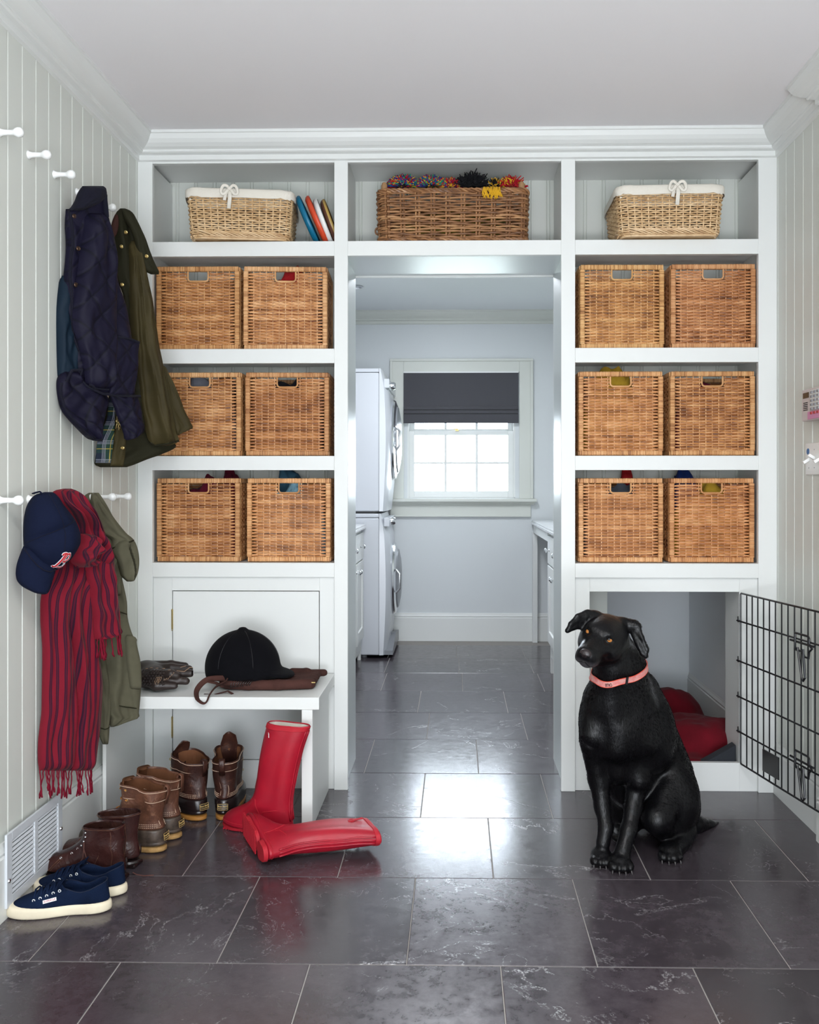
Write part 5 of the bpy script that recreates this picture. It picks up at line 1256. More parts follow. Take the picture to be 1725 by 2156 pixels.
o, sV = relief([(1120, 252, 330), (1180, 225, 420), (1250, 198, 520), (1400, 145, 700), (1500, 122, 820), (1580, 113, 835), (1650, 114, 815), (1750, 140, 785), (1850, 228, 758), (1930, 370, 725), (1975, 480, 690), (1994, 580, 655)], tf=.026, tb=.0, fold=lambda u, v: .012*sin(pi*u)*v, shift=.022, prof=3, topcap=.2, botcap=.10, nv=50, nu=40, name='visor', m=M['capnavy'], **kw)
trim(sV, [(258, 1160), (360, 1310), (480, 1450), (600, 1540), (720, 1572), (830, 1540)], .0016, 'brim_seam', M['navycord'], cp, .003)
for p_ in ([(300, 1040), (500, 940), (700, 860), (940, 760), (1180, 640)], [(700, 180), (820, 420), (900, 620), (960, 860), (940, 1200)]): trim(sCr, p_, .0009, 'crown_seam', M['navycord'], cp, .001)
MB().tube([onplane(20+a/ZS6, 1020+b/ZS6, CPp, CQ)+sCr.n*o_ for a, b, o_ in ((430, 165, 0), (480, 145, .01), (540, 130, .015), (590, 175, .02), (620, 215, .02))], .0055, 8, flat=.4).build('back_strap', M['capnavy'], cp, smooth='all')
strokes = [[(975, 1222), (940, 1290), (900, 1350), (850, 1410), (800, 1462), (760, 1478), (742, 1452)], [(915, 1262), (930, 1235), (965, 1222), (1010, 1240), (1045, 1232), (1052, 1275), (1030, 1330), (985, 1362), (920, 1378)], [(920, 1378), (965, 1380), (962, 1420), (930, 1465), (880, 1488), (815, 1476)], [(1000, 1240), (960, 1300), (930, 1350)]]
for nm, r, lf, mm_ in (('emblem_outline', .0040, .0030, M['capwhite']), ('emblem_letter', .0024, .0052, M['capred'])):
    e_ = MB()
    for s_ in strokes:
        P = []
        for i in range(len(s_)-1):
            for k in range(4): t = k/4; P.append(sCr(s_[i][0]*(1-t)+s_[i+1][0]*t, s_[i][1]*(1-t)+s_[i+1][1]*t, lf))
        P.append(sCr(*s_[-1], lf)); e_.tube(P, r, 8, flat=.5, up=sCr.n)
    e_.build(nm, mm_, cp, smooth='all')
# ================================================================== footwear
class Last:
    """stacked horizontal outlines of a shoe; toe towards +x, heel at x=0. level = (z, x0, x1, heel half width, ball half width)"""
    def __init__(s, lv, tilt=None, n=44, toe=.28, heel=.20, side=1, cur=.008, warp=None):
        s.lv = lv; s.tilt = tilt or (lambda x, z: 0); s.n = n; s.toe = toe; s.heel = heel; s.sd = side; s.cur = cur; s.warp = warp
    def par(s, z):
        L = s.lv
        if z <= L[0][0]: return L[0][1:]
        for a, b in zip(L, L[1:]):
            if z <= b[0]: t = (z-a[0])/(b[0]-a[0]+1e-9); return [a[i]*(1-t)+b[i]*t for i in range(1, 5)]
        return L[-1][1:]
    def hw(s, u, wh, wb):
        t = min(max((u-.25)/.42, 0), 1); t = t*t*(3-2*t); w = wh*(1-t)+wb*t; w *= 1-.07*math.exp(-((u-.40)/.12)**2)
        if u < s.heel: w *= sqrt(max(0, 1-((s.heel-u)/s.heel)**2))
        if u > 1-s.toe: w *= max(0, 1-((u-1+s.toe)/s.toe)**2.3)**.5
        return w
    def ring(s, p, z, inset=0):
        x0, x1, wh, wb = p; x0 += inset; x1 -= inset; wh -= inset; wb -= inset; out = []
        for k in range(s.n):
            a = 2*pi*k/s.n; u = .5-.5*cos(a); x = x0+(x1-x0)*u; w = s.hw(u, wh, wb)*(1 if sin(a) >= 0 else -1)*(0 if k in (0, s.n//2) else 1)
            c = s.sd*s.cur*sin(pi*min(max((x-x0)/.28, 0), 1)); q = Vector((x, w+c, z+s.tilt(x, z)))
            if s.warp: q = s.warp(q)
            out.append(q)
        return out[::-1]
    def rings(s, inset=0, z0=None, z1=None, steps=None):
        zs = [l[0] for l in s.lv if (z0 is None or l[0] >= z0) and (z1 is None or l[0] <= z1)]
        return [s.ring(s.par(z), z, inset) for z in zs]
    def side(s, x, z, sg, out=0):
        x0, x1, wh, wb = s.par(z); u = min(max((x-x0)/(x1-x0), .001), .999); c = s.sd*s.cur*sin(pi*min(max((x-x0)/.28, 0), 1))
        q = Vector((x, sg*(s.hw(u, wh, wb)+out)+c, z+s.tilt(x, z))); return s.warp(q) if s.warp else q
    def build(s, name, m, par, sub=1, hollow=None, **k):
        r = s.rings()
        if hollow:
            top = s.lv[-1]; zt = top[0]
            r += [s.ring(s.par(zt), zt+.0015, .0012), s.ring(s.par(zt), zt, .0032)]
            for z in hollow: r.append(s.ring(s.par(z), z, .0038))
        return MB().loft(r).build(name, m, par, smooth=True, ang=50, world=False, sub=sub)
def leather(name, a, b, r=.42, sc=9, scuff=(.30, .15, .09), amt=.5):
    m = mat(name, a, r, .4, nz=0, col2=b, vscale=sc, detail=8); nt = m.node_tree; L = nt.links.new; p = nt.nodes['Principled BSDF']
    tc = nd(nt, 'ShaderNodeTexCoord'); big = nd(nt, 'ShaderNodeTexNoise', Scale=20, Detail=5, Roughness=.55); big.inputs['Distortion'].default_value = 1.4; L(tc.outputs['Object'], big.inputs['Vector'])
    fine = nd(nt, 'ShaderNodeTexNoise', Scale=130, Detail=4); L(tc.outputs['Object'], fine.inputs['Vector'])
    b1 = bump(nt, p, big.outputs[0], .45, .009); bump(nt, p, fine.outputs[0], .35, .0015, b1)
    sc_ = nd(nt, 'ShaderNodeTexNoise', Scale=26, Detail=9, Roughness=.75); sc_.inputs['Distortion'].default_value = 1.0; L(tc.outputs['Object'], sc_.inputs['Vector'])
    mr = nd(nt, 'ShaderNodeMapRange'); mr.inputs[1].default_value = .54; mr.inputs[2].default_value = .70; mr.inputs[4].default_value = amt; L(sc_.outputs[0], mr.inputs[0])
    src = p.inputs['Base Color'].links[0].from_socket; mx = nd(nt, 'ShaderNodeMix', data_type='RGBA'); L(mr.outputs[0], mx.inputs[0]); L(src, mx.inputs[6]); mx.inputs[7].default_value = (*scuff, 1); L(mx.outputs[2], p.inputs['Base Color'])
    return m
M['leather_tan'] = leather('tan_oiled_leather', (.055, .020, .012), (.165, .066, .036), .55, 16, (.33, .17, .10), .7)
M['leather_dk'] = leather('dark_brown_leather', (.024, .009, .008), (.068, .024, .015), .42, 10, (.20, .085, .05), .5)
M['leather_ox'] = leather('oxblood_leather', (.024, .008, .008), (.050, .017, .014), .27, 9, (.10, .05, .04), .3)
M['suede_in'] = mat('brown_suede_inside', (.15, .062, .03), .9, .1, nz=.4, nscale=80)
M['rubber_dk'] = mat('dark_brown_rubber', (.014, .008, .008), .25, .5); M['rubber_worn'] = mat('worn_brown_rubber', (.030, .020, .016), .4, .4, col2=(.11, .08, .06), vscale=30, nz=.2)
M['crepe'] = mat('amber_crepe_sole', (.36, .16, .035), .4, .4, nz=.2); M['crepe_dirty'] = mat('tan_chain_sole', (.34, .20, .075), .7, .2, nz=.5, nscale=90, var=.3, vscale=30)
M['lace_tan'] = mat('rawhide_lace', (.55, .20, .03), .7); M['lace_br'] = mat('brown_lace', (.09, .03, .022), .8); M['thread'] = mat('pale_stitching', (.52, .36, .26), .8)
M['patch'] = mat('dark_heel_patch', (.02, .014, .010), .4); M['gold_print'] = mat('gold_print', (.55, .38, .14), .5)

def duck_boot(name, label, loc, yaw, side, lea, rub, sole, tongue_up=.02, group=None, seed=1, lace=True, H=.225):
    rr = random.Random(seed)
    t = thing(name, label, 'boot', loc, (0, 0, yaw), group)
    so = Last([(0, .004, .296, .034, .048), (.004, 0, .300, .036, .050), (.017, .001, .300, .036, .050), (.019, .004, .297, .034, .048)], side=side)
    so.build('outsole', sole, t)
    til = lambda x, z: max(0, z-.02)*.16*(max(0, .16-x)/.16)-.0
    ru = Last([(.018, .004, .297, .035, .048), (.026, .001, .301, .038, .051), (.034, .004, .298, .036, .049), (.036, .002, .299, .038, .051), (.050, .003, .292, .0395, .050), (.062, .005, .274, .039, .047), (.070, .007, .250, .038, .044), (.074, .008, .232, .036, .040)], side=side)
    ru.build('rubber_bottom', rub, t)
    wob = lambda q: Vector((q.x, q.y, q.z))+Vector((nz(q.x*14+seed, q.y*14, q.z*16), nz(q.x*14, q.y*14+seed, q.z*16), 0))*(.016*min(1, max(0, (q.z-.07)/.05)))+(Vector((0, 0, (q.x-.02)*.14-.006+abs(q.y)*.12*(q.x > .07)))*min(1, max(0, (q.z-.13)/.08)))
    le = Last([(.068, .006, .252, .038, .044), (.076, .006, .236, .0395, .044), (.088, .010, .205, .038, .043), (.100, .014, .182, .038, .043), (.120, .013, .164, .041, .045), (.150, .008, .156, .045, .048), (.185, .003, .152, .048, .050), (H, .001, .150, .050, .050)], side=side, heel=.32, toe=.36, cur=.006, warp=wob)
    le.build('leather_shaft', lea, t, hollow=[H-.02, H-.06, .12, .10])
    ins = MB().loft([le.ring(le.par(z), z, .0055) for z in (H-.004, H-.05, .12, .09)], False); ins.build('inner_lining', M['suede_in'], t, world=False, smooth=True)
    st = MB()
    for row, zz in enumerate((.080, .085, .090)):
        for sg in (-1, 1):
            x = .02
            while x < le.par(zz)[1]-.012:
                a = le.side(x, zz, sg, .0008); b = le.side(x+.0035, zz, sg, .0008); st.tube([a, b], .0009, 4); x += .0062
        for k in range(9):
            a_ = pi*(.62+.76*k/8); p_ = le.par(zz); st.tube([le.side(p_[0]+.004+.012*abs(k-4)/4, zz, (1 if k > 4 else -1), .001)+Vector((-.001, 0, 0)), le.side(p_[0]+.004+.012*abs(k-4)/4, zz, (1 if k > 4 else -1), .001)+Vector((-.001, .002, 0))], .0009, 4)
    st.build('welt_stitching', M['thread'], t, world=False)
    # collar seam, back stay and pull loop
    sm = MB()
    for dz in (-.004, -.036):
        rg = le.ring(le.par(H+dz), H+dz, -.0012); sm.tube(rg+[rg[0]], .0011, 4, caps=False)
    for dy in (-.013, .013):
        P = []
        for z in np.linspace(.085, H-.004, 14): p_ = le.par(z); q = wob(Vector((p_[0]-.001+.002*(abs(dy)/.013), dy+le.sd*.0, z))); P.append(q+Vector((.0035, 0, 0)))
        sm.tube(P, .0011, 4)
    sm.build('seams', M['thread'], t, world=False, smooth=True)
    pl = MB(); z1 = H-.004; b0 = wob(Vector((.000, 0, z1-.045))); b1 = wob(Vector((-.001, 0, z1)))
    pl.tube([b0+Vector((-.001, 0, 0)), b1+Vector((-.004, 0, -.004)), b1+Vector((-.003, 0, .012)), b1+Vector((.005, 0, .018)), b1+Vector((.011, 0, .010)), b1+Vector((.010, 0, -.010))], .0105, 10, flat=.22, up=(1, 0, 0))
    pl.build('pull_loop', lea, t, world=False, smooth='all')
    ey = MB()
    for sg in (-1, 1):
        for z in np.linspace(.105, H-.014, 4):
            c = le.side(le.par(z)[1]*.80, z, sg, .0005); ey.tube([c+Vector((.0035*cos(a), 0, .0035*sin(a))) for a in np.linspace(0, 2*pi, 12)], .0011, 5)
    ey.build('eyelets', M['brass'], t, world=False, smooth='all')
    # tongue standing up in the throat
    tg = MB(); rg = []
    for z, w, dx in ((H-.05, .022, -.006), (H-.01, .028, -.008), (H+.012, .030, -.016), (H+.012+tongue_up, .022, -.030), (H+.016+tongue_up*1.2, .010, -.036)):
        q = wob(Vector((.146+dx, side*.006, z))); rg.append([q+Vector((.004*cos(a)+.010*cos(a*0)-.014*(abs(sin(a))**2), w*sin(a), 0)) for a in np.linspace(0, 2*pi, 16, endpoint=False)])
    tg.loft(rg); tg.build('tongue', M['suede_in'] if lea != M['leather_dk'] else lea, t, world=False, smooth='all')
    if lace:
        lc = MB()
        for i, z in enumerate(np.linspace(.105, H-.014, 4)):
            xx = le.par(z)[1]
            a, b = le.side(xx*.80, z, -1, .002), le.side(xx*.80, z, 1, .002); mid = wob(Vector((xx+.006, 0, z-.004)))
            lc.tube([a, (a+mid)/2+Vector((.012, 0, 0)), mid+Vector((.003, 0, 0)), (b+mid)/2+Vector((.012, 0, 0)), b], .0018, 6)
        a = le.side(.13, .12, -side, .004)
        for k in range(3): lc.tube([a, a+Vector((.006, -side*.010, -.012-.004*k)), a+Vector((.016+.006*k, -side*.014, -.034)), a+Vector((.020, -side*.008, -.060-.006*k))], .0016, 5)
        lc.build('laces', M['lace_tan'], t, world=False, smooth='all')
    # heel patch with print, wrapped on the rubber
    hp = MB(); R0 = .036
    def hpt(v, z, o): u = v/R0; p_ = ru.par(z); return Vector((p_[0]+.017-(.0195+o)*cos(u*.9), (.0185+o)*sin(u*.9)*1.55, z))
    for k in range(10):
        v0, v1 = -.021+.042*k/10, -.021+.042*(k+1)/10; hp.add([hpt(v0, .040, .003), hpt(v1, .040, .003), hpt(v1, .060, .003), hpt(v0, .060, .003)], [(0, 3, 2, 1)])
    hp.build('heel_patch', M['patch'], t, world=False)
    fr_ = MB(); fr_.tube([hpt(v, .040, .0035) for v in np.linspace(-.021, .021, 9)]+[hpt(v, .060, .0035) for v in np.linspace(.021, -.021, 9)]+[hpt(-.021, .040, .0035)], .0007, 4); fr_.build('patch_border', M['gold_print'], t, world=False)
    for txt, z, s_ in (('Bean Boots', .053, .0085), ('MAINE HUNTING SHOE', .0455, .0036)):
        q = text_mesh(txt, s_, 'patch_lettering', M['gold_print'], t, Matrix.Identity(4), world=False)
        for v in q.data.vertices: v.co = hpt(-v.co.x, z+v.co.y, .0036+v.co.z)
    return t
def place(px, py, toe_px, toe_py, L):
    a = fl(px, py); b = fl(toe_px, toe_py); d = (b-a); return a, math.atan2(d.y, d.x)
GRP = 'boots and shoes standing along the left wall'
# dark brown pair under the bench
a = fl(420, 1733); duck_boot('duck_boot', 'dark brown leather duck boot, left one of the pair standing under the bench', (a.x+.012, a.y+.018, 0), radians(140), 1, M['leather_dk'], M['rubber_dk'], M['crepe'], .022, seed=2, lace=False, H=.205)
a = fl(467, 1733); duck_boot('duck_boot', 'dark brown duck boot seen squarely from the heel, next to the red rubber boots', (a.x, a.y+.012, 0), radians(97), -1, M['leather_dk'], M['rubber_dk'], M['crepe'], .034, seed=5, lace=False, H=.208)
# worn tan pair
a = fl(368, 1772); duck_boot('duck_boot', 'worn tan duck boot at the back of the muddy pair, nearest the bench', (a.x+.014, a.y+.030, 0), radians(170), 1, M['leather_tan'], M['rubber_worn'], M['crepe_dirty'], .0, seed=8, lace=False, H=.203)
a = fl(350, 1795); duck_boot('duck_boot', 'worn tan duck boot with orange laces at the front of the muddy pair', (a.x-.002, a.y+.012, 0), radians(172), -1, M['leather_tan'], M['rubber_worn'], M['crepe_dirty'], .0, seed=11, H=.200)

def ankle_boot(label, loc, yaw, side, seed, trail):
    t = thing('ankle_boot', label, 'boot', loc, (0, 0, yaw)); H = .158
    Last([(0, .004, .288, .031, .045), (.003, .001, .291, .033, .047), (.018, .002, .290, .033, .047), (.021, .006, .286, .031, .045)], side=side).build('rubber_sole', M['rubber_dk'], t)
    MB().box(.004, .075, -.026+side*.002, .026+side*.002, 0, .012).build('heel_block', M['rubber_dk'], t, world=False, bevel=.004)
    wob = lambda q: q+Vector((nz(q.x*16+seed, q.y*14, q.z*22), nz(q.x*16, q.y*14+seed, q.z*22), 0))*(.013*min(1, max(0, (q.z-.04)/.05)))+Vector((0, 0, (q.x-.05)*-.06*min(1, max(0, (q.z-.08)/.06))))
    le = Last([(.020, .005, .287, .032, .045), (.030, .002, .289, .034, .047), (.042, .003, .286, .035, .046), (.054, .006, .262, .034, .042), (.064, .009, .226, .033, .039), (.076, .012, .190, .032, .037), (.090, .014, .162, .032, .037), (.110, .014, .142, .034, .038), (.135, .010, .132, .037, .039), (H, .006, .130, .039, .040)], side=side, heel=.30, toe=.34, warp=wob)
    le.build('leather_upper', M['leather_ox'], t, hollow=[H-.02, .11, .08])
    MB().loft([le.ring(le.par(z), z, .0055) for z in (H-.004, .12, .08)], False).build('inner_lining', M['leather_dk'], t, world=False, smooth=True)
    ey = MB(); lc = MB(); zs = list(np.linspace(.066, .145, 7)); pr = []
    for i, z in enumerate(zs):
        f = .90 if z > .09 else .87; row = []
        for sg in (-1, 1):
            c = le.side(le.par(z)[1]*f-.004, z, sg, .0008); row.append(c)
            if i > 2: ey.ball(c+Vector((0, sg*.001, 0)), .0032, 8, 6)
            else: ey.tube([c+Vector((.003*cos(a), 0, .003*sin(a))) for a in np.linspace(0, 2*pi, 10)], .0011, 5)
        pr.append(row)
    ey.build('lace_hooks', M['chrome'], t, world=False, smooth='all')
    for i in range(len(pr)-1):
        if i > 3: break
        for a, b in ((pr[i][0], pr[i+1][1]), (pr[i][1], pr[i+1][0])):
            m_ = (a+b)/2+Vector((.010, 0, .006)); lc.tube([a, (a+m_)/2+Vector((.003, 0, .002)), m_, (b+m_)/2+Vector((.003, 0, .002)), b], .0016, 6)
    c = pr[4][0 if side > 0 else 1]; sg = -1 if side > 0 else 1
    for k in range(2): lc.tube([c, c+Vector((-.004, sg*.008, -.02)), c+Vector((-.002-.012*k, sg*.010, -.045)), c+Vector((.012, sg*.012, -.066-.008*k))], .0016, 5)
    lc.build('laces', M['lace_br'], t, world=False, smooth='all')
    sm = MB()
    for f, z0, z1 in ((.30, .03, .085), (.09, .03, H-.01)):
        for sg in (-1, 1): sm.tube([le.side(.012+f*.25*(1 if f < .2 else 1)+(z-z0)*(-.25 if f > .2 else 0), z, sg, .0007) for z in np.linspace(z0, z1, 10)], .0009, 4)
    for sg in (-1, 1):
        sm.tube([le.side(x, z, sg, .0007) for x, z in zip(np.linspace(.19, .222, 8), np.linspace(.064, .030, 8))], .0010, 4)
        for q in np.linspace(0, 1, 12): sm.ball(le.side(.182+.032*q, .064-.032*q, sg, .0005), .0013, 6, 4)
    rg = le.ring(le.par(H-.004), H-.004, -.0008); sm.tube(rg+[rg[0]], .0009, 4, caps=False)
    sm.build('seams', M['thread'] if 0 else M['leather_tan'], t, world=False, smooth='all')
    b = wob(Vector((.003, 0, .052))); MB().tube([b+Vector((-.003, 0, -.014)), b+Vector((-.004, 0, 0)), b+Vector((-.002, 0, .014))], .004, 8, flat=.3, up=(1, 0, 0)).build('heel_tab', M['rubber_dk'], t, world=False, smooth='all')
    if trail: MB().tube([(-.004, -.03, .010), (-.012, -.034, .003), (-.040, -.028, .003), (-.066, -.036, .003)], .0016, 6).build('trailing_lace', M['lace_br'], t, world=False, smooth='all')
    return t
a = fl(290, 1838); ankle_boot('oxblood leather lace-up boot at the back of its pair, toe hidden', (a.x-.010, a.y+.052, 0), radians(170), 1, 21, False)
a = fl(262, 1862); ankle_boot('oxblood leather lace-up ankle boot standing right behind the navy sneakers', (a.x-.004, a.y+.028, 0), radians(173), -1, 24, True)

def sneaker(label, loc, yaw, side, lab):
    t = thing('canvas_sneaker', label, 'sneaker', loc, (0, 0, yaw))
    if 'cream' not in M: M['cream'] = mat('cream_rubber', (.74, .66, .50), .5, .3, nz=.1, var=.08, vscale=12)
    if 'canvas' not in M: M['canvas'] = mat('navy_canvas', (.0050, .0115, .034), .9, .1, nz=.5, nscale=350, var=.25, vscale=10); M['canvas_in'] = mat('navy_lining', (.005, .010, .030), .9)
    so = Last([(0, .006, .262, .031, .045), (.003, .001, .268, .034, .048), (.012, -.001, .270, .035, .049), (.026, .001, .268, .034, .048), (.030, .004, .262, .032, .046)], side=side, toe=.34, tilt=lambda x, z: max(0, z)*.22*max(0, (x-.17)/.09))
    so.build('foxing', M['cream'], t)
    til = lambda x, z: max(0, z-.04)*(.35*max(0, (.05-x)/.05))
    up = Last([(.024, .004, .262, .031, .045), (.032, .005, .256, .0325, .045), (.040, .006, .240, .033, .043), (.048, .008, .218, .033, .040), (.056, .009, .192, .032, .037), (.064, .010, .166, .031, .034), (.071, .011, .148, .030, .031)], side=side, toe=.34, heel=.26, tilt=til)
    r = up.rings()
    # opening: the top ring steps in to the collar edge and down the inside
    top = up.par(.071); op = (.014, .128, .0275, .0265)
    r.append(up.ring((.012, .140, .029, .029), .0735)); r.append(up.ring(op, .0735)); r.append(up.ring((.016, .124, .025, .024), .068)); r.append(up.ring((.016, .130, .027, .028), .045)); r.append(up.ring((.018, .16, .027, .032), .034))
    def lower(p):     # collar line dips at the ankle
        k = math.exp(-((p.x-.075)/.030)**2)*min(1, max(0, (p.z-.05)/.02)); return p+Vector((0, 0, -.013*k))
    r = [[lower(p) for p in q] for q in r]
    MB().loft(r).build('canvas_upper', M['canvas'], t, smooth=True, ang=60, world=False, sub=1)
    MB().loft([up.ring((.018, .15, .026, .030), z) for z in (.0345, .036)]).build('insole', M['canvas_in'], t, world=False)
    ey = MB(); lc = MB(); xs_ = np.linspace(.132, .196, 5)
    def topz(x): # crest height of the vamp at x
        for z in np.linspace(.071, .030, 60):
            if up.par(z)[1] > x+.012: return z
        return .03
    pr = []
    for x in xs_:
        z = topz(x); row = []
        for sg in (-1, 1):
            c = up.side(x-.004, z-.004, sg, .0009); row.append(c); ey.tube([c+Vector((.0032*cos(a), 0, .0032*sin(a))) for a in np.linspace(0, 2*pi, 12)], .0010, 5)
        pr.append(row)
    ey.build('eyelets', M['peg'], t, world=False, smooth='all')
    for i, (x, row) in enumerate(zip(xs_, pr)):
        a, b = row; m_ = Vector((x, (a.y+b.y)/2, max(a.z, b.z)+.0155))
        lc.tube([a, Vector((a.x, a.y*.6+m_.y*.4, m_.z-.001)), m_, Vector((b.x, b.y*.6+m_.y*.4, m_.z-.001)), b], .0030, 6, flat=.5)
        if i: pa, pb = pr[i-1]; lc.tube([pa, (pa+b)/2+Vector((0, 0, .0165)), b], .0028, 6, flat=.5); lc.tube([pb, (pb+a)/2+Vector((0, 0, .018)), a], .0028, 6, flat=.5)
    k0 = (pr[0][0]+pr[0][1])/2+Vector((-.002, 0, .019))
    for sg in (-1, 1):
        lc.tube([k0, k0+Vector((-.010, sg*.012, .010)), k0+Vector((-.004, sg*.030, .004)), k0+Vector((.006, sg*.034, -.012)), k0+Vector((.008, sg*.018, -.002)), k0], .0028, 6, flat=.5)
        lc.tube([k0, k0+Vector((.004, sg*.020, -.002)), k0+Vector((-.012, sg*.032, -.018)), k0+Vector((-.016, sg*.034, -.036))], .0028, 6, flat=.5)
    lc.ball(k0, (.008, .006, .005)); lc.build('laces', M['canvas'], t, world=False, smooth='all')
    sm = MB()
    rg = [lower(p) for p in up.ring((.012, .140, .0295, .0295), .0725)]; sm.tube(rg+[rg[0]], .0013, 5, caps=False)
    sm.build('collar_binding', M['canvas_in'], t, world=False, smooth='all')
    if lab:
        sg = -side; q = []
        cx, cz = .150, .0485; p0 = up.side(cx+.018, cz-.004, sg, .0008); p1 = up.side(cx-.018, cz+.003, sg, .0008); ex = (p1-p0).normalized(); upv = Vector((0, -sg*.45, .9)); ez = (upv-ex*upv.dot(ex)).normalized(); c = (p0+p1)/2+Vector((0, sg*.002, 0)); nn = ex.cross(ez)
        if nn.y*sg < 0: nn = -nn
        B_ = [c+ex*a_+ez*b_ for a_, b_ in ((-.017, -.0042), (.017, -.0042), (.017, .0042), (-.017, .0042))]
        o = MB().loft([B_, [v+nn*.0008 for v in B_]]).build('side_label', M['peg'], t, world=False); fixnormals(o)
        xa = ex if ex.cross(ez).dot(nn) > 0 else -ex
        Mx = Matrix(((xa.x, ez.x, nn.x, 0), (xa.y, ez.y, nn.y, 0), (xa.z, ez.z, nn.z, 0), (0, 0, 0, 1))); Mx.translation = c+nn*.0011
        text_mesh('SUPERGA', .0072, 'label_lettering', mat('label_red', (.4, .03, .06), .6), t, Mx, world=False)
    return t
a = fl(268, 1880); sneaker('navy canvas sneaker, rear one of the pair against the vent grille', (a.x, a.y, 0), radians(178), 1, False).scale = (1.0,)*3
a = fl(236, 1914); sneaker('navy canvas sneaker nearest the camera with a small white side label', (a.x, a.y, 0), radians(189), -1, True).scale = (1.01,)*3

# ------------------------------------------------------------------ red rubber boots
M['redrubber'] = mat('red_rubber', (.40, .007, .022), .40, .45, nz=.12, nscale=30, col2=(.30, .006, .020), vscale=7)
M['redsole'] = mat('red_sole_rubber', (.44, .015, .028), .6, .3, nz=.2, nscale=60)
def wellie(label, loc, rot, side, dent):
    t = thing('rubber_boot', label, 'rubber boot', loc)
    t.rotation_euler = rot
    def wob(q):
        z = q.z; k = max(0, (z-.12)/.27)
        x = q.x-.055*k*k-.01*k
        bl = math.exp(-((z-.17)/.05)**2)*dent
        y = q.y*(1-.12*bl)
        return Vector((x+nz(q.x*9, q.y*9, z*9+side)*.005*min(1, z/.1), y+nz(q.y*9, z*9, q.x*9+3*side)*.005*min(1, z/.1), z+(.03*(q.x-.05))*k))
    sl = MB().loft(Last([(0, .002, .078, .028, .030), (.014, .002, .080, .030, .032)], side=side, n=36, toe=.25, heel=.4).rings()); sl.loft(Last([(.004, .095, .270, .036, .044), (.014, .09, .272, .038, .047)], side=side, n=36, toe=.5, heel=.3).rings())
    for i in range(14):
        x = .11+i*.0105; sl.box(x, x+.005, -.040+side*.004, .040+side*.004, .0015, .006)
    sl.build('cleated_sole', M['redsole'], t, world=False, smooth=True)
    le = Last([(.012, .000, .274, .033, .048), (.022, -.002, .278, .036, .051), (.028, .000, .274, .034, .048), (.040, .001, .270, .035, .047), (.055, .003, .252, .036, .044), (.070, .005, .222, .036, .041), (.085, .008, .186, .036, .039), (.105, .009, .156, .037, .040), (.135, .006, .140, .040, .041), (.18, .000, .138, .043, .044), (.25, -.002, .142, .043, .044), (.33, -.004, .146, .036, .036), (.375, -.004, .148, .030, .030)], side=side, heel=.36, toe=.38, n=48, warp=wob)
    le.build('boot_shell', M['redrubber'], t, hollow=[.36, .30, .2, .1])
    MB().loft([le.ring(le.par(z), z, .0045) for z in (.372, .30, .2)], False).build('cotton_lining', M['linen'], t, world=False, smooth=True)
    b = MB(); b.loft([le.ring(le.par(z), z, -i_) for z, i_ in ((.358, 0), (.359, .0022), (.372, .0024), (.3735, 0))], False, False); b.build('top_band', M['redsole'], t, world=False, smooth=True)
    rb = MB()
    for dy in (-.011, 0, .011):
        rb.tube([wob(Vector((le.par(z)[0]+.0005+abs(dy)*.10, dy, z))) for z in np.linspace(.05, .358, 24)], .0030, 6)
    rb.build('back_ribs', M['redrubber'], t, world=False, smooth='all')
    sm = MB()
    for sg in (-1, 1):
        sm.tube([le.side(x, z, sg, .0004) for x, z in ((.10, .03), (.10, .05), (.105, .075), (.115, .10), (.12, .12))], .0014, 5)
        sm.tube([le.side(x, z, sg, .0004) for x, z in ((.02, .085), (.05, .088), (.09, .080), (.10, .06))], .0012, 5)
    rg = le.ring(le.par(.030), .030, -.0008); sm.tube(rg+[rg[0]], .0012, 4, caps=False)
    sm.build('moulded_seams', M['redsole'], t, world=False, smooth='all')
    c = le.side(.118, .340, side, .0012); lb = MB(); lb.box(-.011, .011, -.0008, .0008, -.007, .007); lb.xf(Matrix.Translation(c) @ Matrix.Rotation(-side*.9, 4, 'Z')); lb.build('white_label', M['peg'], t, world=False)
    text_mesh('HUNTER', .0052, 'label_lettering', mat('label_red', (.4, .03, .06), .6), t, Matrix.Translation(c+Vector((.001, side*.0012, 0))) @ Matrix.Rotation(-side*.9+(pi if side > 0 else 0), 4, 'Z') @ Matrix.Rotation(pi/2, 4, 'X'), world=False)
    sp = MB(); c = le.side(.085, .322, -side, .002); sp.box(-.004, .004, -.0012, .0012, -.022, .030); sp.xf(Matrix.Translation(c)); sp.tube([c+Vector((.009*cos(a), 0, .009*sin(a)-.01)) for a in np.linspace(0, 2*pi, 14)], .0012, 5); sp.build('strap_tab', M['redsole'], t, world=False)
    return t
a = fl(612, 1757)
wellie('red rubber boot standing upright against the bench leg', (a.x+.010, a.y-.004, 0), (0, 0, radians(160)), 1, 1).scale = (.97,)*3
# the fallen one: shaft axis along the floor
zax = Vector((.875, .475, .035)).normalized(); xax = Vector((-.475, .875, .10)); xax = (xax-zax*xax.dot(zax)).normalized(); yax = zax.cross(xax)
Rm = Matrix((xax, yax, zax)).transposed(); base_ = fl(556, 1824)
wellie('red rubber boot lying on its side with the sole facing left', (base_.x+.008, base_.y-.035, .042), Rm.to_euler(), -1, .4).scale = (.95,)*3

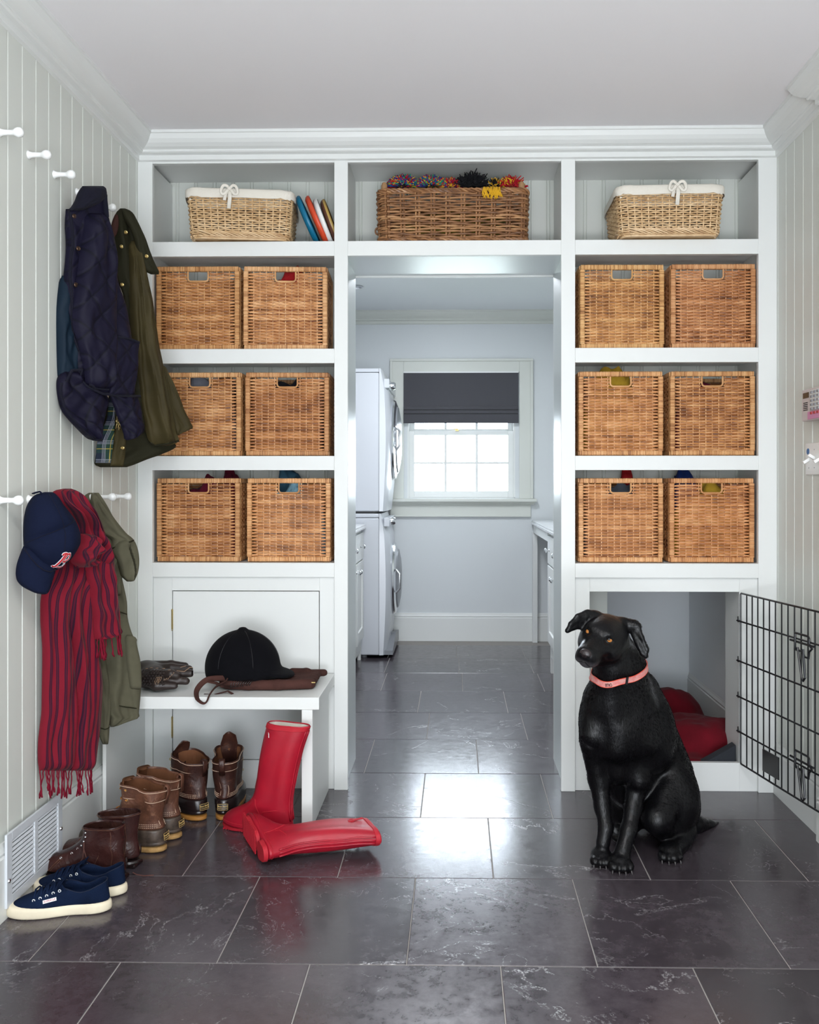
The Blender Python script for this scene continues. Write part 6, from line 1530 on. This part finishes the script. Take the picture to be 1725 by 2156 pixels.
# ================================================================== things on the bench
zbt = zb1
M['velvet'] = mat('black_velvet', (.0035, .0035, .005), .95, .1, nz=.2, nscale=500, sheen=.02)
hc = at(512, 1435, 3.20); hz_ = zbt+.030
hh = thing('riding_helmet', 'black velvet riding helmet with a small peak resting on the brown chaps', 'helmet', (hc.x, 3.20, hz_))
B = Blob((hc.x-.19, 3.20-.16, hz_-.03), (hc.x+.24, 3.20+.16, hz_+.24), .0055)
wHalf = (at(590, 1400, 3.2).x-at(433, 1400, 3.2).x)/2; hcx = (at(590, 1400, 3.2).x+at(433, 1400, 3.2).x)/2
B.ell((hcx, 3.20, hz_+.035), (wHalf, .105, .132), .01); B.cap((hcx, 3.2, hz_+.01), (hcx, 3.2, hz_+.03), .09, .09, .03)
B.halfspace((0, 0, -1), -hz_+.0)
B.ell((hcx+wHalf-.008, 3.195, hz_+.018), (.062, .075, .012), .022, rot=Matrix.Rotation(radians(10), 4, 'Y')); B.ell((hcx, 3.2, hz_+.168), (.017, .017, .009), .006)
B.mesh(2).build('shell', M['velvet'], hh, smooth='all')
sm = MB(); sm.tube([(hcx+(wHalf+.0008)*sin(a), 3.20-.0, hz_+.035+(.1328)*cos(a)) for a in np.linspace(-.1, 1.45, 20)], .0012, 5)
for off in (-.5, .45):
    sm.tube([(hcx+(wHalf+.0006)*sin(a)*sin(off), 3.20-(.1056)*sin(a)*cos(off), hz_+.035+.1326*cos(a)) for a in np.linspace(0, 1.5, 20)], .0009, 5)
sm.build('panel_seams', M['black_metal'], hh, smooth='all')
# brown suede chaps
M['suede'] = mat('chocolate_suede', (.040, .016, .013), .85, .2, nz=.6, nscale=60, col2=(.070, .028, .022), vscale=14)
ch = thing('suede_chaps', 'folded chocolate brown suede chaps with straps lying under the riding helmet', 'chaps', (hc.x, 3.17, zbt))
B = Blob((-1.0, 3.02, zbt-.02), (-.44, 3.40, zbt+.09), .005)
pA, pB = at(478, 1455, 3.13), at(650, 1440, 3.13)
B.chain([(pA.x, 3.13, zbt+.016), (-.72, 3.12, zbt+.017), (-.62, 3.12, zbt+.018), (pB.x, 3.14, zbt+.018)], [.016, .018, .018, .018], .012)
for yy_ in (3.15, 3.18, 3.21, 3.24, 3.27): B.chain([(pA.x+.02, yy_, zbt+.012), (-.66, yy_, zbt+.014), (pB.x+.005, yy_+.005, zbt+.016+(yy_-3.15)*.05)], [.013, .015, .016], .016)
B.chain([(-.60, 3.28, zbt+.030), (-.545, 3.27, zbt+.034), (-.52, 3.28, zbt+.022)], [.015, .013, .013], .008); B.chain([(-.565, 3.33, zbt+.016), (-.49, 3.33, zbt+.018)], [.014, .013], .006)
B.ell((pA.x+.03, 3.12, zbt+.028), (.055, .035, .014), .012)
B.halfspace((0, 0, -1), -zbt-.0015)
B.mesh(1).build('folded_leather', M['suede'], ch, smooth='all')
Yc = 3.02
Pq = lambda px, py, y: at(px, py, y)
sr = MB()
sr.tube(smp([Pq(505, 1432, 3.12), Pq(470, 1428, 3.10), Pq(440, 1430, 3.07), Pq(424, 1440, 3.05), Pq(414, 1455, 3.03), Pq(415, 1470, 3.008), Pq(422, 1478, 3.0), Pq(430, 1481, 2.998), Pq(436, 1476, 3.0), Pq(442, 1462, 3.01), Pq(455, 1446, 3.04), Pq(474, 1436, 3.07), Pq(478, 1430, 3.08)]), .010, 10, flat=.28, up=(0, -1, .3))
sr.tube([Pq(430, 1462, 3.06), Pq(450, 1463, 3.06), Pq(480, 1455, 3.07), Pq(490, 1461, 3.06)], .006, 8, flat=.4, up=(0, 0, 1)); sr.tube([Pq(418, 1448, 3.06), Pq(432, 1434, 3.07), Pq(455, 1438, 3.06), Pq(470, 1446, 3.06)], .007, 8, flat=.4)
sr.build('strap_loop', M['suede'], ch, smooth='all')
MB().tube([at(648, 1437, 3.13), at(664, 1437, 3.13)], .0022, 6).build('zip_pull', M['brass'], ch, smooth=True)
el = MB(); cc = at(505, 1441, 3.095)
for i in range(9): el.tube([cc+Vector((-.03+i*.008, -.004, -.010+.001*i)), cc+Vector((-.028+i*.008, -.008, .004)), cc+Vector((-.02+i*.008, .004, .014))], .0022, 5)
el.build('elastic_panel', M['rubber_dk'], ch, smooth='all')

# baseball glove
M['glove'] = mat('black_brown_glove_leather', (.012, .008, .008), .42, .4, nz=.5, nscale=50, col2=(.035, .024, .020), vscale=12)
M['rawhide'] = mat('tan_rawhide_thread', (.30, .19, .12), .7)
g0 = at(345, 1425, 3.16); gx = lambda px, py, y=3.14: at(px, py, y)
gl_ = thing('baseball_glove', 'dark leather baseball glove lying at the left end of the bench', 'baseball glove', (g0.x, 3.16, zbt))
lo, hi = gx(280, 1450, 3.24), gx(410, 1370, 3.05)
B = Blob((-1.17, 3.03, zbt-.01), (-.92, 3.30, zbt+.13), .0042)
cxy = lambda px, z, y: (gx(px, 1400, y).x, y, zbt+z)
# palm and four stacked fingers, wrist to the left, tips to the right
B.ell(cxy(322, .040, 3.15), (.058, .072, .042), .015); B.ell(cxy(308, .060, 3.18), (.045, .05, .030), .015)
for k, (y, z, L, r) in enumerate(((3.10, .030, 392, .013), (3.13, .045, 401, .014), (3.165, .058, 398, .014), (3.20, .062, 390, .013), (3.09, .052, 372, .013))):
    B.chain([cxy(325, z*.9+.008, y+.01), cxy(360, z+.010, y), cxy(L, z+(.004 if k != 1 else .010), y+.004)], [.020, r*1.15, r], .006)
B.chain([cxy(296, .05, 3.10), cxy(330, .026, 3.075), cxy(368, .022, 3.08)], [.020, .018, .011], .008)
B.ell(cxy(300, .035, 3.14), (.02, .055, .025), .01)
B.ell(cxy(345, .052, 3.105), (.045, .010, .004), .004, sub=True); B.ell(cxy(292, .05, 3.15), (.022, .03, .012), .008, sub=True)
B.halfspace((0, 0, -1), -zbt-.001)
B.mesh(1).build('glove_body', M['glove'], gl_, smooth='all')
wb = MB(); rr = random.Random(4)
for i in range(6):
    for j in range(7):
        c = gx(300+j*6.5+(i % 2)*3, 1412+i*5.6, 3.062); wb.tube([c, c+Vector((.004, -.004, .003)), c+Vector((.008, -.001, -.001))], .0016, 5); wb.tube([c+Vector((.006, 0, .004)), c+Vector((.003, -.004, -.001)), c+Vector((0, 0, -.005))], .0016, 5)
wb.build('woven_web', M['glove'], gl_, smooth='all')
st = MB()
for px, py in ((306, 1408), (316, 1406), (328, 1407), (342, 1408), (354, 1411)): c = gx(px, py, 3.058); st.tube([c, c+Vector((.009, -.002, .0015))], .0011, 5)
for k in range(6): c = gx(345+k*4, 1436-abs(k-2)*1.5-k*2.4, 3.052); st.tube([c, c+Vector((.003, -.002, .007))], .0011, 5)
st.tube([gx(372, 1412, 3.06), gx(388, 1414, 3.07), gx(400, 1405, 3.08), gx(405, 1406, 3.08)], .0012, 5); st.tube([gx(380, 1405, 3.06), gx(392, 1402, 3.07)], .0011, 5)
P6 = [gx(a, b, 3.052) for a, b in ((326, 1434), (330, 1426), (341, 1426), (338, 1432), (331, 1442), (327, 1440), (326, 1434))]
st.tube(P6, .0010, 5); st.tube([gx(332, 1438, 3.050), gx(336, 1428, 3.050)], .0012, 5); st.tube([gx(329, 1437, 3.050), gx(333, 1428, 3.050)], .0012, 5)
st.build('rawhide_stitching', M['rawhide'], gl_, smooth='all')
# ================================================================== the dog
def fur_mat():
    m, nt, p = newmat('black_short_coat'); L = nt.links.new
    tc = nd(nt, 'ShaderNodeTexCoord'); mp = nd(nt, 'ShaderNodeMapping'); mp.inputs['Scale'].default_value = (1, 1, .28); L(tc.outputs['Object'], mp.inputs[0])
    n = nd(nt, 'ShaderNodeTexNoise', Scale=150, Detail=4, Roughness=.6); n.inputs['Distortion'].default_value = .8; L(mp.outputs[0], n.inputs['Vector'])
    n2 = nd(nt, 'ShaderNodeTexNoise', Scale=16, Detail=4); L(tc.outputs['Object'], n2.inputs['Vector'])
    b1 = bump(nt, p, n2.outputs[0], .35, .012); bump(nt, p, n.outputs[0], .45, .0022, b1)
    at_ = nd(nt, 'ShaderNodeAttribute', attribute_name='Col'); mx = nd(nt, 'ShaderNodeMix', data_type='RGBA'); mx.inputs[6].default_value = (.0026, .0025, .0032, 1); mx.inputs[7].default_value = (.12, .11, .12, 1)
    L(at_.outputs['Fac'], mx.inputs[0]); L(mx.outputs[2], p.inputs['Base Color'])
    p.inputs['Roughness'].default_value = .30; p.inputs['Specular IOR Level'].default_value = .24
    return m
M['fur'] = fur_mat(); M['nose'] = mat('dog_nose_leather', (.018, .012, .013), .32, .5, nz=.5, nscale=220)
M['amber'] = mat('amber_iris', (.42, .16, .035), .08, .6); M['pupil'] = mat('black_pupil', (.002, .002, .002), .03, .8); M['pupil_rim'] = mat('dark_eye_rim', (.003, .003, .003), .7, .2); M['claw'] = mat('dark_claw', (.07, .065, .065), .25)
def q(px, py, Y): return tuple(at(px, py, Y))
H0 = .0032
B = Blob((.30, 2.46, -.004), (1.02, 3.30, .80), H0)
# torso and chest
B.ell(q(1304, 1515, 2.83), (.115, .12, .145), .03); B.ell(q(1257, 1525, 2.80), (.052, .065, .115), .03); B.ell(q(1372, 1545, 2.86), (.075, .085, .125), .035)
B.cap(q(1330, 1465, 2.89), q(1392, 1630, 3.0), .092, .105, .03); B.ell(q(1404, 1690, 3.0), (.108, .125, .112), .03)
B.ell(q(1300, 1600, 2.84), (.062, .075, .075), .03); B.ell(q(1330, 1640, 2.93), (.085, .09, .10), .03)
B.cap(q(1286, 1480, 2.755), q(1300, 1565, 2.755), .050, .045, .03); B.cap(q(1256, 1470, 2.77), q(1246, 1545, 2.755), .030, .036, .025); B.cap(q(1352, 1490, 2.80), q(1352, 1560, 2.785), .036, .044, .025); B.cap(q(1325, 1600, 2.80), q(1345, 1640, 2.80), .030, .034, .02)
# neck
B.cap(q(1304, 1395, 2.77), q(1306, 1475, 2.83), .066, .096, .03); B.cap(q(1290, 1405, 2.72), q(1280, 1470, 2.77), .048, .065, .03)
# front legs
B.chain([q(1250, 1560, 2.80), q(1262, 1640, 2.82), q(1269, 1700, 2.80), q(1276, 1742, 2.778), q(1270, 1775, 2.765)], [.042, .033, .0235, .0215, .022], .014)
B.chain([q(1350, 1570, 2.82), q(1342, 1640, 2.83), q(1333, 1700, 2.80), q(1324, 1748, 2.765), q(1312, 1790, 2.735)], [.050, .037, .0255, .0235, .0235], .014)
# far haunch, near haunch, hind foot
B.ell(q(1318, 1690, 3.02), (.07, .10, .105), .02); B.ell(q(1300, 1755, 2.90), (.028, .055, .022), .012)
B.ell(q(1425, 1680, 2.93), (.072, .098, .110), .022); B.chain([q(1415, 1650, 2.92), q(1384, 1722, 2.83), q(1402, 1758, 2.86)], [.070, .048, .030], .014)
B.chain([q(1402, 1735, 2.87), q(1446, 1752, 2.90), q(1437, 1772, 2.87), q(1417, 1793, 2.81)], [.034, .030, .026, .026], .012)
B.chain([q(1462, 1735, 3.02), q(1492, 1739, 3.07), q(1524, 1737, 3.12)], [.035, .019, .011], .02)
claws = []
def paw(px, py, Y, w, d, dirx):
    c = Vector(at(px, py, Y)); c.z = .024; B.ell(c, (w, d, .024), .012)
    for k in range(4):
        u = (k-1.5)/1.5; e = Vector((c.x+u*w*.78+dirx*.3*d, c.y-d*(.86-.22*u*u), .0155)); B.ell(e, (.0125, .020, .0155), .005); claws.append((e, Vector((dirx*.3+u*.12, -1, -.25)).normalized()))
paw(1266, 1793, 2.762, .031, .036, -.1); paw(1306, 1812, 2.725, .033, .038, -.1); paw(1410, 1795, 2.80, .033, .038, -.25)
# head, modelled in its own frame: f towards the nose, sd towards the dog's left, up
M_ = Vector(q(1263, 1335, 2.625)); N_ = Vector(q(1230, 1384, 2.545)); V_ = (N_-M_).normalized()
sd = Vector((.862, -.414, -.300)); sd = (sd-V_*sd.dot(V_)).normalized(); w_ = sd.cross(V_)
if w_.z < 0: w_ = -w_
aa = math.atan2(.048, .100); f_ = V_*cos(aa)+w_*sin(aa); u_ = -V_*sin(aa)+w_*cos(aa)
HC_ = M_-f_*.045-u_*.018; HR = Matrix((f_, sd, u_)).transposed()
def hl(a, b, c): return HC_+f_*a+sd*b+u_*c
def he(p, r, k=.015, sub=False): B.ell(hl(*p), r, k, sub, rot=HR)
def hc2(a, b, ra, rb, k=.012): B.cap(hl(*a), hl(*b), ra, rb, k)
he((-.018, 0, .006), (.072, .062, .054), .02); he((.026, 0, .014), (.036, .046, .034), .02)
for g in (-1, 1):
    he((.040, g*.023, .029), (.017, .016, .009), .012); he((.000, g*.040, -.024), (.050, .026, .038), .022); he((.045, g*.030, -.012), (.028, .018, .018), .018)
    hc2((.045, g*.013, -.012), (.122, g*.0105, -.028), .026, .0205, .012); he((.098, g*.0185, -.043), (.040, .0165, .0185), .009)
hc2((.035, 0, .002), (.120, 0, -.018), .022, .013, .02)
hc2((.000, 0, -.054), (.102, 0, -.058), .034, .0125, .014); he((.106, 0, -.060), (.014, .016, .009), .008)
hc2((-.05, 0, -.01), (-.07, .005, -.05), .052, .062, .03); B.cap(hl(-.05, 0, -.02), q(1310, 1405, 2.78), .055, .070, .03)
EYES = []
for g in (-1, 1):
    he((.060, g*.0345, .0130), (.013, .0125, .0085), .006, True); EYES.append(hl(.0440, g*.0300, .0130))
    ctr = hl(.0440, g*.0300, .0130); ax_ = (f_*.80+sd*g*.58+u_*.05).normalized(); t1 = u_.cross(ax_).normalized(); t2 = ax_.cross(t1)
    B.chain([ctr+ax_*.0078+t1*(.0112*cos(t))+t2*(.0068*sin(t)*(1 if sin(t) > 0 else .85))-ax_*(.003*abs(cos(t))**2) for t in np.linspace(0, 2*pi, 15)], [.0027]*15, .003)
# ears: soft folded leather-thin flaps
def ear(pts, th):
    P = [q(*p) for p in pts]
    for i in range(1, len(P)-1): B.tri(P[0], P[i], P[i+1], th, .007)
ear([(1250, 1294, 2.69), (1238, 1287, 2.68), (1216, 1297, 2.665), (1202, 1313, 2.655), (1195, 1328, 2.655), (1207, 1322, 2.66), (1222, 1320, 2.67), (1238, 1312, 2.68)], .0062)
ear([(1326, 1313, 2.70), (1336, 1309, 2.695), (1345, 1318, 2.685), (1352, 1342, 2.675), (1363, 1368, 2.67), (1360, 1382, 2.67), (1353, 1376, 2.67), (1346, 1362, 2.675), (1337, 1342, 2.685)], .0058)
B.cap(q(1312, 1312, 2.705), q(1336, 1318, 2.69), .018, .011, .016); B.cap(q(1256, 1296, 2.70), q(1234, 1295, 2.68), .015, .009, .014)
B.halfspace((0, 0, -1), -.0005)
dm_ = B.mesh(2)
dogc = Vector(at(1350, 1700, 2.9)); dog = thing('dog', 'black short-haired dog sitting in front of the open den with a pink collar', 'dog', (dogc.x, 2.9, 0))
cols = []
for p in dm_.v:
    r_ = Vector(p)-HC_; a_, c_ = r_.dot(f_), r_.dot(u_); g = max(0, min(1, (a_-.075)/.04))*max(0, min(1, (-.036-c_)/.014))*.40 if r_.length < .2 else 0
    cols.append((g, g, g, 1))
dm_.cols = cols
body = dm_.build('body', M['fur'], dog, smooth='all')
for v_ in [1]:
    pass
# short hairs over the coat
rr = random.Random(12); V = np.array(dm_.v); Fq = np.array(dm_.f); pick = rr.choices(range(len(Fq)), k=60000)
c4 = V[Fq]; nrm = np.cross(c4[:, 2]-c4[:, 0], c4[:, 3]-c4[:, 1]); nrm /= (np.linalg.norm(nrm, axis=1)[:, None]+1e-9)
hv, hf, hc_ = [], [], []; rs = np.random.RandomState(4)
W4 = rs.dirichlet([1, 1, 1, 1], len(pick)); head = np.array(q(1280, 1350, 2.66))
for i, fi in enumerate(pick):
    p = W4[i]@c4[fi]; n = nrm[fi]
    if p[2] < .02: continue
    rel_ = p-np.array(HC_); af = float(rel_@np.array(f_)); isface = p[2] > .60 and af > -.055 and np.linalg.norm(rel_) < .20
    flow = np.array([.12, .45, -1.0]) if not isface else -np.array(f_)*1.6-np.array(u_)*.4
    flow = flow+np.array([nz(p[0]*9, p[1]*9, p[2]*9), nz(p[0]*9+5, p[1]*9, p[2]*9), nz(p[0]*9, p[1]*9+5, p[2]*9)])*.8
    t = flow-n*(flow@n); L = np.linalg.norm(t)+1e-9; t = t/L
    ln = (.0030 if isface else (.0115 if p[2] > .16 else .007))*rs.uniform(.6, 1.15)
    d = t*.95+n*rs.uniform(.05, .22); s = np.cross(t, n)*.00045
    b = len(hv); hv += [tuple(p-s-n*.0005), tuple(p+s-n*.0005), tuple(p+d*ln*.6+n*0), tuple(p+d*ln-n*ln*.08)]
    hf += [(b, b+1, b+2), (b+1, b+3, b+2)]
fm = MB(); fm.v = hv; fm.f = hf
fo = fm.build('short_hair', mat('black_hair', (.0024, .0023, .0030), .28, .18), dog); fo['kind'] = 'stuff'
# nose, eyes, claws
nn = MB(); nn.ball((0, 0, 0), (.0150, .0195, .0145), 24, 16)
nn.v = [tuple(hl(.1330+p[0], p[1]*(1-.25*(p[2] < -.003)), -.0215+p[2])) for p in nn.v]; o = nn.build('nose', M['nose'], dog, smooth='all')
ns = MB()
for g in (-1, 1): ns.tube([hl(.1445, g*.0075, -.0225), hl(.1415, g*.0125, -.0250), hl(.1360, g*.0165, -.0245)], [.0032, .0030, .0016], 8)
ns.tube([hl(.1478, 0, -.024), hl(.1440, 0, -.034)], .0010, 5); ns.build('nostrils', M['pupil_rim'], o, smooth='all')
for c in EYES:
    ey = MB().ball(c, .0114, 24, 16).build('eye', M['amber'], dog, smooth='all')
    tc_ = ((Vector((0, 0, CH))-c).normalized()+f_*.08+u_*.05).normalized(); MB().ball(c+tc_*.0065, .0056, 16, 12).build('pupil', M['pupil'], ey, smooth='all')
ml = MB()
for g in (-1, 1): ml.tube([B.snap(hl(a_, g*b_, c_), .0002, 4) for a_, b_, c_ in ((.138, .003, -.052), (.130, .016, -.058), (.110, .024, -.062), (.085, .028, -.062), (.055, .036, -.056))], .0012, 5)
ml.build('mouth_line', M['pupil_rim'], dog, smooth='all')
ck = MB()
for e, d in claws: a = e+d*.014; ck.tube([a+Vector((0, 0, -.002)), a+d*.007+Vector((0, 0, -.003)), a+d*.011+Vector((0, 0, -.0085))], [.0026, .0020, .0008], 6)
ck.build('claws', M['claw'], dog, smooth='all')
# collar
path = [(1249, 1431, 2.71), (1256, 1439, 2.69), (1264, 1445, 2.675), (1277, 1448, 2.665), (1292, 1445, 2.665), (1307, 1439, 2.67), (1320, 1433, 2.685), (1331, 1426, 2.71), (1338, 1415, 2.74), (1341, 1402, 2.78), (1335, 1390, 2.83), (1315, 1386, 2.87), (1290, 1392, 2.87), (1266, 1405, 2.84), (1250, 1418, 2.79), (1246, 1426, 2.74)]
P = [B.snap(q(*p), .004, 6) for p in path]
def cyc(P, n):
    out = []; m = len(P)
    for i in range(m):
        a, b, c, d = P[i-1], P[i], P[(i+1) % m], P[(i+2) % m]
        for k in range(n): t = k/n; out.append(.5*((2*b)+(c-a)*t+(2*a-5*b+4*c-d)*t*t+(3*b-a-3*c+d)*t**3))
    return out
P = cyc(P, 5); P = [B.snap(p, .0045, 3) for p in P]; m_ = len(P)
for _ in range(3): P = [(P[i-1]+P[i]*2+P[(i+1) % m_])/4 for i in range(m_)]
cb = MB(); rings = []; frm = []
for i in range(m_):
    T = (P[(i+1) % m_]-P[i-1]).normalized(); n = B.grad(P[i]); n = (n-T*n.dot(T)).normalized(); w = n.cross(T).normalized()
    if w.z < 0: w = -w
    frm.append((P[i], T, n, w)); h = .0092; rings.append([P[i]-w*h-n*.001, P[i]+w*h-n*.001, P[i]+w*h+n*.0015, P[i]-w*h+n*.0015])
rings.append(rings[0]); M['collar'] = mat('pink_orange_webbing', (.62, .16, .16), .6, .3, nz=.5, nscale=300, col2=(.66, .36, .32), vscale=60)
o = cb.loft(rings, False, False).build('collar', M['collar'], dog, smooth=True); fixnormals(o)
ed = MB()
for sg in (-1, 1): ed.tube([p+w*.0092*sg+n*.001 for p, T, n, w in frm]+[frm[0][0]+frm[0][3]*.0092*sg+frm[0][2]*.001], .0011, 5, caps=False)
ed.build('collar_edging', mat('orange_edging', (.72, .07, .03), .6), o, smooth='all')
i0 = min(range(m_), key=lambda i: (frm[i][0]-Vector(q(1321, 1432, 2.685))).length); p, T, n, w = frm[i0]
bk_ = MB(); Bq = [p+T*a+w*b for a, b in ((-.004, -.0125), (.004, -.0125), (.004, .0125), (-.004, .0125))]; bk_.loft([[v+n*.0008 for v in Bq], [v+n*.004 for v in Bq]]); fixnormals(bk_.build('slider_buckle', M['black_metal'], o))
# name lettering on the webbing, which is turned upside down on the neck
i1 = min(range(m_), key=lambda i: (frm[i][0]-Vector(q(1280, 1449, 2.665))).length)
tx = text_mesh('CALLIE', .0145, 'collar_lettering', M['pupil'], dog, Matrix.Identity(4), world=False)
step = sum((P[(i+1) % m_]-P[i]).length for i in range(m_))/m_
rl = rootloc(dog)
sgn = 1 if frm[i1][1].x > 0 else -1
for v in tx.data.vertices:
    s_ = -v.co.x*sgn/step; k = int(math.floor(s_)); f = s_-k; A, C = frm[(i1+k) % m_], frm[(i1+k+1) % m_]
    pos = A[0].lerp(C[0], f); nn_ = A[2].lerp(C[2], f); ww = A[3].lerp(C[3], f); v.co = pos+ww*(-v.co.y)+nn_*(.0034+v.co.z)-rl
tx.parent = o
